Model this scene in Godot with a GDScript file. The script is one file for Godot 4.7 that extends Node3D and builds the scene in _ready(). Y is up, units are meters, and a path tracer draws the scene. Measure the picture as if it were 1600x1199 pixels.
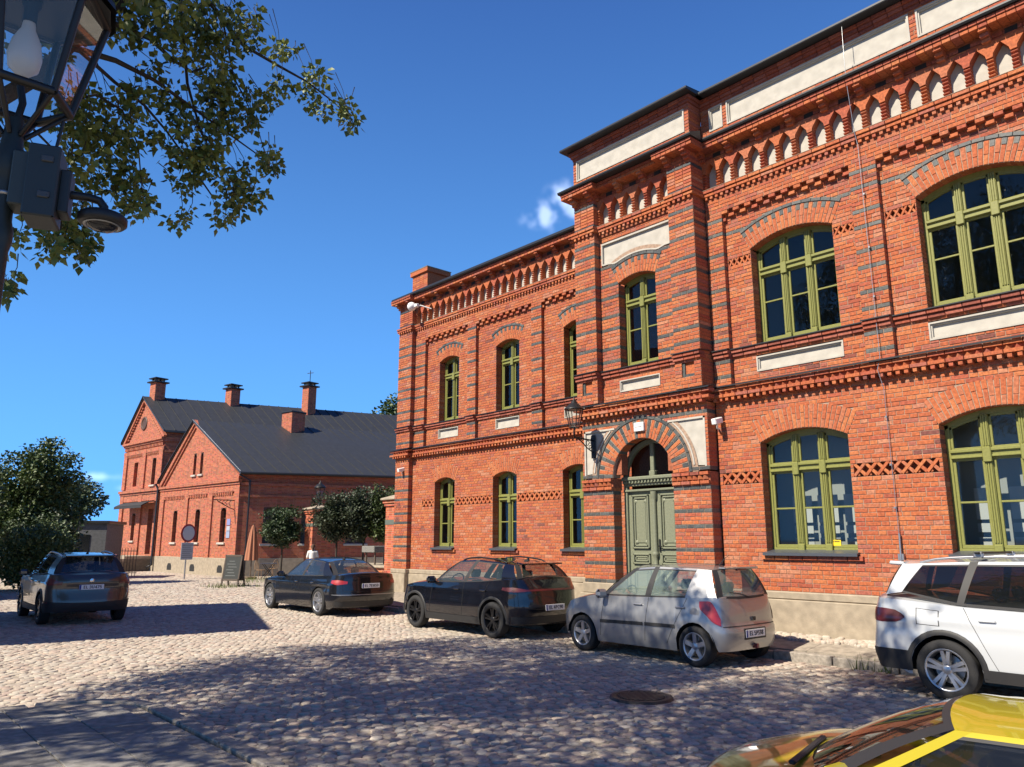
extends Node3D

const G := 0.075
const EYE := Vector3(0, 1.88, 0)
var rng := RandomNumberGenerator.new()
var M := {}
var kinds := {}
var used := {}

class MB:
	var v := PackedVector3Array()
	var n := PackedVector3Array()
	func tri(a: Vector3, b: Vector3, c: Vector3) -> void:
		var m := (b - a).cross(c - a).normalized()
		v.append(a); v.append(c); v.append(b)
		n.append(m); n.append(m); n.append(m)
	func trin(a: Vector3, b: Vector3, c: Vector3, na: Vector3, nb: Vector3, nc: Vector3) -> void:
		v.append(a); v.append(c); v.append(b)
		n.append(na); n.append(nc); n.append(nb)
	func quad(a: Vector3, b: Vector3, c: Vector3, d: Vector3) -> void:
		tri(a, b, c)
		tri(a, c, d)
	func box(lo: Vector3, hi: Vector3, t := Transform3D()) -> void:
		var p := []
		for i in 8:
			p.append(t * Vector3(hi.x if i & 1 else lo.x, hi.y if i & 2 else lo.y, hi.z if i & 4 else lo.z))
		quad(p[4], p[5], p[7], p[6]); quad(p[1], p[0], p[2], p[3])
		quad(p[5], p[1], p[3], p[7]); quad(p[0], p[4], p[6], p[2])
		quad(p[6], p[7], p[3], p[2]); quad(p[0], p[1], p[5], p[4])
	# a box whose edges are cut off by c
	func bevel(lo: Vector3, hi: Vector3, c: float, t := Transform3D()) -> void:
		var m := (lo + hi) / 2
		var h := (hi - lo) / 2
		for ax in 3:
			for s in [-1.0, 1.0]:
				var e1 := (ax + 1) % 3
				var e2 := (ax + 2) % 3
				var q := []
				for k in [[-1, -1], [1, -1], [1, 1], [-1, 1]]:
					var p := Vector3()
					p[ax] = s * h[ax]
					p[e1] = k[0] * (h[e1] - c)
					p[e2] = k[1] * (h[e2] - c)
					q.append(t * (m + p))
				if s > 0: quad(q[0], q[1], q[2], q[3])
				else: quad(q[3], q[2], q[1], q[0])
				if s > 0:
					for s2 in [-1.0, 1.0]:
						for pair in [[ax, e1, e2]]:
							var r := []
							for w in [-1.0, 1.0]:
								var p1 := Vector3(); p1[ax] = h[ax]; p1[e1] = s2 * (h[e1] - c); p1[e2] = w * (h[e2] - c)
								var p2 := Vector3(); p2[ax] = h[ax] - c; p2[e1] = s2 * h[e1]; p2[e2] = w * (h[e2] - c)
								r.append(t * (m + p1)); r.append(t * (m + p2))
							if s2 > 0: quad(r[0], r[1], r[3], r[2])
							else: quad(r[2], r[3], r[1], r[0])
				else:
					for s2 in [-1.0, 1.0]:
						var r := []
						for w in [-1.0, 1.0]:
							var p1 := Vector3(); p1[ax] = -h[ax]; p1[e1] = s2 * (h[e1] - c); p1[e2] = w * (h[e2] - c)
							var p2 := Vector3(); p2[ax] = -h[ax] + c; p2[e1] = s2 * h[e1]; p2[e2] = w * (h[e2] - c)
							r.append(t * (m + p1)); r.append(t * (m + p2))
						if s2 > 0: quad(r[2], r[3], r[1], r[0])
						else: quad(r[0], r[1], r[3], r[2])
	# rows of points; smooth; outside is to the side of (along row) x (to next row) unless flipped
	func grid(rows: Array, flip := false, ring := false) -> void:
		var R := rows.size()
		var C: int = rows[0].size()
		var nn := []
		for i in R:
			var line := PackedVector3Array()
			for j in C:
				var jl := j - 1 if j > 0 else (C - 2 if ring else 0)
				var jr := j + 1 if j < C - 1 else (1 if ring else C - 1)
				var du: Vector3 = rows[i][jr] - rows[i][jl]
				var dv: Vector3 = rows[mini(i + 1, R - 1)][j] - rows[maxi(i - 1, 0)][j]
				if du.length() < 1e-6:
					var k := mini(i + 1, R - 1) if i == 0 else maxi(i - 1, 0)
					du = rows[k][jr] - rows[k][jl]
				var m := du.cross(dv).normalized()
				line.append(-m if flip else m)
			nn.append(line)
		for i in R - 1:
			for j in C - 1:
				var a: Vector3 = rows[i][j]; var b: Vector3 = rows[i][j + 1]; var c: Vector3 = rows[i + 1][j + 1]; var d: Vector3 = rows[i + 1][j]
				if flip:
					trin(a, c, b, nn[i][j], nn[i + 1][j + 1], nn[i][j + 1]); trin(a, d, c, nn[i][j], nn[i + 1][j], nn[i + 1][j + 1])
				else:
					trin(a, b, c, nn[i][j], nn[i][j + 1], nn[i + 1][j + 1]); trin(a, c, d, nn[i][j], nn[i + 1][j + 1], nn[i + 1][j])
	func tube(path: Array, radii: Array, sides := 8, cap := true) -> void:
		var rows := []
		var side := Vector3.ZERO
		for i in path.size():
			var d: Vector3 = (path[mini(i + 1, path.size() - 1)] - path[maxi(i - 1, 0)]).normalized()
			if side == Vector3.ZERO:
				side = d.cross(Vector3.UP if absf(d.y) < 0.9 else Vector3.RIGHT).normalized()
			side = (side - d * side.dot(d)).normalized()
			var other := d.cross(side)
			var line := PackedVector3Array()
			var r: float = radii[mini(i, radii.size() - 1)]
			for k in sides + 1:
				var an := TAU * k / sides
				line.append(path[i] + side * cos(an) * r + other * sin(an) * r)
			rows.append(line)
		grid(rows, false, true)
		if cap:
			for k in sides:
				tri(path[0], rows[0][k + 1], rows[0][k])
				tri(path[-1], rows[-1][k], rows[-1][k + 1])
	# profile of Vector2(radius, height) turned round the y axis
	func lathe(profile: Array, sides := 16, t := Transform3D(), smooth := true) -> void:
		var rows := []
		for p in profile:
			var line := PackedVector3Array()
			for k in sides + 1:
				var an := -TAU * k / sides
				line.append(t * Vector3(p.x * cos(an), p.y, p.x * sin(an)))
			rows.append(line)
		if smooth:
			grid(rows, false, true)
		else:
			for i in rows.size() - 1:
				for k in sides:
					quad(rows[i][k], rows[i][k + 1], rows[i + 1][k + 1], rows[i + 1][k])
	# flat outline (x, y), counter-clockwise, pushed from z0 to z1
	func prism(pts: PackedVector2Array, z0: float, z1: float, t := Transform3D()) -> void:
		var ix := Geometry2D.triangulate_polygon(pts)
		var area := 0.0
		for i in pts.size():
			area += pts[i].cross(pts[(i + 1) % pts.size()])
		var o := pts
		if area < 0:
			o = pts.duplicate(); o.reverse()
			ix = Geometry2D.triangulate_polygon(o)
		for i in range(0, ix.size(), 3):
			var a := o[ix[i]]; var b := o[ix[i + 1]]; var c := o[ix[i + 2]]
			if (b - a).cross(c - a) < 0:
				var q := b; b = c; c = q
			tri(t * Vector3(a.x, a.y, z1), t * Vector3(b.x, b.y, z1), t * Vector3(c.x, c.y, z1))
			tri(t * Vector3(a.x, a.y, z0), t * Vector3(c.x, c.y, z0), t * Vector3(b.x, b.y, z0))
		for i in o.size():
			var a := o[i]; var b := o[(i + 1) % o.size()]
			quad(t * Vector3(a.x, a.y, z0), t * Vector3(b.x, b.y, z0), t * Vector3(b.x, b.y, z1), t * Vector3(a.x, a.y, z1))
	func mesh() -> ArrayMesh:
		var a := []
		a.resize(Mesh.ARRAY_MAX)
		a[Mesh.ARRAY_VERTEX] = v
		a[Mesh.ARRAY_NORMAL] = n
		var m := ArrayMesh.new()
		if v.size():
			m.add_surface_from_arrays(Mesh.PRIMITIVE_TRIANGLES, a)
		return m

func lin(r: float, g: float, b: float) -> Color:
	return Color(r, g, b)

func tex(freq: float, lo: float, hi: float, s: int, size := 512, octaves := 4, kind := FastNoiseLite.TYPE_SIMPLEX_SMOOTH) -> NoiseTexture2D:
	var f := FastNoiseLite.new()
	f.seed = s
	f.noise_type = kind
	f.frequency = freq
	f.fractal_octaves = octaves
	var t := NoiseTexture2D.new()
	t.width = size; t.height = size; t.seamless = true
	t.noise = f
	var g := Gradient.new()
	g.set_color(0, Color(lo, lo, lo)); g.set_color(1, Color(hi, hi, hi))
	t.color_ramp = g
	return t

func mat(c: Color, rough := 0.8, metal := 0.0, t: Texture2D = null, scale := 1.0, bump: Texture2D = null, depth := 0.3) -> StandardMaterial3D:
	var m := StandardMaterial3D.new()
	m.albedo_color = c.linear_to_srgb()
	m.roughness = rough
	m.metallic = metal
	if t or bump:
		m.uv1_triplanar = true
		m.uv1_world_triplanar = true
		m.uv1_scale = Vector3.ONE * scale
		m.albedo_texture = t
	if bump:
		m.heightmap_enabled = true
		m.heightmap_texture = bump
		m.heightmap_scale = depth
	return m

func glass(c: Color, alpha: float) -> StandardMaterial3D:
	var m := mat(c, 0.02)
	m.albedo_color.a = alpha
	m.transparency = BaseMaterial3D.TRANSPARENCY_ALPHA
	m.metallic_specular = 0.75
	return m

func numbered(called: String) -> String:
	used[called] = used.get(called, -1) + 1
	return called if used[called] == 0 else "%s_%03d" % [called, used[called]]

func thing(called: String, label: String, category: String, at := Vector3.ZERO, turn := 0.0, group := "") -> Node3D:
	var o := Node3D.new()
	o.name = numbered(called)
	add_child(o)
	o.position = at
	o.rotation.y = turn
	o.set_meta("label", label)
	o.set_meta("category", category)
	if group: o.set_meta("group", group)
	return o

func obj(called: String, b: MB, m: Material, parent: Node3D, at := Transform3D()) -> MeshInstance3D:
	var o := MeshInstance3D.new()
	o.name = called
	o.mesh = b.mesh()
	o.material_override = m
	parent.add_child(o, true)
	o.transform = at
	return o

func inst(called: String, mesh: Mesh, m: Material, parent: Node3D, at: Transform3D) -> MeshInstance3D:
	var o := MeshInstance3D.new()
	o.name = called
	o.mesh = mesh
	o.material_override = m
	parent.add_child(o, true)
	o.transform = at
	return o

func struct(called: String, b: MB, m: Material) -> MeshInstance3D:
	var o := obj(called, b, m, self)
	o.set_meta("kind", "structure")
	return o

func one(called: String, b: MB, m: Material, label: String, category: String, at := Transform3D(), group := "") -> MeshInstance3D:
	var o := obj(numbered(called), b, m, self, at)
	o.set_meta("label", label); o.set_meta("category", category)
	if group: o.set_meta("group", group)
	return o

# ---- many alike pieces: the largest in view become parts of their own, the rest one part
func kind(called: String, mesh: Mesh, tones: Array, base: StandardMaterial3D) -> void:
	var mats := []
	for c in tones:
		var m: StandardMaterial3D = base.duplicate()
		m.albedo_color = c.linear_to_srgb()
		mats.append(m)
	var vm: StandardMaterial3D = base.duplicate()
	vm.albedo_color = Color.WHITE
	vm.vertex_color_use_as_albedo = true
	kinds[called] = {"mesh": mesh, "tones": tones, "mats": mats, "vm": vm, "list": []}

func piece(called: String, t: Transform3D, tone: int) -> void:
	kinds[called].list.append([t, tone])

func flush(called: String, part: String, rest: String, parent: Node3D, limit := 300) -> void:
	var k: Dictionary = kinds[called]
	var look := Vector3(sin(deg_to_rad(41.8)), 0, -cos(deg_to_rad(41.8)))
	var order := []
	for i in k.list.size():
		var t: Transform3D = k.list[i][0]
		var p: Vector3 = parent.transform * t.origin - EYE
		var f := p.dot(look)
		var score := p.length()
		if f < 0.5 or absf(p.cross(look).y) > f * 0.63 or absf(p.y) > f * 0.72 or p.y / maxf(f, 0.1) < -0.28:
			score += 1000.0
		order.append([score / maxf(t.basis.x.length(), 0.05) ** 0.5, i])
	order.sort_custom(func(a, b): return a[0] < b[0])
	for q in mini(limit, order.size()):
		var e: Array = k.list[order[q][1]]
		inst(part, k.mesh, k.mats[e[1]], parent, e[0])
	if order.size() > limit:
		var mm := MultiMesh.new()
		mm.transform_format = MultiMesh.TRANSFORM_3D
		mm.use_colors = true
		mm.mesh = k.mesh
		mm.instance_count = order.size() - limit
		for q in range(limit, order.size()):
			var e: Array = k.list[order[q][1]]
			mm.set_instance_transform(q - limit, e[0])
			mm.set_instance_color(q - limit, k.tones[e[1]])
		var o := MultiMeshInstance3D.new()
		o.name = rest
		o.multimesh = mm
		o.material_override = k.vm
		o.set_meta("kind", "stuff")
		parent.add_child(o, true)
	k.list.clear()

func P(x: float, y: float, z: float) -> Transform3D:
	return Transform3D(Basis(), Vector3(x, y, z))

func _ready() -> void:
	rng.seed = 7
	# ---- camera, sky, sun, exposure
	var cam = Camera3D.new()
	cam.name = "camera"
	cam.fov = 2 * rad_to_deg(atan(599.5 / 1200.0))
	cam.near = 0.05
	cam.far = 2500
	add_child(cam)
	cam.position = EYE
	cam.rotation_degrees = Vector3(11.6, -41.8, 0)
	cam.current = true
	var env = Environment.new()
	env.background_mode = Environment.BG_SKY
	var sm = ProceduralSkyMaterial.new()
	sm.sky_top_color = Color(0.122, 0.221, 0.46)
	sm.sky_horizon_color = Color(0.375, 0.64, 0.91)
	sm.sky_curve = 0.3
	sm.sky_energy_multiplier = 1.0
	sm.ground_bottom_color = Color(0.30, 0.28, 0.25)
	sm.ground_horizon_color = Color(0.5, 0.55, 0.6)
	sm.sun_angle_max = 6.0
	sm.sky_cover = cloud_cover()
	sm.sky_cover_modulate = Color(1, 1, 1, 1)
	var sky = Sky.new()
	sky.sky_material = sm
	env.sky = sky
	env.tonemap_mode = Environment.TONE_MAPPER_LINEAR
	env.tonemap_exposure = 1.85
	env.sdfgi_enabled = true
	env.ssao_enabled = true
	env.ssil_enabled = true
	var we = WorldEnvironment.new()
	we.name = "world"
	we.environment = env
	add_child(we)
	var sun = DirectionalLight3D.new()
	sun.name = "sun"
	sun.light_energy = 1.6
	sun.light_color = Color(1.0, 0.955, 0.88)
	sun.light_angular_distance = 0.5
	sun.shadow_enabled = true
	add_child(sun)
	sun.look_at_from_position(Vector3.ZERO, Vector3(1.0, -1.05, 0.15), Vector3.UP)
	materials()
	ground()
	townhouse()
	cafe()
	hidden_house()
	trees()
	cars()
	street_things()
	print("built in ", Time.get_ticks_msec())

func cloud_cover() -> ImageTexture:
	var w = 2048
	var h = 1024
	var im = Image.create(w, h, false, Image.FORMAT_RGBA8)
	im.fill(Color(1, 1, 1, 0))
	var f = FastNoiseLite.new()
	f.seed = 3; f.frequency = 0.045; f.fractal_octaves = 5
	# small white puffs: direction, half size in degrees
	for c in [[44.6, 24.0, 1.7, 1.0, 0.42], [46.2, 24.9, 1.6, 1.2, 0.5], [47.5, 23.8, 1.8, 1.2, 0.4], [13.6, 4.2, 1.6, 0.25, 0.35], [16.0, 3.4, 1.3, 0.2, 0.3], [-120.0, 30.0, 9.0, 3.5, 0.6], [150.0, 22.0, 12.0, 3.0, 0.5]]:
		var x0 = int(c[0] / 360.0 * w)
		var y0 = int((90.0 - c[1]) / 180.0 * h)
		var rx = int(c[2] / 360.0 * w * 1.6) + 2
		var ry = int(c[3] / 180.0 * h * 1.6) + 2
		for y in range(y0 - ry, y0 + ry):
			for x in range(x0 - rx, x0 + rx):
				var d = Vector2((x - x0) / (c[2] / 360.0 * w), (y - y0) / (c[3] / 180.0 * h)).length()
				var a = clampf((1.05 - d) * 1.1 + f.get_noise_2d(x * 2.2, y * 2.2) * 1.5, 0.0, 1.0) * c[4] * clampf(1.6 - d, 0.0, 1.0)
				var px = posmod(x, w)
				if a > im.get_pixel(px, y).a:
					im.set_pixel(px, y, Color(0.86, 0.88, 0.92, minf(a, 1.0)))
	return ImageTexture.create_from_image(im)

func materials() -> void:
	var grain = tex(0.03, 0.72, 1.0, 11)
	var fine = tex(0.12, 0.2, 0.8, 12)
	var blotch = tex(0.008, 0.78, 1.0, 13, 512, 3)
	M.grain = grain; M.fine = fine; M.blotch = blotch
	M.brick = mat(lin(0.4, 0.13, 0.06), 0.88, 0.0, grain, 1.1, fine, 0.25)
	M.mortar = mat(lin(0.42, 0.29, 0.21), 0.95, 0.0, grain, 0.9, fine, 0.3)
	M.mortar_brick = mat(lin(0.38, 0.12, 0.06), 0.95, 0.0, grain, 0.9, fine, 0.3)
	M.plaster = mat(lin(0.45, 0.425, 0.375), 0.9, 0.0, tex(0.008, 0.9, 1.0, 14, 512, 3), 0.9, fine, 0.12)
	M.concrete = mat(lin(0.37, 0.31, 0.23), 0.95, 0.0, tex(0.012, 0.82, 1.0, 21, 512, 5), 0.6, fine, 0.3)
	M.sheet = mat(lin(0.035, 0.037, 0.042), 0.45, 0.5)
	M.sill = mat(lin(0.10, 0.11, 0.125), 0.4, 0.5)
	M.green = mat(lin(0.215, 0.22, 0.058), 0.42, 0.0, tex(0.05, 0.88, 1.0, 31), 0.8)
	M.door = mat(lin(0.20, 0.215, 0.145), 0.5, 0.0, tex(0.05, 0.85, 1.0, 32), 0.8)
	M.pane = glass(lin(0.012, 0.018, 0.022), 0.05)
	M.pane.metallic_specular = 1.0
	M.room = mat(lin(0.13, 0.135, 0.13), 0.9)
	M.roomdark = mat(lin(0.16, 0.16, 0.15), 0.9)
	M.blind = mat(lin(0.30, 0.34, 0.32), 0.8)
	M.film = mat(lin(0.20, 0.23, 0.21), 0.8)
	M.recess = M.brick
	M.dark = mat(lin(0.012, 0.012, 0.012), 0.8)
	M.black_metal = mat(lin(0.014, 0.015, 0.016), 0.45, 0.3)
	M.white_plastic = mat(lin(0.75, 0.75, 0.73), 0.4)
	M.steel = mat(lin(0.35, 0.36, 0.37), 0.4, 0.8)
	M.roof = mat(lin(0.048, 0.052, 0.058), 0.5, 0.35, tex(0.02, 0.85, 1.0, 41), 0.3)
	M.sand = mat(lin(0.50, 0.43, 0.34), 0.98, 0.0, tex(0.02, 0.6, 1.0, 51, 512, 5), 0.7, fine, 0.8)
	M.earth = mat(lin(0.30, 0.265, 0.20), 0.98, 0.0, tex(0.006, 0.55, 1.0, 52, 512, 5), 0.08)
	M.slab = mat(lin(0.26, 0.245, 0.22), 0.95, 0.0, tex(0.02, 0.72, 1.0, 53, 512, 5), 0.8, fine, 0.3)
	M.pave = mat(lin(0.37, 0.32, 0.255), 0.95, 0.0, tex(0.02, 0.7, 1.0, 54, 512, 5), 0.5, fine, 0.4)
	M.kerb = mat(lin(0.36, 0.32, 0.27), 0.95, 0.0, grain, 0.8, fine, 0.5)
	M.bark = mat(lin(0.055, 0.045, 0.035), 0.95, 0.0, grain, 2.0, fine, 1.0)
	# unit brick: front face on z = 0, going back to z = -1
	var b = MB.new()
	var cx = 0.016; var cy = 0.06; var cz = 0.06
	var f0 = [Vector3(-0.5 + cx, -0.5 + cy, 0), Vector3(0.5 - cx, -0.5 + cy, 0), Vector3(0.5 - cx, 0.5 - cy, 0), Vector3(-0.5 + cx, 0.5 - cy, 0)]
	var f1 = [Vector3(-0.5, -0.5, -cz), Vector3(0.5, -0.5, -cz), Vector3(0.5, 0.5, -cz), Vector3(-0.5, 0.5, -cz)]
	var f2 = [Vector3(-0.5, -0.5, -1), Vector3(0.5, -0.5, -1), Vector3(0.5, 0.5, -1), Vector3(-0.5, 0.5, -1)]
	b.quad(f0[0], f0[1], f0[2], f0[3])
	for i in 4:
		var j = (i + 1) % 4
		b.quad(f1[i], f1[j], f0[j], f0[i])
		b.quad(f2[i], f2[j], f1[j], f1[i])
	M.unit_brick = b.mesh()
	var tones = [lin(0.517, 0.138, 0.047), lin(0.462, 0.117, 0.045), lin(0.440, 0.102, 0.049), lin(0.374, 0.087, 0.044), lin(0.495, 0.158, 0.073), lin(0.550, 0.173, 0.061), lin(0.286, 0.076, 0.049), lin(0.220, 0.071, 0.054), lin(0.407, 0.122, 0.078), lin(0.484, 0.122, 0.044), lin(0.54, 0.22, 0.12), lin(0.50, 0.19, 0.11)]
	M.tones = tones
	kind("brick", M.unit_brick, tones, M.brick)
	kind("dark", M.unit_brick, [lin(0.085, 0.095, 0.092), lin(0.07, 0.078, 0.08), lin(0.115, 0.125, 0.12), lin(0.095, 0.095, 0.088)], mat(lin(0.07, 0.07, 0.07), 0.5, 0.0, grain, 1.1, fine, 0.15))
	kind("dentil", M.unit_brick, tones, M.brick)
	kind("corbel", M.unit_brick, tones, M.brick)
	kind("arch", M.unit_brick, tones, M.brick)
	kind("lattice", M.unit_brick, tones, M.brick)
	kind("saw", M.unit_brick, tones, M.brick)

var patches: FastNoiseLite

func tone(a := 0.0, v := 0.0) -> int:
	# bricks of one firing lie together: the mix drifts over the wall
	if patches == null:
		patches = FastNoiseLite.new()
		patches.seed = 23
		patches.frequency = 0.45
	var r = clampf(rng.randf() * 0.8 + 0.1 + patches.get_noise_2d(a, v * 1.6) * 0.45, 0.0, 1.0)
	if r < 0.16: return [10, 11, 5][rng.randi() % 3]
	if r < 0.66: return [0, 1, 9, 5, 4, 0][rng.randi() % 6]
	if r < 0.86: return [1, 2, 2, 8][rng.randi() % 4]
	if r < 0.97: return [2, 3, 8][rng.randi() % 3]
	return [6, 7, 3][rng.randi() % 3]

# ------------------------------------------------------------------ brick laying
func bat(k: String, a: float, v: float, w: float, l: float, h: float, d: float, tn := -1, rot := 0.0) -> void:
	var jig = rng.randf_range(-0.0025, 0.0025)
	var b = Basis(Vector3(0, 0, 1), rot + rng.randf_range(-0.004, 0.004)) * Basis(Vector3(0, 1, 0), rng.randf_range(-0.006, 0.006)) * Basis.from_scale(Vector3(l, h, d))
	piece(k, Transform3D(b, Vector3(a, v, w + jig)), tone(a, v) if tn < 0 else tn)

func hole(c: float, hw: float, bot: float, spr: float, rise: float, ring: float) -> Dictionary:
	var r = (hw * hw + rise * rise) / (2 * rise)
	return {"c": c, "hw": hw, "bot": bot, "spr": spr, "r": r, "cv": spr + rise - r, "ring": ring, "th": asin(minf(1.0, hw / r)), "top": spr + rise}

func half_at(h: Dictionary, v: float) -> float:
	if v < h.bot: return 0.0
	if v <= h.spr: return h.hw
	var dy: float = v - h.cv
	var o: float = h.r + h.ring
	if dy >= o: return 0.0
	var x = sqrt(o * o - dy * dy)
	if h.th < 1.5: x = minf(x, dy * tan(h.th))
	return x

func lay(mo: MB, a0: float, a1: float, v0: float, v1: float, w: float, holes := [], rects := [], bands := [], deep_l := 0.0, deep_r := 0.0) -> void:
	var k0 = int(ceil((v0 - 1.0) / G - 0.01))
	var k1 = int(floor((v1 - 1.0) / G + 0.01))
	for k in range(k0, k1):
		var v = 1.0 + k * G
		var vm = v + G / 2
		var dark = false
		for b in bands:
			if absf(vm - b) < G * 0.5: dark = true
		var iv = [[a0, a1, deep_l, deep_r]]
		var cuts = []
		for h in holes:
			var x = half_at(h, vm)
			if x > 0: cuts.append([h.c - x, h.c + x, 0.27 if vm < h.spr else 0.1])
		for r in rects:
			if vm > r[2] and vm < r[3]: cuts.append([r[0], r[1], 0.12])
		for c in cuts:
			var nx = []
			for i in iv:
				if c[1] <= i[0] or c[0] >= i[1]:
					nx.append(i); continue
				if c[0] > i[0] + 0.01: nx.append([i[0], c[0], i[2], c[2]])
				if c[1] < i[1] - 0.01: nx.append([c[1], i[1], c[2], i[3]])
			iv = nx
		for i in iv:
			mo.quad(Vector3(i[0], v, w - 0.009), Vector3(i[1], v, w - 0.009), Vector3(i[1], v + G, w - 0.009), Vector3(i[0], v + G, w - 0.009))
			if i[2] > 0.02: mo.quad(Vector3(i[0] + 0.009, v, w - i[2]), Vector3(i[0] + 0.009, v, w - 0.009), Vector3(i[0] + 0.009, v + G, w - 0.009), Vector3(i[0] + 0.009, v + G, w - i[2]))
			if i[3] > 0.02: mo.quad(Vector3(i[1] - 0.009, v, w - 0.009), Vector3(i[1] - 0.009, v, w - i[3]), Vector3(i[1] - 0.009, v + G, w - i[3]), Vector3(i[1] - 0.009, v + G, w - 0.009))
			var edges = [i[0]]
			var x = floorf((i[0] - 30.0) / 0.405) * 0.405 + fmod(k * 0.2025 + (k / 2 % 2) * 0.0675, 0.405) - 0.81
			var n = 0
			while x < i[1]:
				x += 0.27 if n % 2 == 0 else 0.135
				n += 1
				if x > i[0] + 0.05 and x < i[1] - 0.05: edges.append(x + rng.randf_range(-0.006, 0.006))
			edges.append(i[1])
			for e in edges.size() - 1:
				var l: float = edges[e + 1] - edges[e]
				var d = 0.07
				if e == 0: d = maxf(d, i[2])
				if e == edges.size() - 2: d = maxf(d, i[3])
				var j0 = 0.005 if e > 0 else 0.0
				var j1 = 0.005 if e < edges.size() - 2 else 0.0
				bat("dark" if dark else "brick", edges[e] + (l + j0 - j1) / 2, vm, w, l - j0 - j1, G - 0.0095, d, rng.randi() % 4 if dark else -1)

# bricks set on edge round an opening; style 0 plain, 1 with dark tips and a dark course above, 2 striped portal
func arch(mo: MB, h: Dictionary, w: float, style: int) -> void:
	var n = int(round(2 * h.th * (h.r + 0.1) / 0.078))
	var ring: float = h.ring - (0.075 if style > 0 else 0.0)
	for i in n:
		var t0: float = -h.th + 2 * h.th * i / n
		var t1: float = -h.th + 2 * h.th * (i + 1) / n
		var p = []
		for q in [[h.r, t0], [h.r, t1], [h.r + h.ring, t1], [h.r + h.ring, t0]]:
			p.append(Vector3(h.c + q[0] * sin(q[1]), h.cv + q[0] * cos(q[1]), w - 0.008))
		mo.quad(p[0], p[1], p[2], p[3])
		var ext = []
		var t2: float = t0 - (0.09 if i == 0 and h.th < 1.5 else 0.0)
		var t3: float = t1 + (0.09 if i == n - 1 and h.th < 1.5 else 0.0)
		for q in [[h.r + 0.05, t2], [h.r + 0.05, t3], [h.r + h.ring + 0.14, t3], [h.r + h.ring + 0.14, t2]]:
			ext.append(Vector3(h.c + q[0] * sin(q[1]), h.cv + q[0] * cos(q[1]), w - 0.0125))
		mo.quad(ext[0], ext[1], ext[2], ext[3])
		mo.quad(p[0] + Vector3(0, 0.009, -0.25), p[1] + Vector3(0, 0.009, -0.25), p[1] + Vector3(0, 0.009, 0), p[0] + Vector3(0, 0.009, 0))
		var tm = (t0 + t1) / 2
		var cut = [0.0, ring]
		if ring > 0.3: cut = [0.0, ring * (0.36 if i % 2 else 0.64), ring]
		if style == 1: cut = [0.0, ring * (0.42 if i % 2 else 0.72), ring] if i % 2 == 0 or ring > 0.3 else [0.0, ring]
		var wid: float = 2 * h.th * h.r / n - 0.008
		for c in cut.size() - 1:
			var r0: float = h.r + cut[c]
			var r1: float = h.r + cut[c + 1]
			var rm = (r0 + r1) / 2
			var ww = wid * (1.0 + 0.8 * (rm - h.r) / h.r)
			var dk = style == 1 and i % 2 == 0 and c == cut.size() - 2
			if style == 2:
				dk = (i % 4 == 0) or (i % 4 == 2 and c == cut.size() - 2)
			var tn = rng.randi() % 4 if dk else [0, 5, 9, 4, 1, 0][rng.randi() % 6]
			bat("dark" if dk else "arch", h.c + rm * sin(tm), h.cv + rm * cos(tm), w + 0.002, r1 - r0 - 0.008, ww, 0.26 if c == 0 else 0.08, tn, PI / 2 - tm)
	if style > 0:
		var m = int(round(2 * h.th * (h.r + h.ring) / 0.2))
		for i in m:
			var tm: float = -h.th + 2 * h.th * (i + 0.5) / m
			var rm: float = h.r + h.ring - 0.034
			bat("dark", h.c + rm * sin(tm), h.cv + rm * cos(tm), w + 0.012, 2 * h.th * rm / m - 0.008, 0.064, 0.08, rng.randi() % 4, -tm)

func lattice(th: Node3D, a0: float, a1: float, v0: float, v1: float, w: float, n: int) -> void:
	var b = MB.new()
	b.quad(Vector3(a0, v0, w - 0.12), Vector3(a1, v0, w - 0.12), Vector3(a1, v1, w - 0.12), Vector3(a0, v1, w - 0.12))
	b.quad(Vector3(a0, v0, w - 0.12), Vector3(a0, v0, w - 0.01), Vector3(a1, v0, w - 0.01), Vector3(a1, v0, w - 0.12))
	b.quad(Vector3(a0, v1, w - 0.01), Vector3(a0, v1, w - 0.12), Vector3(a1, v1, w - 0.12), Vector3(a1, v1, w - 0.01))
	b.quad(Vector3(a0, v0, w - 0.01), Vector3(a0, v0, w - 0.12), Vector3(a0, v1, w - 0.12), Vector3(a0, v1, w - 0.01))
	b.quad(Vector3(a1, v0, w - 0.12), Vector3(a1, v0, w - 0.01), Vector3(a1, v1, w - 0.01), Vector3(a1, v1, w - 0.12))
	obj("lattice_recess", b, M.recess, th)
	var p = (a1 - a0) / n
	var hh = v1 - v0
	for i in n:
		for s in [-1, 1]:
			var an = atan2(hh, p * 1.0) * s
			bat("lattice", a0 + (i + 0.5) * p, (v0 + v1) / 2, w - (0.006 if s > 0 else 0.012), sqrt(hh * hh + p * p) * 0.97, 0.05 if hh > 0.21 else 0.036, 0.05, [0, 5, 9, 4][rng.randi() % 4], an)

func fsm(h: Dictionary, d: float) -> float:
	return h.cv + sqrt(maxf(0.0, h.r * h.r - d * d))

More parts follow.
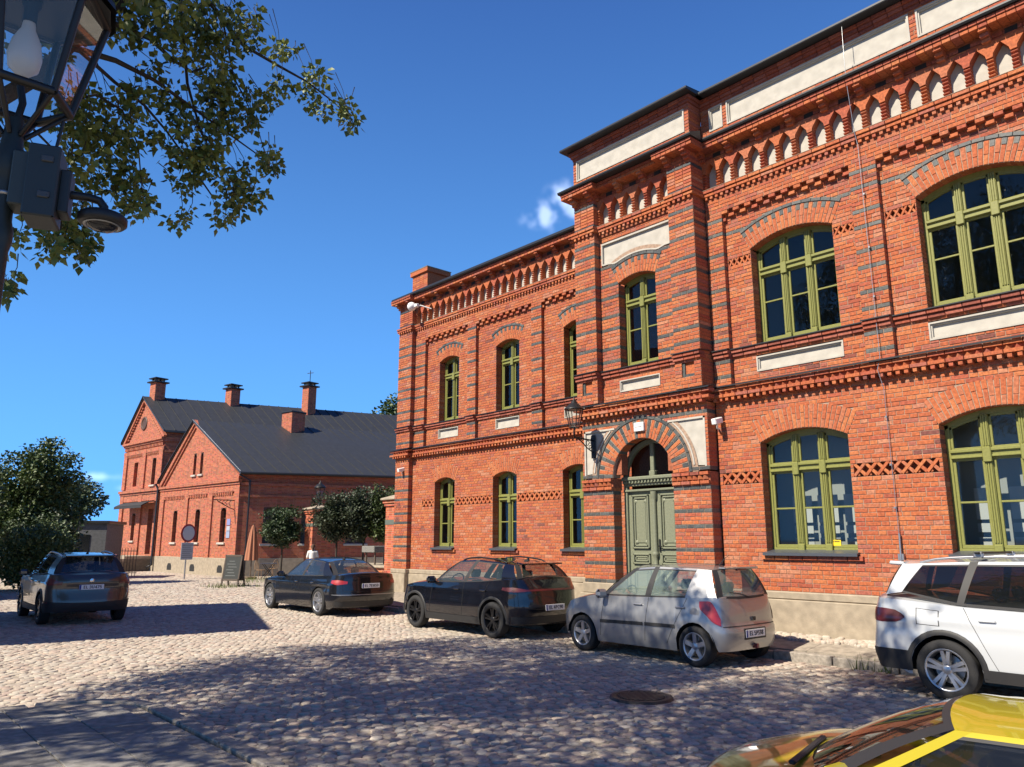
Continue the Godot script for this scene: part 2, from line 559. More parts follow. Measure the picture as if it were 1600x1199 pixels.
func window(th: Node3D, h: Dictionary, w: float, lights: int, vt: float, mun: float, label := "") -> Node3D:
	var win = Node3D.new()
	win.name = "window"
	th.add_child(win, true)
	var wf = w - 0.25
	var c: float = h.c
	var hw: float = h.hw
	var b = MB.new()
	b.bevel(Vector3(c - hw, h.bot + 0.0, wf - 0.05), Vector3(c + hw, h.bot + 0.075, wf + 0.035), 0.006)
	for s in [-1, 1]:
		b.bevel(Vector3(c + s * hw - (0.065 if s > 0 else 0.0), h.bot + 0.07, wf - 0.05), Vector3(c + s * hw + (0.065 if s < 0 else 0.0), h.spr + 0.005, wf + 0.03), 0.006)
	for i in 14:
		var d0 = -hw + 2 * hw * i / 14.0
		var d1 = -hw + 2 * hw * (i + 1) / 14.0
		var y0 = fsm(h, d0) + 0.01
		var y1 = fsm(h, d1) + 0.01
		b.prism(PackedVector2Array([Vector2(c + d0, y0 - 0.085), Vector2(c + d1, y1 - 0.085), Vector2(c + d1, y1), Vector2(c + d0, y0)]), wf - 0.05, wf + 0.03)
	obj("frame", b, M.green, win)
	b = MB.new()
	b.bevel(Vector3(c - hw + 0.06, vt - 0.055, wf - 0.03), Vector3(c + hw - 0.06, vt + 0.055, wf + 0.05), 0.008)
	b.bevel(Vector3(c - hw + 0.06, vt + 0.02, wf + 0.045), Vector3(c + hw - 0.06, vt + 0.075, wf + 0.085), 0.01)
	b.bevel(Vector3(c - hw + 0.06, vt - 0.07, wf + 0.0), Vector3(c + hw - 0.06, vt - 0.035, wf + 0.07), 0.008)
	obj("transom", b, M.green, win)
	var lw = 2 * (hw - 0.065) / lights
	for i in range(1, lights):
		var x = c - hw + 0.065 + lw * i
		b = MB.new()
		var top = minf(fsm(h, x - c - 0.05), fsm(h, x - c + 0.05)) - 0.06
		b.bevel(Vector3(x - 0.055, h.bot + 0.05, wf - 0.03), Vector3(x + 0.055, top, wf + 0.05), 0.006)
		for r in [-0.034, 0.0, 0.034]:
			b.bevel(Vector3(x + r - 0.011, h.bot + 0.16, wf + 0.045), Vector3(x + r + 0.011, vt - 0.16, wf + 0.068), 0.005)
			b.bevel(Vector3(x + r - 0.011, vt + 0.1, wf + 0.045), Vector3(x + r + 0.011, top, wf + 0.068), 0.005)
		b.bevel(Vector3(x - 0.062, vt - 0.15, wf + 0.04), Vector3(x + 0.062, vt + 0.09, wf + 0.1), 0.012)
		b.bevel(Vector3(x - 0.062, h.bot + 0.0, wf + 0.03), Vector3(x + 0.062, h.bot + 0.13, wf + 0.085), 0.008)
		obj("mullion", b, M.green, win)
	for i in lights:
		var l = c - hw + 0.065 + lw * i + (0.052 if i > 0 else 0.0)
		var r = c - hw + 0.065 + lw * (i + 1) - (0.052 if i < lights - 1 else 0.0)
		var y0: float = h.bot + 0.075
		var y1 = vt - 0.06
		b = MB.new()
		b.bevel(Vector3(l, y0, wf - 0.03), Vector3(r, y0 + 0.055, wf + 0.015), 0.006)
		b.bevel(Vector3(l, y1 - 0.045, wf - 0.03), Vector3(r, y1, wf + 0.015), 0.006)
		b.bevel(Vector3(l, y0 + 0.05, wf - 0.03), Vector3(l + 0.045, y1 - 0.04, wf + 0.015), 0.006)
		b.bevel(Vector3(r - 0.045, y0 + 0.05, wf - 0.03), Vector3(r, y1 - 0.04, wf + 0.015), 0.006)
		if mun > 0: b.bevel(Vector3(l + 0.04, mun - 0.016, wf - 0.02), Vector3(r - 0.04, mun + 0.016, wf + 0.01), 0.005)
		obj("lower_sash", b, M.green, win)
		b = MB.new()
		b.quad(Vector3(l + 0.04, y0 + 0.05, wf - 0.008), Vector3(r - 0.04, y0 + 0.05, wf - 0.008), Vector3(r - 0.04, y1 - 0.04, wf - 0.008), Vector3(l + 0.04, y1 - 0.04, wf - 0.008))
		obj("pane", b, M.pane, win)
		b = MB.new()
		y0 = vt + 0.055
		b.bevel(Vector3(l, y0, wf - 0.03), Vector3(r, y0 + 0.05, wf + 0.015), 0.006)
		b.bevel(Vector3(l, y0 + 0.045, wf - 0.03), Vector3(l + 0.04, minf(fsm(h, l - c), fsm(h, l + 0.04 - c)) - 0.06, wf + 0.015), 0.006)
		b.bevel(Vector3(r - 0.04, y0 + 0.045, wf - 0.03), Vector3(r, minf(fsm(h, r - c), fsm(h, r - 0.04 - c)) - 0.06, wf + 0.015), 0.006)
		var g = MB.new()
		for s in 6:
			var x0 = l + (r - l) * s / 6.0
			var x1 = l + (r - l) * (s + 1) / 6.0
			var t0 = fsm(h, x0 - c) - 0.07
			var t1 = fsm(h, x1 - c) - 0.07
			b.prism(PackedVector2Array([Vector2(x0, t0 - 0.045), Vector2(x1, t1 - 0.045), Vector2(x1, t1), Vector2(x0, t0)]), wf - 0.03, wf + 0.015)
			g.quad(Vector3(x0, y0 + 0.04, wf - 0.008), Vector3(x1, y0 + 0.04, wf - 0.008), Vector3(x1, t1 - 0.03, wf - 0.008), Vector3(x0, t0 - 0.03, wf - 0.008))
		obj("upper_sash", b, M.green, win)
		obj("pane", g, M.pane, win)
	if label: win.set_meta("label", label)
	return win

func white_panel(th: Node3D, a0: float, a1: float, v0: float, v1: float, w: float, fr := 0.05) -> void:
	var b = MB.new()
	b.quad(Vector3(a0 + fr, v0 + fr, w - 0.05), Vector3(a1 - fr, v0 + fr, w - 0.05), Vector3(a1 - fr, v1 - fr, w - 0.05), Vector3(a0 + fr, v1 - fr, w - 0.05))
	for q in [[0.0, 0.014, fr * 0.55], [fr * 0.55, -0.012, fr]]:
		var o: float = q[0]; var z: float = w + q[1]; var i: float = q[2]
		var A = [Vector3(a0 + o, v0 + o, z), Vector3(a1 - o, v0 + o, z), Vector3(a1 - o, v1 - o, z), Vector3(a0 + o, v1 - o, z)]
		var B = [Vector3(a0 + i, v0 + i, z), Vector3(a1 - i, v0 + i, z), Vector3(a1 - i, v1 - i, z), Vector3(a0 + i, v1 - i, z)]
		var D = [Vector3(0, 0, -0.03), Vector3(0, 0, -0.04)]
		for e in 4:
			var f = (e + 1) % 4
			b.quad(A[e], A[f], B[f], B[e])
			b.quad(B[e], B[f], B[f] + D[1], B[e] + D[1])
			b.quad(A[f], A[e], A[e] + D[0], A[f] + D[0])
	obj("white_panel", b, M.plaster, th)

func strip(th: Node3D, called: String, m: Material, a0: float, a1: float, pts: Array) -> void:
	# a moulding: outline of (w, v) points run along the wall
	var b = MB.new()
	var o = PackedVector2Array()
	for p in pts: o.append(Vector2(-p[0], p[1]))
	b.prism(o, a0, a1, Transform3D(Basis(Vector3(0, 0, -1), Vector3(0, 1, 0), Vector3(1, 0, 0)), Vector3.ZERO))
	obj(called, b, m, th)

# belt between the storeys: spaced headers, sloping corbels, course, saw-tooth course, cap with sheet
func belt(th: Node3D, a0: float, a1: float, w: float, end_l := false, end_r := false) -> void:
	var o0 = a0 - (0.14 if end_l else 0.0)
	var o1 = a1 + (0.14 if end_r else 0.0)
	strip(th, "belt_backing", M.mortar_brick, a0, a1, [[w - 0.2, 4.62], [w - 0.01, 4.62], [w + 0.06, 4.66], [w + 0.06, 4.86], [w - 0.2, 4.86]])
	var n = int(round((a1 - a0) / 0.135))
	for i in n:
		var x = a0 + (a1 - a0) * (i + 0.5) / n
		bat("dentil", x, 4.612, w + 0.135, 0.066, 0.064, 0.15)
		var s = Basis(Vector3(0, 1, 0), PI / 4) * Basis.from_scale(Vector3(0.082, 0.06, 0.082))
		piece("saw", Transform3D(s, Vector3(x, 4.745, w + 0.088)), tone())
	var x = o0
	while x < o1 - 0.02:
		var l = minf(0.27, o1 - x)
		bat("brick", x + l / 2, 4.68, w + 0.15, l - 0.008, 0.062, 0.2)
		bat("brick", x + l / 2, 4.815, w + 0.135, l - 0.008, 0.062, 0.2)
		x += l
	strip(th, "sheet_cap", M.sheet, o0 - 0.02, o1 + 0.02, [[w - 0.05, 4.905], [w - 0.05, 4.935], [w + 0.18, 4.875], [w + 0.18, 4.85], [w + 0.165, 4.85], [w + 0.165, 4.863]])

func sill_belt(th: Node3D, a0: float, a1: float, w: float) -> void:
	var x = a0
	while x < a1 - 0.02:
		var l = minf(0.27, a1 - x)
		bat("brick", x + l / 2, 5.505, w + 0.04, l - 0.008, 0.064, 0.2, [3, 6, 8][rng.randi() % 3])  # both courses in darker tones that carry the shade below the sill sheet
		bat("brick", x + l / 2, 5.578, w + 0.075, l - 0.008, 0.064, 0.2, [3, 6, 8][rng.randi() % 3])
		x += l
	strip(th, "sill_sheet", M.sheet, a0 - 0.005, a1 + 0.005, [[w - 0.3, 5.655], [w - 0.3, 5.672], [w + 0.1, 5.632], [w + 0.1, 5.612], [w + 0.085, 5.612], [w + 0.085, 5.622]])

# stepped corbels over a sunk field
func steps(a0: float, a1: float, w: float) -> void:
	var n = int(round((a1 - a0) / 0.27))
	var p = (a1 - a0) / n
	for i in n:
		bat("corbel", a0 + (i + 0.25) * p, 8.5375 + 0.0, w, p * 0.52, 0.066, 0.14)
		bat("corbel", a0 + (i + 0.72) * p, 8.4625, w - 0.045, p * 0.5, 0.066, 0.10)
	bat("corbel", a0 + 0.03, 8.39, w - 0.05, 0.06, 0.066, 0.08)

# the dentil course, the arcade of small niches, brackets and the top course
func frieze(th: Node3D, a0: float, a1: float, w: float, end_l := false, end_r := false) -> void:
	var n = int(round((a1 - a0) / 0.125))
	for i in n:
		bat("dentil", a0 + (a1 - a0) * (i + 0.5) / n, 8.935, w + 0.05, 0.062, 0.06, 0.08)
	var back = MB.new()
	back.box(Vector3(a0, 8.86, w - 0.3), Vector3(a1, 9.12, w))
	back.box(Vector3(a0, 9.12, w - 0.3), Vector3(a1, 9.99, w - 0.155))
	back.box(Vector3(a0, 9.76, w - 0.16), Vector3(a1, 9.99, w - 0.03))
	obj("frieze_backing", back, M.mortar_brick, th)
	var x = a0
	while x < a1 - 0.02:
		var l = minf(0.27, a1 - x)
		bat("brick", x + l / 2, 9.003, w + 0.065, l - 0.007, 0.062, 0.1)
		bat("brick", x + l / 2, 9.075, w + 0.09, l - 0.007, 0.062, 0.24)
		bat("brick", x + l / 2, 9.80, w - 0.005, l - 0.007, 0.062, 0.12)
		bat("brick", x + l / 2, 9.875, w - 0.012, l - 0.007, 0.062, 0.12, [3, 6, 8][rng.randi() % 3])
		x += l
	var e0 = a0 - (0.2 if end_l else 0.0)
	var e1 = a1 + (0.2 if end_r else 0.0)
	x = e0
	while x < e1 - 0.02:
		var l = minf(0.135, e1 - x)
		bat("brick", x + l / 2, 10.00, w + 0.25, l - 0.007, 0.068, 0.36)
		bat("brick", x + l / 2, 10.072, w + 0.27, l - 0.007, 0.064, 0.36, 3)
		x += l
	strip(th, "ledge_sheet", M.mortar, a0, a1, [[w - 0.16, 9.122], [w - 0.16, 9.13], [w + 0.095, 9.118], [w + 0.095, 9.11]])
	var m = int(round((a1 - a0) / 0.345))
	var p = (a1 - a0) / m
	for i in m + 1:
		var c = a0 + i * p
		if i < m:
			inst("niche_panel", M.niche, M.plaster, th, Transform3D(Basis.from_scale(Vector3(p - 0.02, 0.62, 1)), Vector3(c + p / 2, 9.12, w - 0.15)))
		if (i == 0 and not end_l) or (i == m and not end_r): pass
		inst("ribbed_post", M.post, M.post_mats[rng.randi() % 3], th, P(c, 9.12, w))
		inst("arch_stone", M.capital, M.post_mats[rng.randi() % 3], th, Transform3D(Basis.from_scale(Vector3(p, 1, 1)), Vector3(c, 9.12, w)))
		if i % 2 == 0:
			for q in 3:
				bat("corbel", c, 9.945 - q * 0.068, w + 0.22 - q * 0.07, 0.125, 0.062, 0.26)
		elif i < m:
			var vb = MB.new()
			vb.box(Vector3(c - 0.09, 9.83, w - 0.03), Vector3(c + 0.09, 9.92, w - 0.004))
			obj("vent", vb, M.dark, th)

func townhouse() -> void:
	var th = thing("brick_townhouse", "long two storey red brick building with green arched windows and arched portal", "building", Vector3(13.14, 0, 0), -PI / 2)
	# shared frieze pieces
	var b = MB.new()
	b.box(Vector3(-0.5, 0, -0.01), Vector3(0.5, 1, 0))
	M.niche = b.mesh()
	b = MB.new()
	for i in 6:
		var y = 0.004 + i * 0.066
		var rows = []
		for q in [[0.004, -0.16], [0.008, -0.03], [0.018, -0.006], [0.028, 0.0], [0.038, -0.006], [0.048, -0.03], [0.052, -0.16]]:
			rows.append(q)
		for k in rows.size() - 1:
			var r0: Array = rows[k]; var r1: Array = rows[k + 1]
			b.quad(Vector3(-0.05, y + r0[0], r0[1]), Vector3(0.05, y + r0[0], r0[1]), Vector3(0.05, y + r1[0], r1[1]), Vector3(-0.05, y + r1[0], r1[1]))
		for s in [-1, 1]:
			var pl = PackedVector2Array()
			for r in rows: pl.append(Vector2(r[1], y + r[0]))
			for k in range(1, pl.size() - 1):
				var A = Vector3(s * 0.05, pl[0].y, pl[0].x); var B = Vector3(s * 0.05, pl[k].y, pl[k].x); var C = Vector3(s * 0.05, pl[k + 1].y, pl[k + 1].x)
				if s > 0: b.tri(A, C, B)
				else: b.tri(A, B, C)
	b.box(Vector3(-0.04, 0, -0.16), Vector3(0.04, 0.40, -0.035))
	M.post = b.mesh()
	b = MB.new()
	b.prism(PackedVector2Array([Vector2(-0.14, 0.398), Vector2(0.14, 0.398), Vector2(0.17, 0.46), Vector2(0.5, 0.62), Vector2(0.5, 0.67), Vector2(-0.5, 0.67), Vector2(-0.5, 0.62), Vector2(-0.17, 0.46)]), -0.16, 0.012)
	M.capital = b.mesh()
	M.post_mats = []
	for i in [0, 4, 2]:
		var m: StandardMaterial3D = M.brick.duplicate()
		m.albedo_color = M.tones[i].linear_to_srgb()
		M.post_mats.append(m)

	var mo = MB.new()
	var W2 = -1.36
	var WP = 0.28
	var WU = 0.24
	var WL = 0.42
	var bands = [8.3875, 8.0875, 7.6375, 7.3375, 6.8875, 6.5875, 6.1375, 5.8375]
	# ---------------- right wing, ground floor
	var gw = []
	for c in [-6.81, -3.66, -0.51]: gw.append(hole(c, 0.84, 1.69, 3.70, 0.20, 0.43))
	var lat = [[-8.5, -7.70], [-5.92, -4.55], [-2.77, -1.40]]
	var rects = []
	for l in lat: rects.append([l[0], l[1], 2.965, 3.185])
	for h in gw: rects.append([h.c - 0.9, h.c + 0.9, 1.60, 1.69])
	lay(mo, -8.57, 1.3, 1.0, 4.65, 0.0, gw, rects)
	for l in lat: lattice(th, l[0], l[1], 2.965, 3.185, 0.0, int(round((l[1] - l[0]) / 0.195)))
	for h in gw:
		arch(mo, h, 0.0, 0)
		window(th, h, 0.0, 3, 3.22, 2.47)
		ground_sill(th, h, 0.0)
	belt(th, -8.57, 1.3, 0.0)
	# ---------------- right wing, upper floor
	var uw = []
	for c in [-6.81, -3.66, -0.51]: uw.append(hole(c, 0.84, 5.66, 7.62, 0.20, 0.48))
	var les = [[-8.57, -8.19], [-5.53, -5.05], [-2.38, -1.90], [0.77, 1.3]]
	for l in les: lay(mo, l[0], l[1], 4.9, 8.575, 0.0, [], [], bands + [5.4, 5.0875], 0.12, 0.12)
	for i in 3:
		var a0: float = les[i][1]
		var a1: float = les[i + 1][0]
		var pan = [[uw[i].c - 0.86, uw[i].c + 0.86, 5.10, 5.40]]
		var ul = [[a0 + 0.03, uw[i].c - 0.86, 7.36, 7.56], [uw[i].c + 0.86, a1 - 0.03, 7.36, 7.56]]
		lay(mo, a0, a1, 4.9, 8.65, -0.11, [uw[i]], pan + ul + [[a0, a1, 5.47, 5.62]], [8.0875])
		for l in ul: lattice(th, l[0], l[1], 7.36, 7.56, -0.11, int(round((l[1] - l[0]) / 0.125)))
		arch(mo, uw[i], -0.11, 1)
		white_panel(th, pan[0][0], pan[0][1], 5.10, 5.40, -0.11)
		window(th, uw[i], -0.11, 3, 7.14, 6.52)
		steps(a0, a1, 0.0)
		sill_belt(th, a0, a1, -0.11)
		sill_belt(th, les[i][0], les[i][1], 0.0)
	sill_belt(th, les[3][0], les[3][1], 0.0)
	lay(mo, -8.57, 1.3, 8.575, 8.875, 0.0)
	frieze(th, -8.57, 1.3, 0.0)
	# attic of the right wing
	attic(th, mo, -8.57, 1.3, 0.0, [[-8.36, -8.03], [-7.93, -4.25], [-4.13, -0.4], [-0.3, 1.1]])
	# ---------------- the projecting middle with the portal
	var C = -10.28
	var dh = hole(C, 0.80, 0.40, 3.23, 0.80, 0.47)
	lay(mo, C - 1.68, C + 1.68, 1.0, 4.65, WP, [dh], [[C + 0.66, C + 1.6, 3.34, 4.30], [C - 1.6, C - 0.66, 3.34, 4.30], [C - 1.7, C - 0.79, 2.99, 3.22], [C + 0.79, C + 1.7, 2.99, 3.22]], [2.9125, 2.4625, 2.1625, 1.7125, 1.4125, 1.0375, 3.2875, 4.4125], 0.3, 0.3)
	arch(mo, dh, WP, 2)
	portal(th, dh, WP)
	belt(th, C - 1.70, C + 1.70, WP, true, true)
	# upper part: two piers, wall between with one window
	var rw = hole(C, 0.52, 5.66, 7.62, 0.12, 0.46)
	var deep = 0.45
	for s in [-1, 1]:
		var a0 = C + (1.06 if s > 0 else -1.69)
		lay(mo, a0, a0 + 0.63, 4.9, 8.875, WL, [], [[a0 + 0.17, a0 + 0.47, 5.125, 5.425]], bands + [8.7], deep if s < 0 else 0.2, deep if s > 0 else 0.2)
		var q = MB.new()
		q.box(Vector3(a0 + 0.17, 5.12, WL - 0.12), Vector3(a0 + 0.47, 5.43, WL - 0.06))
		obj("sunk_panel", q, M.post_mats[0], th)
		bat("dark", a0 + 0.2, 5.27, WL - 0.03, 0.06, 0.29, 0.06, 0)
		bat("dark", a0 + 0.34, 5.155, WL - 0.03, 0.22, 0.06, 0.06, 1)
		sill_belt(th, a0 - 0.02, a0 + 0.65, WL)
		pier_top(th, a0, a0 + 0.63, WL)
	lay(mo, C - 1.06, C + 1.06, 4.9, 8.875, WU, [rw], [[C - 0.55, C + 0.55, 5.10, 5.36], [C - 1.06, C + 1.06, 5.47, 5.62], [C - 1.0, C + 1.0, 8.16, 8.70]], bands)
	arch(mo, rw, WU, 1)
	window(th, rw, WU, 2, 7.14, 6.52)
	white_panel(th, C - 0.55, C + 0.55, 5.10, 5.36, WU, 0.04)
	top_panel(th, C, rw, WU)
	sill_belt(th, C - 1.06, C + 1.06, WU)
	frieze(th, C - 1.06, C + 1.06, WU + 0.03)
	attic(th, mo, C - 1.69, C + 1.69, WL, [[C - 1.58, C + 1.58]], 0.45)
	# ---------------- left wing, set back
	var lw_g = []
	var lw_u = []
	for c in [-19.38, -16.54, -13.70]:
		lw_g.append(hole(c, 0.515, 1.69, 3.70, 0.13, 0.42))
		lw_u.append(hole(c, 0.515, 5.66, 7.62, 0.13, 0.46))
	rects = []
	lat = [[-20.56, -19.95], [-18.80, -17.10], [-15.97, -14.27], [-13.14, -12.3]]
	for l in lat: rects.append([l[0], l[1], 2.965, 3.185])
	for h in lw_g: rects.append([h.c - 0.57, h.c + 0.57, 1.60, 1.69])
	lay(mo, -21.15, -11.9, 1.0, 4.65, W2, lw_g, rects)
	for l in lat: lattice(th, l[0], l[1], 2.965, 3.185, W2, int(round((l[1] - l[0]) / 0.195)))
	for i in 3:
		arch(mo, lw_g[i], W2, 0)
		window(th, lw_g[i], W2, 2, 3.10, 2.42)
		ground_sill(th, lw_g[i], W2)
	belt(th, -21.15, -11.9, W2)
	# corner pier
	lay(mo, -21.93, -21.15, 1.0, 4.65, W2 + 0.16, [], [], [3.9625, 3.5125, 3.2125, 2.7625, 2.4625, 2.0125, 1.7125, 1.2625], 0.3, 0.2)
	lay(mo, -21.93, -21.15, 4.9, 8.875, W2 + 0.16, [], [], bands + [5.0875], 0.3, 0.2)
	belt(th, -21.95, -21.13, W2 + 0.16, true, true)
	sill_belt(th, -21.96, -21.12, W2 + 0.16)
	pier_top(th, -21.93, -21.15, W2 + 0.16)
	les = [[-21.15, -20.58], [-18.31, -17.90], [-15.40, -14.98], [-12.5, -11.9]]
	for l in les:
		lay(mo, l[0], l[1], 4.9, 8.575, W2, [], [], bands + [5.4, 5.0875], 0.12, 0.12)
		sill_belt(th, l[0], l[1], W2)
	for i in 3:
		var a0: float = les[i][1]
		var a1: float = les[i + 1][0]
		var pc: float = lw_u[i].c
		lay(mo, a0, a1, 4.9, 8.65, W2 - 0.11, [lw_u[i]], [[pc - 0.52, pc + 0.52, 5.10, 5.40], [a0, a1, 5.47, 5.62]])
		arch(mo, lw_u[i], W2 - 0.11, 1)
		white_panel(th, pc - 0.52, pc + 0.52, 5.10, 5.40, W2 - 0.11, 0.04)
		window(th, lw_u[i], W2 - 0.11, 2, 7.14, 6.45)
		steps(a0, a1, W2)
		sill_belt(th, a0, a1, W2 - 0.11)
	lay(mo, -21.15, -11.9, 8.575, 8.875, W2)
	frieze(th, -21.15, -11.9, W2, true)
	strip(th, "eave_gutter", M.sheet, -22.2, -11.9, [[W2 - 0.2, 10.108], [W2 + 0.32, 10.108], [W2 + 0.36, 10.14], [W2 + 0.36, 10.2], [W2 + 0.32, 10.23], [W2 - 0.2, 10.27]])
	obj("wall_joints", mo, M.mortar, th)
	# ---------------- plinth, ends, back and roof
	b = MB.new()
	for q in [[-8.60, 1.3, 0.06], [-21.15, -11.96, W2 + 0.06], [-21.97, -21.11, W2 + 0.22]]:
		b.bevel(Vector3(q[0], -0.3, q[2] - 0.5), Vector3(q[1], 0.86, q[2] + 0.03), 0.015)
		b.bevel(Vector3(q[0], 0.86, q[2] - 0.5), Vector3(q[1], 1.0, q[2]), 0.02)
	for s in [-1, 1]:
		b.bevel(Vector3(C + s * 1.26 - 0.47, -0.3, -1.6), Vector3(C + s * 1.26 + 0.47, 0.78, WP + 0.12), 0.015)
		b.bevel(Vector3(C + s * 1.26 - 0.45, 0.78, -1.6), Vector3(C + s * 1.26 + 0.45, 1.0, WP + 0.05), 0.015)
	obj("plinth", b, M.concrete, th)
	b = MB.new()
	b.bevel(Vector3(C - 0.8, -0.3, WP - 0.5), Vector3(C + 0.8, 0.40, WP + 0.25), 0.015)
	b.bevel(Vector3(C - 0.8, -0.3, WP + 0.25), Vector3(C + 0.8, 0.22, WP + 0.55), 0.015)
	obj("door_step", b, M.concrete, th)
	b = MB.new()
	b.box(Vector3(-21.9, -0.3, -12), Vector3(-21.6, 10.1, W2 - 0.05))
	b.box(Vector3(1.0, -0.3, -12), Vector3(1.28, 10.9, -0.05))
	b.box(Vector3(-21.9, -0.3, -12.3), Vector3(1.28, 10.1, -12))
	b.box(Vector3(-12.2, -0.3, -12), Vector3(-11.9, 10.9, W2 - 0.05))
	obj("end_wall", b, M.post_mats[1], th)
	b = MB.new()
	b.quad(Vector3(-22.2, 10.255, W2 + 0.27), Vector3(-11.9, 10.255, W2 + 0.27), Vector3(-11.9, 11.2, -8), Vector3(-22.2, 11.2, -8))
	b.quad(Vector3(-12.2, 10.9, -0.35), Vector3(1.3, 10.9, -0.35), Vector3(1.3, 11.4, -8), Vector3(-12.2, 11.4, -8))
	b.quad(Vector3(-22.2, 11.2, -8), Vector3(1.3, 11.2, -8), Vector3(1.3, 10.2, -12.5), Vector3(-22.2, 10.2, -12.5))
	obj("roof", b, M.roof, th)
	# rooms behind the glass
	b = MB.new()
	for y in [0.55, 4.75, 9.1]:
		b.box(Vector3(-21.6, y - 0.15, -7), Vector3(-12.05, y, W2 - 0.42))
		b.box(Vector3(-12.05, y - 0.15, -7), Vector3(1.0, y, -0.42))
	b.box(Vector3(-21.6, 0.5, -7.2), Vector3(1.0, 9.1, -7.0))
	for x in [-20.9, -18.0, -15.1, -12.05, -8.5, -5.2, -2.1]:
		b.box(Vector3(x - 0.06, 0.5, -7.0), Vector3(x + 0.06, 9.1, -1.75 if x < -9 else -0.42))
	obj("room_wall", b, M.room, th)
	blinds(th, gw)
	# chimney at the far corner
	b = MB.new()
	b.bevel(Vector3(-21.95, 10.1, W2 - 1.25), Vector3(-21.05, 11.15, W2 - 0.35), 0.01)
	b.bevel(Vector3(-22.02, 11.15, W2 - 1.32), Vector3(-20.98, 11.30, W2 - 0.28), 0.01)
	var ch = obj("chimney", b, M.post_mats[0], th)
	b = MB.new()
	b.lathe([Vector2(0.74, 11.30), Vector2(0.76, 11.33), Vector2(0.02, 11.50)], 4, Transform3D(Basis(Vector3.UP, PI / 4), Vector3(-21.5, 0, W2 - 0.8)), false)
	obj("chimney_cap", b, M.concrete, ch)
	chimney_bricks(th, -21.95, -21.05, W2 - 0.35)
	# lightning wire
	b = MB.new()
	b.tube([Vector3(-5.28, 11.45, -0.05), Vector3(-5.30, 11.3, 0.24), Vector3(-5.31, 10.3, 0.26), Vector3(-5.31, 9.95, 0.24), Vector3(-5.31, 9.1, 0.12), Vector3(-5.30, 8.85, 0.05), Vector3(-5.28, 4.95, 0.05), Vector3(-5.28, 4.7, 0.2), Vector3(-5.27, 4.4, 0.05), Vector3(-5.26, 1.9, 0.04), Vector3(-5.25, 0.8, 0.06)], [0.006], 6)
	b.tube([Vector3(-5.255, 2.0, 0.045), Vector3(-5.25, 0.85, 0.12)], [0.016], 8)
	b.box(Vector3(-5.30, 1.55, 0.0), Vector3(-5.21, 1.68, 0.07))
	for y in [7.9, 6.9, 6.0, 3.9, 3.1, 2.4]: b.box(Vector3(-5.295, y, 0), Vector3(-5.265, y + 0.03, 0.055))
	obj("lightning_wire", b, M.steel, th)
	flush("brick", "brick", "brick_field", th)
	flush("dark", "dark_brick", "dark_brick_field", th)
	flush("dentil", "dentil", "dentil_course", th)
	flush("corbel", "corbel_brick", "corbel_course", th)
	flush("arch", "arch_brick", "arch_brick_field", th)
	flush("lattice", "lattice_brick", "lattice_field", th)
	flush("saw", "sawtooth_brick", "sawtooth_course", th)

func chimney_bricks(th: Node3D, a0: float, a1: float, w: float) -> void:
	for k in 13:
		for i in 4:
			bat("brick", a0 + 0.11 + i * 0.225 + (0.0 if k % 2 else 0.0), 10.2 + k * G, w + 0.006, 0.212, 0.064, 0.03)

func blinds(th: Node3D, gw: Array) -> void:
	for h in gw:
		var b = MB.new()
		for i in 3:
			var x: float = h.c - 0.72 + i * 0.5
			for q in [[2.22, 2.72], [2.02, 2.16], [1.6, 1.94]]:
				b.box(Vector3(x + 0.02, q[0], -0.82), Vector3(x + 0.40, q[1], -0.80))
		obj("window_blind", b, M.blind, th)
		b = MB.new()
		b.box(Vector3(h.c - 1.5, 1.2, -0.96), Vector3(h.c + 1.5, 4.2, -0.94))
		obj("room_screen", b, M.film, th)
	var s = MB.new()
	s.box(Vector3(-6.62, 1.80, -0.235), Vector3(-6.36, 1.90, -0.231))
	var sg = obj("yellow_sign", s, mat(lin(0.75, 0.52, 0.02), 0.5), th)
	s = MB.new()
	for q in [[-6.60, -6.545], [-6.53, -6.485], [-6.475, -6.38]]: s.box(Vector3(q[0], 1.862, -0.231), Vector3(q[1], 1.884, -0.229))
	s.box(Vector3(-6.595, 1.818, -0.231), Vector3(-6.57, 1.838, -0.229))
	obj("lettering", s, mat(lin(0.16, 0.11, 0.01), 0.6), sg)

func ground_sill(th: Node3D, h: Dictionary, w: float) -> void:
	var x0: float = h.c - h.hw - 0.03
	var x1: float = h.c + h.hw + 0.03
	strip(th, "sill_sheet", M.sill, x0, x1, [[w - 0.24, 1.70], [w - 0.24, 1.735], [w + 0.11, 1.675], [w + 0.11, 1.625], [w + 0.095, 1.625], [w + 0.095, 1.655]])
	var n = int(round((x1 - x0 + 0.1) / 0.27))
	for i in n:
		var l = (x1 - x0 + 0.14) / n
		bat("brick", x0 - 0.07 + l * (i + 0.5), 1.59, w + 0.05, l - 0.008, 0.075, 0.28)
		bat("brick", x0 - 0.07 + l * (i + 0.5), 1.645, w + 0.0, l - 0.008, 0.05, 0.2)

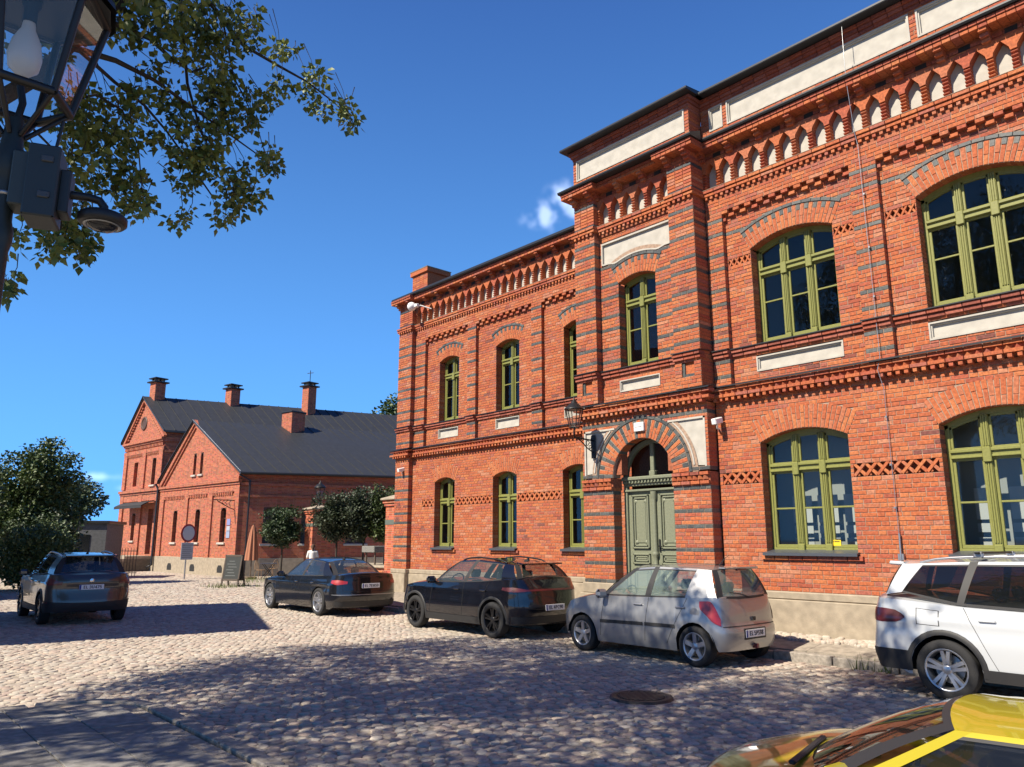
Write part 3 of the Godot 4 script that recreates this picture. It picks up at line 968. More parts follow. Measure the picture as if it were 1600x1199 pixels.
# dentils and top course wrapped over a pier
func pier_top(th: Node3D, a0: float, a1: float, w: float) -> void:
	var b = MB.new()
	b.box(Vector3(a0 + 0.01, 8.86, w - 0.5), Vector3(a1 - 0.01, 10.0, w - 0.012))
	obj("pier_backing", b, M.mortar_brick, th)
	var n = int(round((a1 - a0) / 0.125))
	for i in n:
		bat("dentil", a0 + (a1 - a0) * (i + 0.5) / n, 8.935, w + 0.05, 0.062, 0.06, 0.08)
	for k in range(0, 11):
		var v = 9.19 + k * G
		var m = 3
		for i in m:
			var l = (a1 - a0) / m
			bat("dark" if k in [0, 7] else "brick", a0 + l * (i + 0.5), v - 0.04, w, l - 0.008, G - 0.011, 0.42, 1 if k in [0, 7] else -1)
	for q in [[9.003, 0.065], [9.075, 0.09]]:
		for i in 3:
			var l = (a1 - a0 + 0.1) / 3
			bat("brick", a0 - 0.05 + l * (i + 0.5), q[0], w + q[1], l - 0.007, 0.062, 0.5)
	for q in 3:
		for x in [a0 + 0.07, a1 - 0.07]: bat("corbel", x, 9.945 - q * 0.068, w + 0.22 - q * 0.07, 0.125, 0.062, 0.3)
	n = int(round((a1 - a0 + 0.4) / 0.135))
	for i in n:
		var l = (a1 - a0 + 0.4) / n
		bat("brick", a0 - 0.2 + l * (i + 0.5), 10.00, w + 0.25, l - 0.007, 0.068, 0.6)
		bat("brick", a0 - 0.2 + l * (i + 0.5), 10.072, w + 0.27, l - 0.007, 0.064, 0.6, 3)

func attic(th: Node3D, mo: MB, a0: float, a1: float, w: float, pans: Array, dp := 0.1) -> void:
	strip(th, "eave_sheet", M.sheet, a0 - (0.24 if dp > 0.2 else 0.0), a1 + (0.24 if dp > 0.2 else 0.0), [[w - 0.05, 10.11], [w + 0.31, 10.11], [w + 0.33, 10.14], [w + 0.33, 10.17], [w - 0.05, 10.33]])
	var rects = []
	for p in pans: rects.append([p[0], p[1], 10.44, 10.97])
	lay(mo, a0, a1, 10.225, 11.05, w, [], rects, [], dp, dp)
	for p in pans: white_panel(th, p[0], p[1], 10.435, 10.97, w, 0.055)
	var n = int(round((a1 - a0) / 0.27))
	for q in [[11.035, 0.015, 0], [11.105, 0.05, 0], [11.175, 0.095, 0]]:
		for i in n:
			var e = q[1] as float
			var l = (a1 - a0 + (2 * e if dp > 0.2 else 0.0)) / n
			bat("brick", a0 - (e if dp > 0.2 else 0.0) + l * (i + 0.5), q[0], w + e, l - 0.008, 0.066, 0.35 + dp, [3, 6, 8][rng.randi() % 3])  # dark tones only: shade under the roof edge put into the colour
	var x = 0.18 if dp > 0.2 else 0.0
	strip(th, "attic_sheet", M.sheet, a0 - x, a1 + x, [[w - 0.4, 11.215], [w + 0.29, 11.215], [w + 0.30, 11.235], [w + 0.30, 11.27], [w - 0.4, 11.36]])
	var bk = MB.new()
	bk.box(Vector3(a0 + 0.02, 10.0, w - 0.42), Vector3(a1 - 0.02, 11.2, w - 0.12 if dp < 0.2 else w - 0.1))
	obj("attic_backing", bk, M.mortar_brick, th)

func top_panel(th: Node3D, c: float, h: Dictionary, w: float) -> void:
	# white field above the arch, its lower edge following the arch
	var b = MB.new()
	var o: float = h.r + h.ring + 0.02
	var lo = func(d: float) -> float:
		var y: float = h.cv + sqrt(maxf(0.0, o * o - d * d)) + 0.03
		var k = clampf((absf(d) - 0.5) / 0.3, 0.0, 1.0)
		return lerpf(y, 8.19, k * k * (3 - 2 * k))
	for i in 24:
		var d0 = -0.97 + 1.94 * i / 24.0
		var d1 = -0.97 + 1.94 * (i + 1) / 24.0
		b.prism(PackedVector2Array([Vector2(c + d0, lo.call(d0)), Vector2(c + d1, lo.call(d1)), Vector2(c + d1, 8.66), Vector2(c + d0, 8.66)]), w - 0.09, w - 0.045)
		b.prism(PackedVector2Array([Vector2(c + d0, lo.call(d0) - 0.035), Vector2(c + d1, lo.call(d1) - 0.035), Vector2(c + d1, lo.call(d1)), Vector2(c + d0, lo.call(d0))]), w - 0.09, w + 0.008)
	b.box(Vector3(c - 1.0, 8.66, w - 0.09), Vector3(c + 1.0, 8.70, w + 0.008))
	for s in [-1, 1]: b.box(Vector3(c + s * 0.985 - 0.018, 8.17, w - 0.09), Vector3(c + s * 0.985 + 0.018, 8.66, w + 0.007))
	obj("white_panel", b, M.plaster, th)

func portal(th: Node3D, h: Dictionary, w: float) -> void:
	var c: float = h.c
	# white spandrels with the arch cut out of them
	for s in [-1, 1]:
		var b = MB.new()
		var o: float = h.r + h.ring + 0.05
		var out = PackedVector2Array()
		out.append(Vector2(c + s * 1.60, 3.34)); out.append(Vector2(c + s * 1.60, 4.30)); out.append(Vector2(c + s * 0.74, 4.30))
		var top_d = sqrt(maxf(0.0, o * o - (4.26 - h.cv) ** 2))
		for i in 11:
			var an = lerpf(acos(clampf((4.26 - h.cv) / o, -1, 1)), acos(clampf((3.36 - h.cv) / o, -1, 1)), i / 10.0)
			out.append(Vector2(c + s * o * sin(an), h.cv + o * cos(an)))
		b.prism(out, w - 0.1, w - 0.03)
		for e in [[Vector2(1.60, 3.34), Vector2(1.60, 4.30)], [Vector2(1.60, 4.30), Vector2(0.74, 4.30)]]:
			var x0: float = minf(e[0].x, e[1].x); var x1: float = maxf(e[0].x, e[1].x)
			b.box(Vector3(c + (s * x0 if s > 0 else -x1) - 0.02, minf(e[0].y, e[1].y) - 0.02, w - 0.09), Vector3(c + (s * x1 if s > 0 else -x0) + 0.02, maxf(e[0].y, e[1].y) + 0.02, w + 0.006))
		for i in range(3, out.size() - 1):
			var p0 = out[i]; var p1 = out[i + 1]
			var q0 = p0 + Vector2(s * 0.03, 0.012); var q1 = p1 + Vector2(s * 0.03, 0.012)
			b.prism(PackedVector2Array([p0, p1, q1, q0]), w - 0.09, w + 0.006)
		obj("white_spandrel", b, M.plaster, th)
		# brick border filling between the ring and the spandrel, and impost band
		var x0 = c + (0.80 if s > 0 else -1.68)
		for q in [[3.185, 0.06, 0.066], [3.01, 0.05, 0.066]]:
			for i in 4: bat("brick", x0 + 0.11 + i * 0.22, q[0], w + q[1], 0.21, q[2], 0.3)
		for i in 7:
			var sb = Basis(Vector3(0, 1, 0), PI / 4) * Basis.from_scale(Vector3(0.085, 0.075, 0.085))
			piece("saw", Transform3D(sb, Vector3(x0 + 0.06 + i * 0.125, 3.10, w + 0.035)), tone())
		var bk = MB.new()
		bk.box(Vector3(x0, 2.97, w - 0.3), Vector3(x0 + 0.88, 3.22, w - 0.005))
		bk.box(Vector3(c + (0.62 if s > 0 else -1.62), 3.3, w - 0.3), Vector3(c + (1.62 if s > 0 else -0.62), 4.32, w - 0.095))
		obj("portal_backing", bk, M.mortar_brick, th)
	# small number plate on the keystone
	var k = MB.new()
	k.bevel(Vector3(c - 0.0 - 0.13, 4.17, w + 0.0), Vector3(c + 0.13, 4.36, w + 0.06), 0.008)
	var ks = obj("number_plate", k, M.white_plastic, th)
	k = MB.new()
	k.box(Vector3(c - 0.09, 4.255, w + 0.06), Vector3(c + 0.09, 4.27, w + 0.062))
	obj("lettering", k, M.steel, ks)
	# door in its recess
	var d = w - 0.40
	var door = Node3D.new()
	door.name = "door"
	th.add_child(door, true)
	var b = MB.new()
	for s in [-1, 1]: b.bevel(Vector3(c + s * 0.80 - (0.09 if s > 0 else 0.0), 0.42, d - 0.06), Vector3(c + s * 0.80 + (0.09 if s < 0 else 0.0), 3.24, d + 0.04), 0.01)
	for i in 20:
		var t0 = -PI / 2 + PI * i / 20.0
		var t1 = -PI / 2 + PI * (i + 1) / 20.0
		b.prism(PackedVector2Array([Vector2(c + 0.72 * sin(t0), h.cv + 0.72 * cos(t0)), Vector2(c + 0.72 * sin(t1), h.cv + 0.72 * cos(t1)), Vector2(c + 0.815 * sin(t1), h.cv + 0.815 * cos(t1)), Vector2(c + 0.815 * sin(t0), h.cv + 0.815 * cos(t0))]), d - 0.06, d + 0.04)
	obj("door_frame", b, M.door, door)
	b = MB.new()
	b.bevel(Vector3(c - 0.80, 3.05, d - 0.05), Vector3(c + 0.80, 3.12, d + 0.05), 0.01)
	b.bevel(Vector3(c - 0.80, 3.10, d - 0.05), Vector3(c + 0.80, 3.17, d + 0.085), 0.012)
	b.bevel(Vector3(c - 0.80, 3.165, d - 0.05), Vector3(c + 0.80, 3.25, d + 0.14), 0.02)
	for i in 18: b.box(Vector3(c - 0.77 + i * 0.0865, 3.12, d + 0.085), Vector3(c - 0.73 + i * 0.0865, 3.16, d + 0.115))
	b.bevel(Vector3(c - 0.80, 2.93, d - 0.05), Vector3(c + 0.80, 2.98, d + 0.06), 0.01)
	obj("transom", b, M.door, door)
	b = MB.new()
	b.bevel(Vector3(c - 0.05, 3.24, d - 0.03), Vector3(c + 0.05, 3.96, d + 0.05), 0.012)
	b.bevel(Vector3(c - 0.075, 3.25, d - 0.03), Vector3(c + 0.075, 3.36, d + 0.07), 0.012)
	obj("fanlight_bar", b, M.door, door)
	b = MB.new()
	for i in 20:
		var t0 = -PI / 2 + PI * i / 20.0
		var t1 = -PI / 2 + PI * (i + 1) / 20.0
		b.tri(Vector3(c, 3.24, d), Vector3(c + 0.73 * sin(t1), h.cv + 0.73 * cos(t1), d), Vector3(c + 0.73 * sin(t0), h.cv + 0.73 * cos(t0), d))
	obj("pane", b, M.pane, door)
	for s in [-1, 1]:
		b = MB.new()
		var l = c + (0.05 if s > 0 else -0.71)
		b.box(Vector3(l, 0.42, d - 0.05), Vector3(l + 0.66, 2.93, d - 0.01))
		for q in [[1.72, 2.86], [1.40, 1.62], [0.55, 1.30]]:
			for st in [[0.0, 0.035], [0.05, 0.02]]:
				var o: float = st[0]
				for f in [[l + 0.1 + o, q[0] + o, l + 0.56 - o, q[0] + o + 0.035], [l + 0.1 + o, q[1] - o - 0.035, l + 0.56 - o, q[1] - o], [l + 0.1 + o, q[0] + o, l + 0.135 + o, q[1] - o], [l + 0.525 - o, q[0] + o, l + 0.56 - o, q[1] - o]]:
					b.bevel(Vector3(f[0], f[1], d - 0.02), Vector3(f[2], f[3], d + st[1]), 0.008)
			if q[1] - q[0] > 1:
				b.bevel(Vector3(l + 0.2, q[0] + 0.12, d - 0.02), Vector3(l + 0.46, q[1] - 0.12, d + 0.006), 0.01)
				for cx in [l + 0.2, l + 0.46]:
					for cy in [q[0] + 0.14, q[1] - 0.14]: b.lathe([Vector2(0.0, 0.022), Vector2(0.03, 0.016), Vector2(0.045, 0.0)], 8, Transform3D(Basis(Vector3.RIGHT, PI / 2), Vector3(cx, cy, d)))
			else: b.bevel(Vector3(l + 0.2, q[0] + 0.09, d - 0.02), Vector3(l + 0.46, q[1] - 0.09, d + 0.012), 0.008)
		obj("door_leaf", b, M.door, door)
	b = MB.new()
	b.lathe([Vector2(0.065, 0.42), Vector2(0.065, 1.28), Vector2(0.085, 1.30), Vector2(0.085, 1.36), Vector2(0.05, 1.40), Vector2(0.05, 1.55), Vector2(0.08, 1.58), Vector2(0.08, 1.64), Vector2(0.055, 1.68), Vector2(0.05, 2.74), Vector2(0.075, 2.78), Vector2(0.08, 2.92)], 14, P(c, 0, d + 0.015))
	obj("centre_column", b, M.door, door)
	b = MB.new()
	b.bevel(Vector3(c + 0.085, 1.66, d), Vector3(c + 0.125, 1.92, d + 0.02), 0.006)
	b.tube([Vector3(c + 0.105, 1.78, d + 0.01), Vector3(c + 0.105, 1.78, d + 0.07), Vector3(c + 0.2, 1.77, d + 0.075)], [0.011], 8)
	obj("door_handle", b, M.black_metal, door)

# ------------------------------------------------------------------ ground
func on_slabs(x: float, z: float) -> bool:
	# near pavement: straight edge, rounded corner
	var edge = 3.08 if z < -6.2 else 3.08 + (z + 6.2) * -0.55
	if x > edge or z < -10.2 or z > -2.5: return false
	var r = 1.0
	if x > edge - r and z < -10.2 + r:
		return Vector2(x - (edge - r), z - (-10.2 + r)).length() < r
	return true

func ground() -> void:
	var b = MB.new()
	var e = 1500.0
	b.quad(Vector3(-e, -0.10, e), Vector3(e, -0.10, e), Vector3(e, -0.10, -e), Vector3(-e, -0.10, -e))
	struct("ground", b, M.earth)
	b = MB.new()
	b.quad(Vector3(-12, -0.012, 12), Vector3(12.1, -0.012, 12), Vector3(12.1, -0.012, -24), Vector3(-12, -0.012, -24))
	b.quad(Vector3(-12, -0.012, -24), Vector3(30, -0.012, -24), Vector3(30, -0.012, -75), Vector3(-12, -0.012, -75))
	var road = struct("road", b, M.sand)
	# field stones of the street
	var st = MB.new()
	var rows = []
	for q in [[0.50, -0.6], [0.495, 0.40], [0.44, 0.78], [0.27, 0.97], [0.0, 1.0]]:
		var line = PackedVector3Array()
		for k in 10:
			var an = -TAU * k / 9.0
			var wob = 1.0 + 0.10 * sin(an * 2.0 + 0.7) + 0.07 * sin(an * 3.0 + 2.0) + 0.05 * sin(an * 5.0)
			line.append(Vector3(q[0] * wob * cos(an), q[1], q[0] * wob * sin(an)))
		rows.append(line)
	st.grid(rows, false, true)
	var base = mat(lin(0.3, 0.3, 0.3), 0.9, 0.0, tex(0.03, 0.8, 1.0, 61), 1.6, M.fine, 0.35)
	kind("cobble", st.mesh(), [lin(0.496, 0.415, 0.331), lin(0.449, 0.370, 0.302), lin(0.507, 0.453, 0.368), lin(0.402, 0.343, 0.285), lin(0.507, 0.402, 0.319), lin(0.365, 0.307, 0.257), lin(0.507, 0.453, 0.384), lin(0.458, 0.402, 0.331), lin(0.412, 0.321, 0.265)], base)
	var wear = FastNoiseLite.new()
	wear.seed = 5; wear.frequency = 0.22
	var z = -1.0
	var row = 0
	while z > -62.0:
		var p = 0.138 if z > -24 else 0.2
		var xmax = 11.95 if z > -23.2 else 16.5
		var x = maxf(-1.0, -z * 0.10 - 2.0) + (p * 0.5 if row % 2 else 0.0)
		while x < xmax:
			var px = x + rng.randf_range(-0.032, 0.032)
			var pz = z + rng.randf_range(-0.03, 0.03)
			var wn = wear.get_noise_2d(px, pz * 0.7)
			if not on_slabs(px - 0.12, pz) and not on_slabs(px, pz + 0.12) and Vector2(px - 7.85, pz + 6.4).length() > 0.48 and rng.randf() < 0.985 - maxf(0.0, wn - 0.25) * 1.0:
				var s = p * rng.randf_range(0.86, 1.08)
				var hgt = (0.0195 + rng.randf_range(-0.005, 0.006)) * (1.0 - maxf(0.0, wn) * 0.7)
				var bs = Basis(Vector3.UP, rng.randf() * TAU) * Basis.from_scale(Vector3(s * rng.randf_range(0.85, 1.15), hgt, s * rng.randf_range(0.8, 1.0)))
				bs = Basis(Vector3(rng.randf_range(-1, 1), 0, rng.randf_range(-1, 1)).normalized(), rng.randf_range(0, 0.10)) * bs
				piece("cobble", Transform3D(bs, Vector3(px, -0.014, pz)), rng.randi() % 9)
			x += p
		z -= p * 0.92
		row += 1
	flush("cobble", "cobblestone", "cobblestone_field", road)
	# manhole lid
	var mh = thing("manhole_cover", "round ribbed iron manhole cover set in the cobbles", "manhole", Vector3(7.85, 0, -6.4))
	b = MB.new()
	b.lathe([Vector2(0.0, 0.012), Vector2(0.30, 0.012), Vector2(0.30, -0.05)], 28)
	obj("lid", b, mat(lin(0.07, 0.062, 0.055), 0.6, 0.6, M.grain, 2.0), mh)
	b = MB.new()
	b.lathe([Vector2(0.31, -0.05), Vector2(0.31, 0.016), Vector2(0.38, 0.016), Vector2(0.40, -0.05)], 28)
	obj("rim", b, mat(lin(0.09, 0.08, 0.07), 0.6, 0.6, M.grain, 2.0), mh)
	for i in 11:
		var w = sqrt(maxf(0.0, 0.285 * 0.285 - (i - 5.0) * (i - 5.0) * 0.0028))
		b = MB.new()
		b.bevel(Vector3(-w, 0.01, (i - 5) * 0.052 - 0.012), Vector3(w, 0.024, (i - 5) * 0.052 + 0.012), 0.004)
		obj("rib", b, mat(lin(0.09, 0.08, 0.07), 0.55, 0.6), mh)
	# pavement along the building
	b = MB.new()
	z = 3.0
	while z > -22.4:
		var z1 = maxf(z - 1.9, -22.6)
		for q in [[12.15, 12.66], [12.67, 13.2]] + ([[13.21, 14.6]] if z < -11.9 else []):
			var y0: float = lerpf(0.15, 0.28, clampf((q[0] - 12.15) / 1.0, 0, 1))
			var y1: float = lerpf(0.15, 0.28, clampf((q[1] - 12.15) / 1.0, 0, 1))
			var A = Vector3(q[0], y0, z - 0.004); var B = Vector3(q[1], y1, z - 0.004); var C = Vector3(q[1], y1, z1 + 0.004); var D = Vector3(q[0], y0, z1 + 0.004)
			b.quad(A, B, C, D)
			b.quad(A + Vector3.DOWN * 0.3, A, D, D + Vector3.DOWN * 0.3)
			b.quad(B + Vector3.DOWN * 0.05, A + Vector3.DOWN * 0.05, A, B)
			b.quad(D + Vector3.DOWN * 0.05, C + Vector3.DOWN * 0.05, C, D)
		z = z1
	b.quad(Vector3(12.15, 0.135, 3), Vector3(13.2, 0.262, 3), Vector3(13.2, 0.262, -22.6), Vector3(12.15, 0.135, -22.6))
	var pv = struct("pavement", b, M.pave)
	z = 3.0
	var kb = MB.new()
	kb.bevel(Vector3(-0.08, -0.2, -0.49), Vector3(0.08, 0.0, 0.49), 0.012)
	var km = kb.mesh()
	while z > -22.6:
		inst("kerb_stone", km, M.kerb, pv, Transform3D(Basis(Vector3.UP, rng.randf_range(-0.015, 0.015)), Vector3(12.065 + rng.randf_range(-0.012, 0.012), 0.125 + rng.randf_range(-0.02, 0.012), z - 0.5)))
		z -= 1.0
	kinds["rubble"] = {"mesh": kinds.cobble.mesh, "tones": kinds.cobble.tones, "mats": kinds.cobble.mats, "vm": kinds.cobble.vm, "list": []}
	for i in 900:
		var pz = rng.randf_range(-8.4, 0.5)
		var px = rng.randf_range(12.72, 13.04)
		var s = rng.randf_range(0.06, 0.15)
		piece("rubble", Transform3D(Basis(Vector3.UP, rng.randf() * TAU) * Basis.from_scale(Vector3(s, s * 0.45, s * 0.8)), Vector3(px, lerpf(0.15, 0.28, (px - 12.15) / 1.0) - 0.012, pz)), [2, 6, 0, 4, 7][rng.randi() % 5])
	flush("rubble", "rubble_stone", "rubble_strip", pv)
	# near pavement of square slabs
	b = MB.new()
	var gx = -7.0
	while gx < 3.2:
		var gz = -10.4
		while gz < -2.4:
			if on_slabs(gx + 0.1, gz + 0.1) and on_slabs(gx - 0.1, gz - 0.1):
				b.box(Vector3(gx - 0.1, -0.05, gz - 0.1), Vector3(gx + 0.1, 0.107, gz + 0.1))
			gz += 0.2
		gx += 0.2
	var np = struct("near_pavement", b, M.sand)
	var sb = MB.new()
	sb.bevel(Vector3(-0.246, -0.05, -0.246), Vector3(0.246, 0.0, 0.246), 0.006)
	var smesh = sb.mesh()
	var smats = []
	for t in [1.0, 0.86, 1.12, 0.95]: smats.append(mat(lin(0.29 * t, 0.275 * t, 0.25 * t), 0.95, 0.0, M.slab.albedo_texture, 0.8, M.fine, 0.3))
	for i in range(-12, 8):
		for j in range(-4, 18):
			var c = Vector2(i * 0.5, -10.3 + j * 0.5).rotated(0.0)
			var ok = true
			for q in [[-0.22, -0.22], [0.22, -0.22], [0.22, 0.22], [-0.22, 0.22]]:
				if not on_slabs(c.x + q[0] + 0.12, c.y + q[1]) or not on_slabs(c.x + q[0], c.y + q[1] - 0.12): ok = false
			if ok and c.x > -3.0:
				inst("paving_slab", smesh, smats[rng.randi() % 4], np, Transform3D(Basis(Vector3.UP, rng.randf_range(-0.006, 0.006)), Vector3(c.x, 0.12 + rng.randf_range(-0.004, 0.004), c.y)))
	# its kerb follows the rounded corner
	var path = []
	path.append([Vector3(-3.0, 0.12, -10.2), 0.0])
	var xx = -3.0
	while xx < 2.0:
		inst("kerb_stone", km, M.kerb, np, Transform3D(Basis(Vector3.UP, PI / 2), Vector3(xx + 0.5, 0.128, -10.14)))
		xx += 1.0
	for i in 3:
		var an = PI / 2 * (i + 0.5) / 3.0
		inst("kerb_stone", km, M.kerb, np, Transform3D(Basis(Vector3.UP, PI / 2 - an) * Basis.from_scale(Vector3(1, 1, 0.53)), Vector3(2.08 + 0.94 * sin(an), 0.128, -9.2 - 0.94 * cos(an))))
	for i in 3:
		inst("kerb_stone", km, M.kerb, np, P(3.02, 0.128, -8.7 + i * 1.0))
	for i in 4:
		var f = -6.2 + i * 0.9
		inst("kerb_stone", km, M.kerb, np, Transform3D(Basis(Vector3.UP, -0.5), Vector3(3.02 - 0.55 * (i * 0.9 + 0.4), 0.128, f + 0.45)))

# ------------------------------------------------------------------ cars
# local axes of a car: x to its front, y up, z to its right; origin on the ground below its middle
func curve(pts: Array, d: float) -> float:
	# smooth line through [d, value] pairs
	if d <= pts[0][0]: return pts[0][1]
	for i in pts.size() - 1:
		if d <= pts[i + 1][0]:
			var t: float = (d - pts[i][0]) / (pts[i + 1][0] - pts[i][0])
			var p0: float = pts[maxi(i - 1, 0)][1]; var p1: float = pts[i][1]; var p2: float = pts[i + 1][1]; var p3: float = pts[mini(i + 2, pts.size() - 1)][1]
			var m1 = (p2 - p0) * 0.5 if i > 0 else p2 - p1
			var m2 = (p3 - p1) * 0.5 if i + 2 < pts.size() else p2 - p1
			if (p2 - p1) * m1 < 0: m1 = 0.0
			if (p2 - p1) * m2 < 0: m2 = 0.0
			return p1 * (2 * t * t * t - 3 * t * t + 1) + m1 * (t * t * t - 2 * t * t + t) + p2 * (-2 * t * t * t + 3 * t * t) + m2 * (t * t * t - t * t)
	return pts[-1][1]

class Shell:
	var c: Dictionary
	var host
	var line = []   # half outline, front middle to rear middle, as (x, z)
	func _init(spec: Dictionary, h) -> void:
		c = spec
		host = h
		var L: float = c.L; var W: float = c.W
		var fx: float = L / 2 - c.cap_f
		var rx: float = -L / 2 + c.cap_r
		for i in 11:
			var th = PI / 2 * (1.0 - i / 10.0)
			line.append(Vector2(fx + c.cap_f * pow(sin(th), 2.0 / c.pow_f), W / 2 * pow(cos(th), 2.0 / c.pow_f)))
		var xs = []
		for a in [c.ax_f, c.ax_r]:
			for k in 13: xs.append(a + c.arch * cos(PI * k / 12.0))
			xs.append(a + c.arch + 0.004); xs.append(a - c.arch - 0.004)
		var x = fx - 0.12
		while x > rx + 0.05:
			var near = false
			for q in xs: near = near or absf(q - x) < 0.035
			if not near: xs.append(x)
			x -= 0.12
		xs.sort()
		xs.reverse()
		for q in xs:
			if q < fx - 0.01 and q > rx + 0.01: line.append(Vector2(q, W / 2))
		# wheels that reach into the rounded ends keep their columns by bending inwards
		for i in 11:
			var th = PI / 2 * (i / 10.0)
			line.append(Vector2(rx - c.cap_r * pow(sin(th), 2.0 / c.pow_r), W / 2 * pow(cos(th), 2.0 / c.pow_r)))
	func low(x: float) -> float:
		var y: float = c.gc + (0.05 if absf(x) > c.L / 2 - 0.5 else 0.0)
		for a in [c.ax_f, c.ax_r]:
			var d: float = c.arch * c.arch - (x - a) * (x - a)
			if d > 0: y = maxf(y, c.wr + sqrt(d))
		return y
	func top(x: float) -> float:
		return host.curve(c.top, c.L / 2 - x)
	func at(p: Vector2, y: float, out := 0.0) -> Vector3:
		var fw: float = clampf((p.x - (c.L / 2 - c.cap_f)) / c.cap_f, 0.0, 1.0)
		var rw: float = clampf((-p.x - (c.L / 2 - c.cap_r)) / c.cap_r, 0.0, 1.0)
		var x: float = p.x - fw * fw * host.curve(c.nose, y) + rw * rw * host.curve(c.tail, y)
		var k: float = 1.0 - (host.curve(c.side, y) + clampf(-p.x / c.L, 0.0, 0.5) * 0.05) / (c.W / 2)
		var z: float = p.y * k
		var v = Vector3(x, y, z)
		if out != 0.0:
			var nrm = Vector3(fw * fw - rw * rw, 0, (1.0 - fw * fw - rw * rw) if absf(p.y) > 0.02 else 0.0).normalized()
			v += nrm * out
		return v
	func point(t: float) -> Vector2:
		var i = clampi(int(t), 0, line.size() - 2)
		return line[i].lerp(line[i + 1], t - i)
	# how far along the half outline a place x is, on the side (front to rear)
	func along(x: float) -> float:
		for i in range(10, line.size() - 11):
			if line[i].x >= x and line[i + 1].x <= x:
				return i + (line[i].x - x) / maxf(1e-5, line[i].x - line[i + 1].x)
		return 10.0 if x > 0 else float(line.size() - 11)

func flip_z(v: Vector3, s: int) -> Vector3:
	return Vector3(v.x, v.y, v.z * s)

func patch(sh: Shell, t0: float, t1: float, lo: Array, hi: Array, s: int, out: float, n := 10, m := 5) -> MB:
	# a piece of the skin between two lines given as [share, height] pairs, lifted by out
	var b = MB.new()
	var rows = []
	for j in m + 1:
		var row = PackedVector3Array()
		for i in n + 1:
			var f = float(i) / n
			var y = lerpf(curve(lo, f), curve(hi, f), float(j) / m)
			row.append(flip_z(sh.at(sh.point(lerpf(t0, t1, f)), y, out), s))
		rows.append(row)
	b.grid(rows, s > 0)
	return b

func wheel(car: Node3D, c: Dictionary, x: float, s: int) -> void:
	var w = Node3D.new()
	w.name = "wheel"
	car.add_child(w, true)
	w.position = Vector3(x, c.wr, s * (c.W / 2 - 0.115))
	w.rotation.y = 0.0 if s > 0 else PI
	var turn = Transform3D(Basis(Vector3.RIGHT, PI / 2), Vector3.ZERO)
	var b = MB.new()
	var r: float = c.wr
	var ri: float = c.rim
	b.lathe([Vector2(ri, -0.10), Vector2(ri + 0.02, -0.105), Vector2(r - 0.03, -0.105), Vector2(r, -0.08), Vector2(r, 0.075), Vector2(r - 0.012, 0.095), Vector2(r - 0.045, 0.108), Vector2(ri + 0.03, 0.108), Vector2(ri + 0.004, 0.098), Vector2(ri - 0.004, 0.085)], 32, turn)
	obj("tyre", b, M.tyre, w)
	b = MB.new()
	b.lathe([Vector2(ri + 0.002, 0.098), Vector2(ri - 0.012, 0.10), Vector2(ri - 0.022, 0.085), Vector2(ri - 0.03, 0.0), Vector2(ri - 0.03, -0.09)], 32, turn)
	b.lathe([Vector2(0.0, 0.085), Vector2(0.03, 0.085), Vector2(0.055, 0.075), Vector2(0.075, 0.06), Vector2(0.08, 0.0)], 16, turn)
	var n: int = c.spokes
	for k in n:
		var prs: Array = [-0.16, 0.16] if c.get("twin", false) else [0.0]
		for q in prs:
			var an: float = TAU * (k + 0.25) / n
			var bt = Basis(Vector3(0, 0, 1), an)
			var w0: float = c.spoke_w * 0.7
			var w1: float = c.spoke_w
			var o: float = q * ri
			var pts = [Vector3(0.05, -w0 + o * 0.3, 0.078), Vector3(ri - 0.012, -w1 * 0.75 + o, 0.088), Vector3(ri - 0.012, w1 * 0.75 + o, 0.088), Vector3(0.05, w0 + o * 0.3, 0.078)]
			var bk = []
			for p in pts: bk.append(bt * (p + Vector3(0, signf(p.y - o * 0.6) * 0.008, -0.045)))
			var fr = []
			for p in pts: fr.append(bt * p)
			b.quad(fr[0], fr[1], fr[2], fr[3])
			for e in 4:
				var f = (e + 1) % 4
				b.quad(bk[e], bk[f], fr[f], fr[e])
	obj("rim", b, c.rim_mat, w)
	b = MB.new()
	b.lathe([Vector2(0.0, -0.03), Vector2(ri * 0.68, -0.03), Vector2(ri * 0.68, -0.05)], 24, turn)
	obj("brake_disc", b, M.steel, w)
	b = MB.new()
	b.lathe([Vector2(0.0, -0.06), Vector2(ri - 0.02, -0.06)], 24, turn)
	obj("wheel_back", b, M.dark, w)

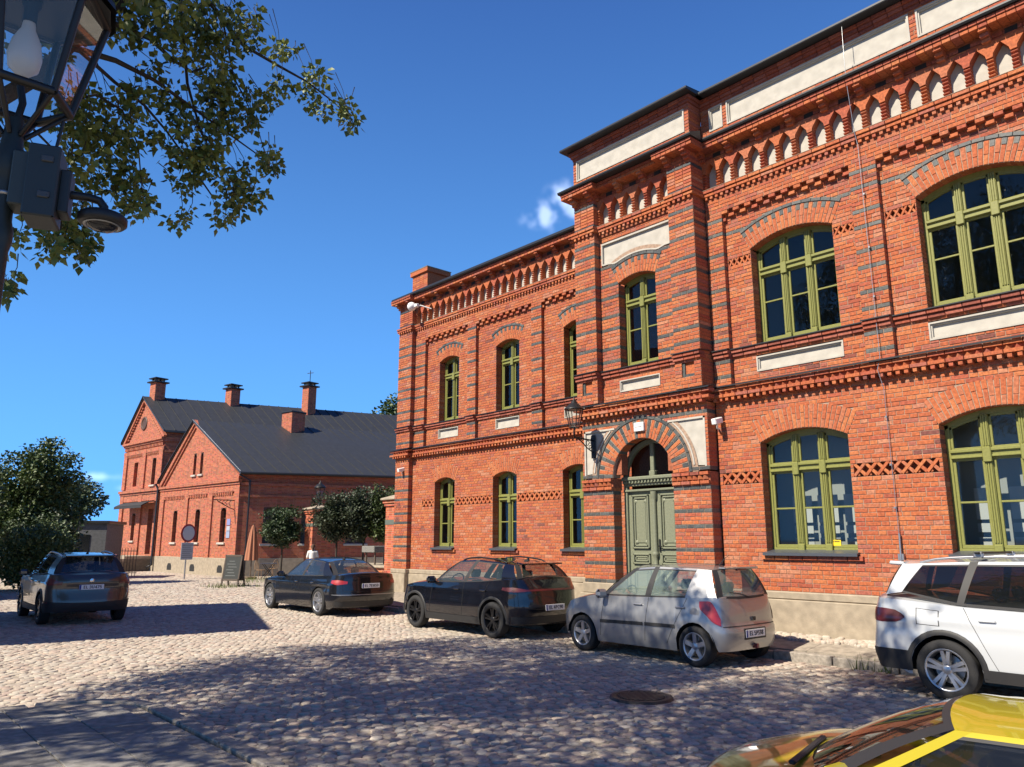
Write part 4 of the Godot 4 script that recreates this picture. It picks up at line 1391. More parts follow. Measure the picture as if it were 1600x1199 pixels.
func make_car(called: String, label: String, c: Dictionary, at: Vector3, turn: float) -> Node3D:
	var car = thing(called, label, "car", at, turn)
	c.ax_f = c.L / 2 - c.fo
	c.ax_r = c.ax_f - c.wb
	var sh = Shell.new(c, self)
	# ---- lower shell
	var b = MB.new()
	var rows = []
	var J = 14
	var full = []
	for p in sh.line: full.append([p, 1])
	for s in [1, -1]:
		rows = []
		for j in J + 1:
			var row = PackedVector3Array()
			for p in sh.line:
				var y0 = sh.low(p.x)
				var y1 = sh.top(p.x)
				row.append(flip_z(sh.at(p, lerpf(y0, y1, pow(float(j) / J, 0.9))), s))
			rows.append(row)
		b.grid(rows, s > 0)
	# top: bonnet, shelf under the glass, deck
	rows = []
	for p in sh.line:
		var row = PackedVector3Array()
		var y = sh.top(p.x)
		var e = sh.at(p, y)
		for k in 13:
			var f = k / 6.0 - 1.0
			var cr: float = c.crown * (1.0 - f * f) * clampf(e.z / (c.W * 0.3), 0.0, 1.0)
			var edge = 0.02 * (1.0 - pow(absf(f), 8.0)) * clampf(e.z / 0.3, 0.0, 1.0)
			row.append(Vector3(e.x, y + cr + edge, e.z * f))
		rows.append(row)
	b.grid(rows, true)
	obj("body", b, c.paint, car)
	# underside and wheel wells
	b = MB.new()
	b.box(Vector3(-c.L / 2 + 0.25, c.gc + 0.02, -c.W / 2 + 0.28), Vector3(c.L / 2 - 0.25, 0.62, c.W / 2 - 0.28))
	b.box(Vector3(c.ax_r + c.arch + 0.03, c.gc + 0.01, -c.W / 2 + 0.1), Vector3(c.ax_f - c.arch - 0.03, 0.5, c.W / 2 - 0.1))
	for a in [c.ax_f, c.ax_r]:
		for s in [-1, 1]:
			var wl = []
			for z in [c.W / 2 - 0.29, c.W / 2 - 0.03]:
				var row = PackedVector3Array()
				for k in 13: row.append(Vector3(a + (c.arch + 0.01) * cos(PI * k / 12.0), c.wr + (c.arch + 0.01) * sin(PI * k / 12.0), z * s))
				wl.append(row)
			b.grid(wl)
	obj("underbody", b, M.dark, car)
	# ---- glasshouse: lower and upper rim points [distance from the front, height, half width]
	var lo: Array = c.glass_lo
	var hi: Array = c.glass_hi
	var X = func(d): return c.L / 2 - d
	var B = func(i, s): return Vector3(c.L / 2 - lo[i][0], lo[i][1], lo[i][2] * s)
	var T = func(i, s): return Vector3(c.L / 2 - hi[i][0], hi[i][1], hi[i][2] * s)
	var bow = func(a: Vector3, d: Vector3, f: float, o: float, s: int) -> Vector3:
		return a.lerp(d, f) + Vector3(0, 0, s) * o * 4.0 * f * (1.0 - f)
	var n = lo.size()
	# sides: piece i runs from point i to i + 1; "g" is glass, "p" painted, "k" black
	for s in [1, -1]:
		var painted = MB.new()
		var black = MB.new()
		for i in range(1, n - 2):
			var what: String = c.sides[i - 1]
			var f0 = 0.05 if what == "g" else 0.0
			var f1 = 0.93 if what == "g" else 1.0
			var bands = [[0.0, 1.0, what]] if what != "g" else [[0.0, 0.05, "k"], [0.05, 0.9, "g"], [0.9, 0.94, "k"], [0.94, 1.0, "p"]]
			for bd in bands:
				rows = []
				for j in 6:
					var f: float = lerpf(bd[0], bd[1], j / 5.0)
					var row = PackedVector3Array()
					for k in 4:
						var g = k / 3.0
						var inset = 0.008 if bd[2] == "g" else 0.0
						row.append(bow.call(B.call(i, s).lerp(B.call(i + 1, s), g), T.call(i, s).lerp(T.call(i + 1, s), g), f, 0.03 - inset, s))
					rows.append(row)
				var q = painted if bd[2] == "p" else black
				if bd[2] == "g":
					q = MB.new()
					q.grid(rows, s > 0)
					obj("side_window", q, c.glass, car)
				else: q.grid(rows, s > 0)
		if painted.v.size(): obj("pillars", painted, c.paint, car)
		if black.v.size(): obj("window_trim", black, c.get("trim", M.trim), car)
	# windscreen and rear window: between the two sides, bowed
	for e in [[0, 1, "windscreen"], [n - 1, n - 2, "rear_window"]]:
		for part in [[0.0, 1.0, 0.0, 0.07, "k"], [0.07, 0.95, 0.07, 0.95, "g"]]:
			pass
		var g = MB.new()
		var k_ = MB.new()
		var m = 12
		for cell in [[0.0, 0.06, true], [0.06, 0.95, false], [0.95, 1.0, true]]:
			var rws = []
			var edge_rows = []
			for j in 7:
				var f: float = lerpf(cell[0], cell[1], j / 6.0)
				var row = PackedVector3Array()
				for i in m + 1:
					var u = i / float(m) * 2.0 - 1.0
					var bl: Vector3 = B.call(e[1], 1); var tl: Vector3 = T.call(e[1], 1)
					var bm: Vector3 = B.call(e[0], 1); var tm: Vector3 = T.call(e[0], 1)
					var lo_p = Vector3(lerpf(bm.x, bl.x, pow(absf(u), 2.2)), lerpf(bm.y, bl.y, u * u), bl.z * u)
					var hi_p = Vector3(lerpf(tm.x, tl.x, pow(absf(u), 2.2)), lerpf(tm.y, tl.y, u * u), tl.z * u)
					var dirn = 1.0 if e[0] == 0 else -1.0
					row.append(lo_p.lerp(hi_p, f) + Vector3(dirn * 0.35, 1, 0).normalized() * (0.004 + 0.03 * 4.0 * f * (1.0 - f)))
				rws.append(row)
			if cell[2]: k_.grid(rws, e[0] != 0)
			else:
				var mid = []
				var l_ = []
				var r_ = []
				for row in rws:
					mid.append(row.slice(1, m)); l_.append(row.slice(0, 2)); r_.append(row.slice(m - 1, m + 1))
				g.grid(mid, e[0] != 0)
				k_.grid(l_, e[0] != 0); k_.grid(r_, e[0] != 0)
		obj(e[2], g, c.glass, car)
		obj("glass_edge", k_, M.trim, car)
	# roof
	b = MB.new()
	rows = []
	for i in range(1, n - 1):
		for sub in ([0.0, 0.5] if i < n - 2 else [0.0]):
			var p: Vector3 = T.call(i, 1)
			if sub > 0: p = p.lerp(T.call(i + 1, 1), sub)
			var row = PackedVector3Array()
			for k in 13:
				var u = k / 6.0 - 1.0
				var x = p.x
				if i == 1 and sub == 0.0: x = lerpf(T.call(0, 1).x, p.x, pow(absf(u), 2.2))
				if i == n - 2: x = lerpf(T.call(n - 1, 1).x, p.x, pow(absf(u), 2.2))
				var ce: float = c.roof_crown
				if i == 1 and sub == 0.0: ce = hi[0][1] - hi[1][1]
				if i == n - 2: ce = hi[n - 1][1] - hi[n - 2][1]
				row.append(Vector3(x, p.y + ce * (1.0 - pow(absf(u), 2.4)), p.z * u))
			rows.append(row)
	b.grid(rows, true)
	obj("roof", b, c.get("roof_paint", c.paint), car)
	# inside: floor shelf, seats, wheel
	b = MB.new()
	var seat_x: float = c.L / 2 - c.seat
	for zz in [-0.37, 0.37]:
		for q in [[seat_x, 0.0], [seat_x - 0.85, -0.02]]:
			var st = Transform3D(Basis(Vector3(0, 0, 1), 0.28), Vector3(q[0], lo[2][1] - 0.42 + q[1], zz))
			b.bevel(Vector3(-0.09, 0.0, -0.22), Vector3(0.06, 0.52, 0.22), 0.04, st)
			b.bevel(Vector3(-0.07, 0.55, -0.12), Vector3(0.03, 0.72, 0.12), 0.035, st)
	b.bevel(Vector3(c.L / 2 - lo[1][0] - 0.35, lo[2][1] - 0.16, -c.W / 2 + 0.2), Vector3(c.L / 2 - lo[1][0] + 0.05, lo[2][1] + 0.02, c.W / 2 - 0.2), 0.05)
	obj("seats", b, M.trim, car)
	b = MB.new()
	var ring = []
	for k in 17: ring.append(Transform3D(Basis(Vector3(0, 0, 1), -1.1), Vector3(seat_x + 0.48, lo[2][1] + 0.0, -0.37)) * Vector3(0.18 * cos(TAU * k / 16.0), 0, 0.18 * sin(TAU * k / 16.0)))
	b.tube(ring, [0.014], 6, false)
	obj("steering_wheel", b, M.trim, car)
	for x in [c.ax_f, c.ax_r]:
		for s in [-1, 1]: wheel(car, c, x, s)
	# wheel arch and sill cladding
	if c.get("clad", 0.0) > 0:
		for s in [-1, 1]:
			for a in [c.ax_f, c.ax_r]:
				rows = []
				for q in [[0.0, 0.012], [0.03, 0.018], [c.clad, 0.008], [c.clad + 0.004, 0.0]]:
					var row = PackedVector3Array()
					for k in 19:
						var an = -0.12 + (PI + 0.24) * k / 18.0
						var r: float = c.arch + q[0]
						var y: float = maxf(c.wr + r * sin(an), c.gc)
						var px: float = a + r * cos(an)
						var p = sh.at(Vector2(px, c.W / 2), y)
						if px < -c.L / 2 + c.cap_r:
							p = sh.at(sh.point(sh.line.size() - 11 + clampf((-px - (c.L / 2 - c.cap_r)) / c.cap_r, 0, 1) * 6.0), y); p.x = px
						row.append(flip_z(p + Vector3(0, 0, q[1]), s))
					rows.append(row)
				b = MB.new()
				b.grid(rows, s > 0)
				obj("wheel_arch_trim", b, M.trim, car)
			var tt0 = sh.along(c.ax_f - c.arch); var tt1 = sh.along(c.ax_r + c.arch)
			obj("sill_trim", patch(sh, tt0, tt1, [[0.0, c.gc], [1.0, c.gc]], [[0.0, c.gc + 0.14], [1.0, c.gc + 0.14]], s, 0.012), M.trim, car)
	# door seams, handles, mirrors
	for s in [-1, 1]:
		b = MB.new()
		for d in c.seams:
			var t = sh.along(c.L / 2 - d[0])
			var t2 = sh.along(c.L / 2 - d[1])
			var rw = [PackedVector3Array(), PackedVector3Array()]
			for j in 11:
				var f = j / 10.0
				var x = lerpf(c.L / 2 - d[0], c.L / 2 - d[1], f)
				var y = lerpf(maxf(sh.low(c.L / 2 - d[0]) + 0.02, c.gc + 0.1), sh.top(x) - 0.005, f)
				for q in 2: rw[q].append(flip_z(sh.at(Vector2(x + (q - 0.5) * 0.007, c.W / 2), y) + Vector3(0, 0, 0.0025), s))
			b.grid(rw, s < 0)
		obj("door_seam", b, M.dark, car)
		for d in c.handles:
			var y: float = c.handle_y
			var p = sh.at(Vector2(c.L / 2 - d, c.W / 2), y)
			b = MB.new()
			b.bevel(Vector3(-0.095, -0.016, -0.01), Vector3(0.095, 0.016, 0.022), 0.012, Transform3D(Basis(), flip_z(p, s) + Vector3(0, 0, 0.006 * s)) if s > 0 else Transform3D(Basis(Vector3.UP, PI), flip_z(p, s) + Vector3(0, 0, 0.006 * s)))
			obj("door_handle", b, c.get("handle_paint", c.paint), car)
		var mp = Vector3(c.L / 2 - c.mirror[0], c.mirror[1], s * (c.W / 2 + 0.06))
		b = MB.new()
		b.bevel(Vector3(-0.05, -0.075, -0.11), Vector3(0.07, 0.075, 0.11), 0.045, Transform3D(Basis(Vector3.UP, 0.2 * s), mp))
		b.bevel(Vector3(-0.03, -0.07, -0.12), Vector3(0.03, -0.03, 0.0) if s > 0 else Vector3(0.03, -0.03, 0.12), 0.012, Transform3D(Basis(), mp + Vector3(0, 0, -0.06 * s)))
		obj("door_mirror", b, c.get("mirror_paint", c.paint), car)
	return car

func shell_of(c: Dictionary) -> Shell:
	return Shell.new(c, self)

func plate(car: Node3D, text: String, at: Transform3D) -> void:
	# a thin white plate with a blue strip and black characters; its face looks along the local z of at
	var b = MB.new()
	b.bevel(Vector3(-0.26, -0.057, -0.008), Vector3(0.26, 0.057, 0.0), 0.003)
	var p = obj("licence_plate", b, M.white_plastic, car, at)
	b = MB.new()
	b.box(Vector3(-0.255, -0.052, 0.0), Vector3(-0.215, 0.052, 0.0015))
	obj("blue_strip", b, mat(lin(0.01, 0.03, 0.25), 0.5), p)
	var tm = TextMesh.new()
	var f = SystemFont.new()
	f.font_names = PackedStringArray(["Droid Sans"])
	f.font_weight = 700
	tm.font = f
	tm.text = text
	tm.font_size = 64
	tm.pixel_size = 0.00145
	tm.depth = 0.002
	inst("characters", tm, M.dark, p, Transform3D(Basis.from_scale(Vector3(0.98, 1, 1)), Vector3(0.02, 0, 0.0012)))

func paint(c: Color, metal: float, rough: float, coat := 1.0) -> StandardMaterial3D:
	var m = mat(c, rough, metal)
	m.clearcoat_enabled = true
	m.clearcoat = coat
	m.clearcoat_roughness = 0.03
	return m

func roof_rails(car: Node3D, c: Dictionary, d0: float, d1: float, z: float, y: float, m: Material) -> void:
	for s in [-1, 1]:
		var b = MB.new()
		var path = []
		for k in 11:
			var f = k / 10.0
			var d = lerpf(d0, d1, f)
			path.append(Vector3(c.L / 2 - d, roof_y(c, d) + y * (1.0 - pow(absf(f * 2 - 1), 6.0)) + 0.0, s * roof_z(c, d) * z))
		b.tube(path, [0.017], 8)
		obj("roof_rail", b, m, car)

func roof_y(c: Dictionary, d: float) -> float:
	var l = []
	for p in c.glass_hi.slice(1, c.glass_hi.size() - 1): l.append([p[0], p[1]])
	return curve(l, d) + 0.012

func roof_z(c: Dictionary, d: float) -> float:
	var l = []
	for p in c.glass_hi.slice(1, c.glass_hi.size() - 1): l.append([p[0], p[2]])
	return curve(l, d)

func heading(deg: float) -> float:
	# a car whose front points deg to the right of -z
	return PI / 2 - deg_to_rad(deg)

func cars() -> void:
	M.tyre = mat(lin(0.022, 0.022, 0.023), 0.85, 0.0, M.grain, 3.0)
	M.trim = mat(lin(0.018, 0.018, 0.019), 0.6)
	M.red_lamp = mat(lin(0.30, 0.006, 0.010), 0.12)
	M.red_lamp.clearcoat_enabled = true
	M.red_dark = mat(lin(0.10, 0.004, 0.008), 0.12)
	M.red_dark.clearcoat_enabled = true
	M.chrome = mat(lin(0.6, 0.6, 0.6), 0.15, 1.0)
	M.alloy = mat(lin(0.50, 0.50, 0.51), 0.32, 0.85)
	M.alloy_black = mat(lin(0.02, 0.02, 0.022), 0.3, 0.5)
	silver_hatchback()
	black_crossover()
	dark_saloon()
	white_estate()
	grey_suv()
	yellow_car()
	left_car()

func silver_hatchback() -> void:
	var c = {"L": 3.70, "W": 1.69, "fo": 0.76, "wb": 2.39, "wr": 0.30, "rim": 0.205, "arch": 0.355, "gc": 0.20, "cap_f": 0.75, "cap_r": 0.42, "pow_f": 2.7, "pow_r": 3.6, "crown": 0.045, "roof_crown": 0.035,
		"top": [[0.0, 0.72], [0.25, 0.80], [0.7, 0.90], [1.05, 0.955], [1.6, 0.965], [2.6, 0.995], [3.4, 1.03], [3.70, 1.03]],
		"nose": [[0.2, 0.10], [0.35, 0.02], [0.5, 0.0], [0.62, 0.03], [0.75, 0.14], [0.95, 0.4]],
		"tail": [[0.2, 0.08], [0.3, 0.03], [0.45, 0.0], [0.58, 0.01], [0.62, 0.055], [0.8, 0.075], [1.05, 0.13]],
		"side": [[0.2, 0.05], [0.3, 0.02], [0.5, 0.0], [0.7, 0.004], [0.85, 0.03], [0.95, 0.045], [1.05, 0.06]],
		"glass_lo": [[0.98, 0.99, 0.0], [1.18, 0.965, 0.72], [1.34, 0.965, 0.775], [2.18, 0.985, 0.79], [2.30, 0.985, 0.79], [2.98, 1.01, 0.78], [3.38, 1.03, 0.74], [3.52, 1.02, 0.70], [3.61, 1.00, 0.0]],
		"glass_hi": [[1.72, 1.475, 0.0], [1.80, 1.425, 0.545], [1.92, 1.435, 0.565], [2.26, 1.462, 0.585], [2.36, 1.464, 0.587], [3.10, 1.45, 0.575], [3.26, 1.44, 0.565], [3.34, 1.43, 0.545], [3.43, 1.462, 0.0]],
		"sides": ["k", "g", "k", "g", "p", "p"], "seat": 1.95, "seams": [[1.20, 1.30], [2.18, 2.26], [2.62, 3.02]], "handles": [2.05, 2.90], "handle_y": 0.86, "mirror": [1.32, 1.0],
		"spokes": 5, "spoke_w": 0.045, "rim_mat": M.alloy, "paint": paint(lin(0.34, 0.345, 0.35), 0.7, 0.42), "glass": glass(lin(0.25, 0.33, 0.30), 0.35)}
	var car = make_car("silver_hatchback", "small silver five door hatchback parked in front of the portal", c, Vector3(11.13, 0, -8.59), heading(1.5))
	var sh = shell_of(c)
	var end = float(sh.line.size() - 1)
	for s in [-1, 1]:
		obj("tail_lamp", patch(sh, end - 10.6, end - 5.6, [[0.0, 0.90], [0.45, 0.70], [1.0, 0.62]], [[0.0, 0.97], [0.5, 0.96], [1.0, 0.72]], s, 0.012), M.red_lamp, car)
		var t0 = sh.along(c.L / 2 - 1.22); var t1 = sh.along(c.L / 2 - 2.16)
		obj("side_moulding", patch(sh, t0, t1, [[0.0, 0.515], [1.0, 0.535]], [[0.0, 0.57], [1.0, 0.59]], s, 0.012, 6, 2), M.trim, car)
		t0 = sh.along(c.L / 2 - 2.20); t1 = sh.along(c.L / 2 - 2.80)
		obj("side_moulding", patch(sh, t0, t1, [[0.0, 0.537], [1.0, 0.545]], [[0.0, 0.592], [1.0, 0.60]], s, 0.012, 6, 2), M.trim, car)
	var b = MB.new()
	b.lathe([Vector2(0.0, 0.004), Vector2(0.085, 0.004), Vector2(0.09, 0.0)], 20, Transform3D(Basis(Vector3.RIGHT, -PI / 2), flip_z(sh.at(Vector2(c.L / 2 - 3.17, c.W / 2), 0.79), -1)))
	obj("fuel_flap", b, c.paint, car)
	# hatch outline, plate recess, fog lamp, wiper, aerial, spoiler
	b = MB.new()
	for q in [[0.605, 0.615]]:
		b = patch(sh, end - 5.2, end, [[0.0, q[0]], [1.0, q[0]]], [[0.0, q[1]], [1.0, q[1]]], 1, 0.006, 8, 1)
		obj("hatch_seam", b, M.dark, car)
		obj("hatch_seam", patch(sh, end - 5.2, end, [[0.0, q[0]], [1.0, q[0]]], [[0.0, q[1]], [1.0, q[1]]], -1, 0.006, 8, 1), M.dark, car)
	var face = Basis(Vector3.UP, -PI / 2)
	b = MB.new()
	b.bevel(Vector3(-0.30, -0.085, -0.02), Vector3(0.30, 0.085, 0.004), 0.012)
	obj("plate_recess", b, M.trim, car, Transform3D(face, Vector3(-c.L / 2 + 0.004, 0.485, 0.0)))
	plate(car, "EL 5PS98", Transform3D(face, Vector3(-c.L / 2 - 0.006, 0.49, 0.0)))
	b = MB.new()
	b.bevel(Vector3(-0.06, -0.035, -0.03), Vector3(0.06, 0.035, 0.03), 0.01)
	obj("fog_lamp", b, M.red_dark, car, P(-c.L / 2 + 0.02, 0.30, 0.0))
	b = MB.new()
	b.bevel(Vector3(-0.012, -0.03, -0.05), Vector3(0.012, 0.03, 0.05), 0.008)
	obj("hatch_handle", b, M.trim, car, P(-c.L / 2 + 0.05, 0.70, 0.05))
	b = MB.new()
	b.tube([Vector3(-1.755, 1.03, 0.0), Vector3(-1.73, 1.08, -0.2), Vector3(-1.70, 1.10, -0.42)], [0.010], 6)
	obj("rear_wiper", b, M.trim, car)
	b = MB.new()
	b.tube([Vector3(-1.25, 1.49, 0.0), Vector3(-1.36, 1.60, 0.0), Vector3(-1.45, 1.66, 0.0)], [0.008, 0.006, 0.003], 6)
	obj("aerial", b, M.trim, car)
	b = MB.new()
	b.bevel(Vector3(-0.07, -0.012, -0.46), Vector3(0.06, 0.014, 0.46), 0.01)
	obj("roof_spoiler", b, c.paint, car, P(-1.61, 1.462, 0.0))
	b = MB.new()
	b.bevel(Vector3(-0.02, -0.014, -0.13), Vector3(0.02, 0.014, 0.13), 0.008)
	obj("brake_lamp", b, M.red_dark, car, P(-1.655, 1.435, 0.0))

func black_crossover() -> void:
	var c = {"L": 4.45, "W": 1.84, "fo": 0.88, "wb": 2.68, "wr": 0.345, "rim": 0.245, "arch": 0.40, "gc": 0.23, "cap_f": 0.8, "cap_r": 0.6, "pow_f": 2.7, "pow_r": 2.9, "crown": 0.05, "roof_crown": 0.035,
		"top": [[0.0, 0.78], [0.3, 0.88], [0.9, 0.97], [1.35, 1.01], [2.2, 1.02], [3.2, 1.07], [4.0, 1.13], [4.45, 1.13]],
		"nose": [[0.2, 0.08], [0.4, 0.0], [0.6, 0.0], [0.78, 0.10], [1.0, 0.4]],
		"tail": [[0.2, 0.16], [0.35, 0.08], [0.5, 0.02], [0.62, 0.0], [0.8, 0.04], [0.95, 0.07], [1.15, 0.20]],
		"side": [[0.2, 0.05], [0.4, 0.015], [0.6, 0.0], [0.78, 0.012], [0.9, 0.01], [1.0, 0.04], [1.13, 0.07]],
		"glass_lo": [[1.22, 1.04, 0.0], [1.46, 1.01, 0.77], [1.62, 1.015, 0.83], [2.55, 1.04, 0.84], [2.67, 1.04, 0.84], [3.40, 1.08, 0.82], [3.72, 1.13, 0.78], [4.12, 1.13, 0.72], [4.24, 1.11, 0.0]],
		"glass_hi": [[2.02, 1.505, 0.0], [2.12, 1.455, 0.57], [2.24, 1.47, 0.595], [2.72, 1.492, 0.61], [2.84, 1.492, 0.61], [3.45, 1.455, 0.595], [3.62, 1.43, 0.585], [3.86, 1.405, 0.56], [3.96, 1.435, 0.0]],
		"sides": ["k", "g", "k", "g", "g", "p"], "seat": 2.2, "seams": [[1.42, 1.55], [2.58, 2.64], [3.1, 3.42]], "handles": [2.42, 3.28], "handle_y": 0.90, "mirror": [1.60, 1.06],
		"spokes": 5, "twin": true, "spoke_w": 0.022, "rim_mat": M.alloy_black, "paint": paint(lin(0.006, 0.007, 0.011), 0.2, 0.2), "glass": glass(lin(0.05, 0.07, 0.06), 0.35), "clad": 0.05}
	var car = make_car("black_crossover", "glossy black coupe-backed crossover between the dark saloon and silver hatchback", c, Vector3(11.18, 0, -13.42), heading(0.5))
	var sh = shell_of(c)
	var end = float(sh.line.size() - 1)
	for s in [-1, 1]:
		obj("tail_lamp", patch(sh, end - 10.0, end - 4.5, [[0.0, 0.93], [0.4, 0.90], [1.0, 0.91]], [[0.0, 0.98], [0.4, 0.99], [1.0, 0.955]], s, 0.006), M.red_dark, car)
		obj("light_bar", patch(sh, end - 4.6, end, [[0.0, 0.915], [1.0, 0.92]], [[0.0, 0.95], [1.0, 0.955]], s, 0.006, 8, 2), M.red_dark, car)
		obj("diffuser", patch(sh, end - 8.0, end, [[0.0, 0.30], [1.0, 0.30]], [[0.0, 0.44], [1.0, 0.44]], s, 0.008, 8, 2), M.trim, car)
	plate(car, "EL 4PC90", Transform3D(Basis(Vector3.UP, -PI / 2) * Basis(Vector3.RIGHT, -0.05), Vector3(-c.L / 2 - 0.004, 0.60, 0.0)))
	roof_rails(car, c, 2.2, 3.62, 0.93, 0.035, M.black_metal)
	var b = MB.new()
	b.bevel(Vector3(-0.12, -0.015, -0.55), Vector3(0.10, 0.015, 0.55), 0.012)
	obj("roof_spoiler", b, c.paint, car, Transform3D(Basis(Vector3(0, 0, 1), 0.12), Vector3(c.L / 2 - 4.0, 1.44, 0.0)))
	b = MB.new()
	b.prism(PackedVector2Array([Vector2(-0.09, 0), Vector2(0.09, 0), Vector2(-0.07, 0.07)]), -0.02, 0.02)
	obj("aerial", b, M.trim, car, P(c.L / 2 - 3.6, 1.465, 0.0))

func dark_saloon() -> void:
	var c = {"L": 4.94, "W": 1.88, "fo": 0.92, "wb": 2.92, "wr": 0.345, "rim": 0.25, "arch": 0.385, "gc": 0.18, "cap_f": 0.8, "cap_r": 0.55, "pow_f": 2.7, "pow_r": 3.0, "crown": 0.04, "roof_crown": 0.035,
		"top": [[0.0, 0.68], [0.35, 0.78], [1.0, 0.88], [1.5, 0.935], [2.4, 0.95], [3.6, 0.98], [4.3, 1.01], [4.80, 1.03], [4.94, 1.02]],
		"nose": [[0.2, 0.08], [0.4, 0.0], [0.55, 0.0], [0.7, 0.08], [0.9, 0.3]],
		"tail": [[0.2, 0.12], [0.35, 0.05], [0.5, 0.0], [0.68, 0.02], [0.85, 0.05], [0.98, 0.06], [1.05, 0.10]],
		"side": [[0.2, 0.05], [0.35, 0.015], [0.55, 0.0], [0.72, 0.01], [0.82, 0.012], [0.92, 0.05], [1.03, 0.08]],
		"glass_lo": [[1.38, 0.965, 0.0], [1.62, 0.94, 0.77], [1.78, 0.94, 0.83], [2.72, 0.955, 0.845], [2.84, 0.955, 0.845], [3.62, 0.985, 0.83], [3.86, 1.00, 0.80], [4.20, 1.03, 0.70], [4.36, 1.045, 0.0]],
		"glass_hi": [[2.22, 1.42, 0.0], [2.34, 1.375, 0.56], [2.46, 1.385, 0.585], [2.84, 1.408, 0.60], [2.94, 1.41, 0.60], [3.42, 1.375, 0.585], [3.56, 1.35, 0.575], [3.66, 1.335, 0.56], [3.74, 1.375, 0.0]],
		"sides": ["k", "g", "k", "g", "g", "p"], "seat": 2.4, "seams": [[1.55, 1.70], [2.72, 2.82], [3.35, 3.66]], "handles": [2.6, 3.5], "handle_y": 0.82, "mirror": [1.76, 0.99],
		"spokes": 5, "twin": true, "spoke_w": 0.024, "rim_mat": M.alloy, "paint": paint(lin(0.013, 0.014, 0.017), 0.4, 0.25), "glass": glass(lin(0.03, 0.04, 0.045), 0.55)}
	var car = make_car("dark_saloon", "dark grey saloon car with light alloy wheels, furthest of the parked row", c, Vector3(10.91, 0, -20.07), heading(0.5))
	var sh = shell_of(c)
	var end = float(sh.line.size() - 1)
	for s in [-1, 1]:
		obj("tail_lamp", patch(sh, end - 9.5, end - 4.0, [[0.0, 0.83], [0.4, 0.79], [1.0, 0.815]], [[0.0, 0.90], [0.4, 0.91], [1.0, 0.875]], s, 0.006), M.red_lamp, car)
		obj("chrome_strip", patch(sh, end - 9.0, end, [[0.0, 0.535], [1.0, 0.535]], [[0.0, 0.555], [1.0, 0.555]], s, 0.008, 8, 1), M.steel, car)
		obj("diffuser", patch(sh, end - 8.0, end, [[0.0, 0.25], [1.0, 0.25]], [[0.0, 0.38], [1.0, 0.38]], s, 0.008, 8, 2), M.trim, car)
		obj("boot_seam", patch(sh, end - 5.0, end, [[0.0, 0.62], [1.0, 0.62]], [[0.0, 0.629], [1.0, 0.629]], s, 0.004, 8, 1), M.dark, car)
	plate(car, "EL 7EM50", Transform3D(Basis(Vector3.UP, -PI / 2), Vector3(-c.L / 2 + 0.015, 0.76, 0.0)))
	var b = MB.new()
	b.prism(PackedVector2Array([Vector2(-0.09, 0), Vector2(0.08, 0), Vector2(-0.07, 0.06)]), -0.02, 0.02)
	obj("aerial", b, M.trim, car, P(c.L / 2 - 3.45, 1.40, 0.0))

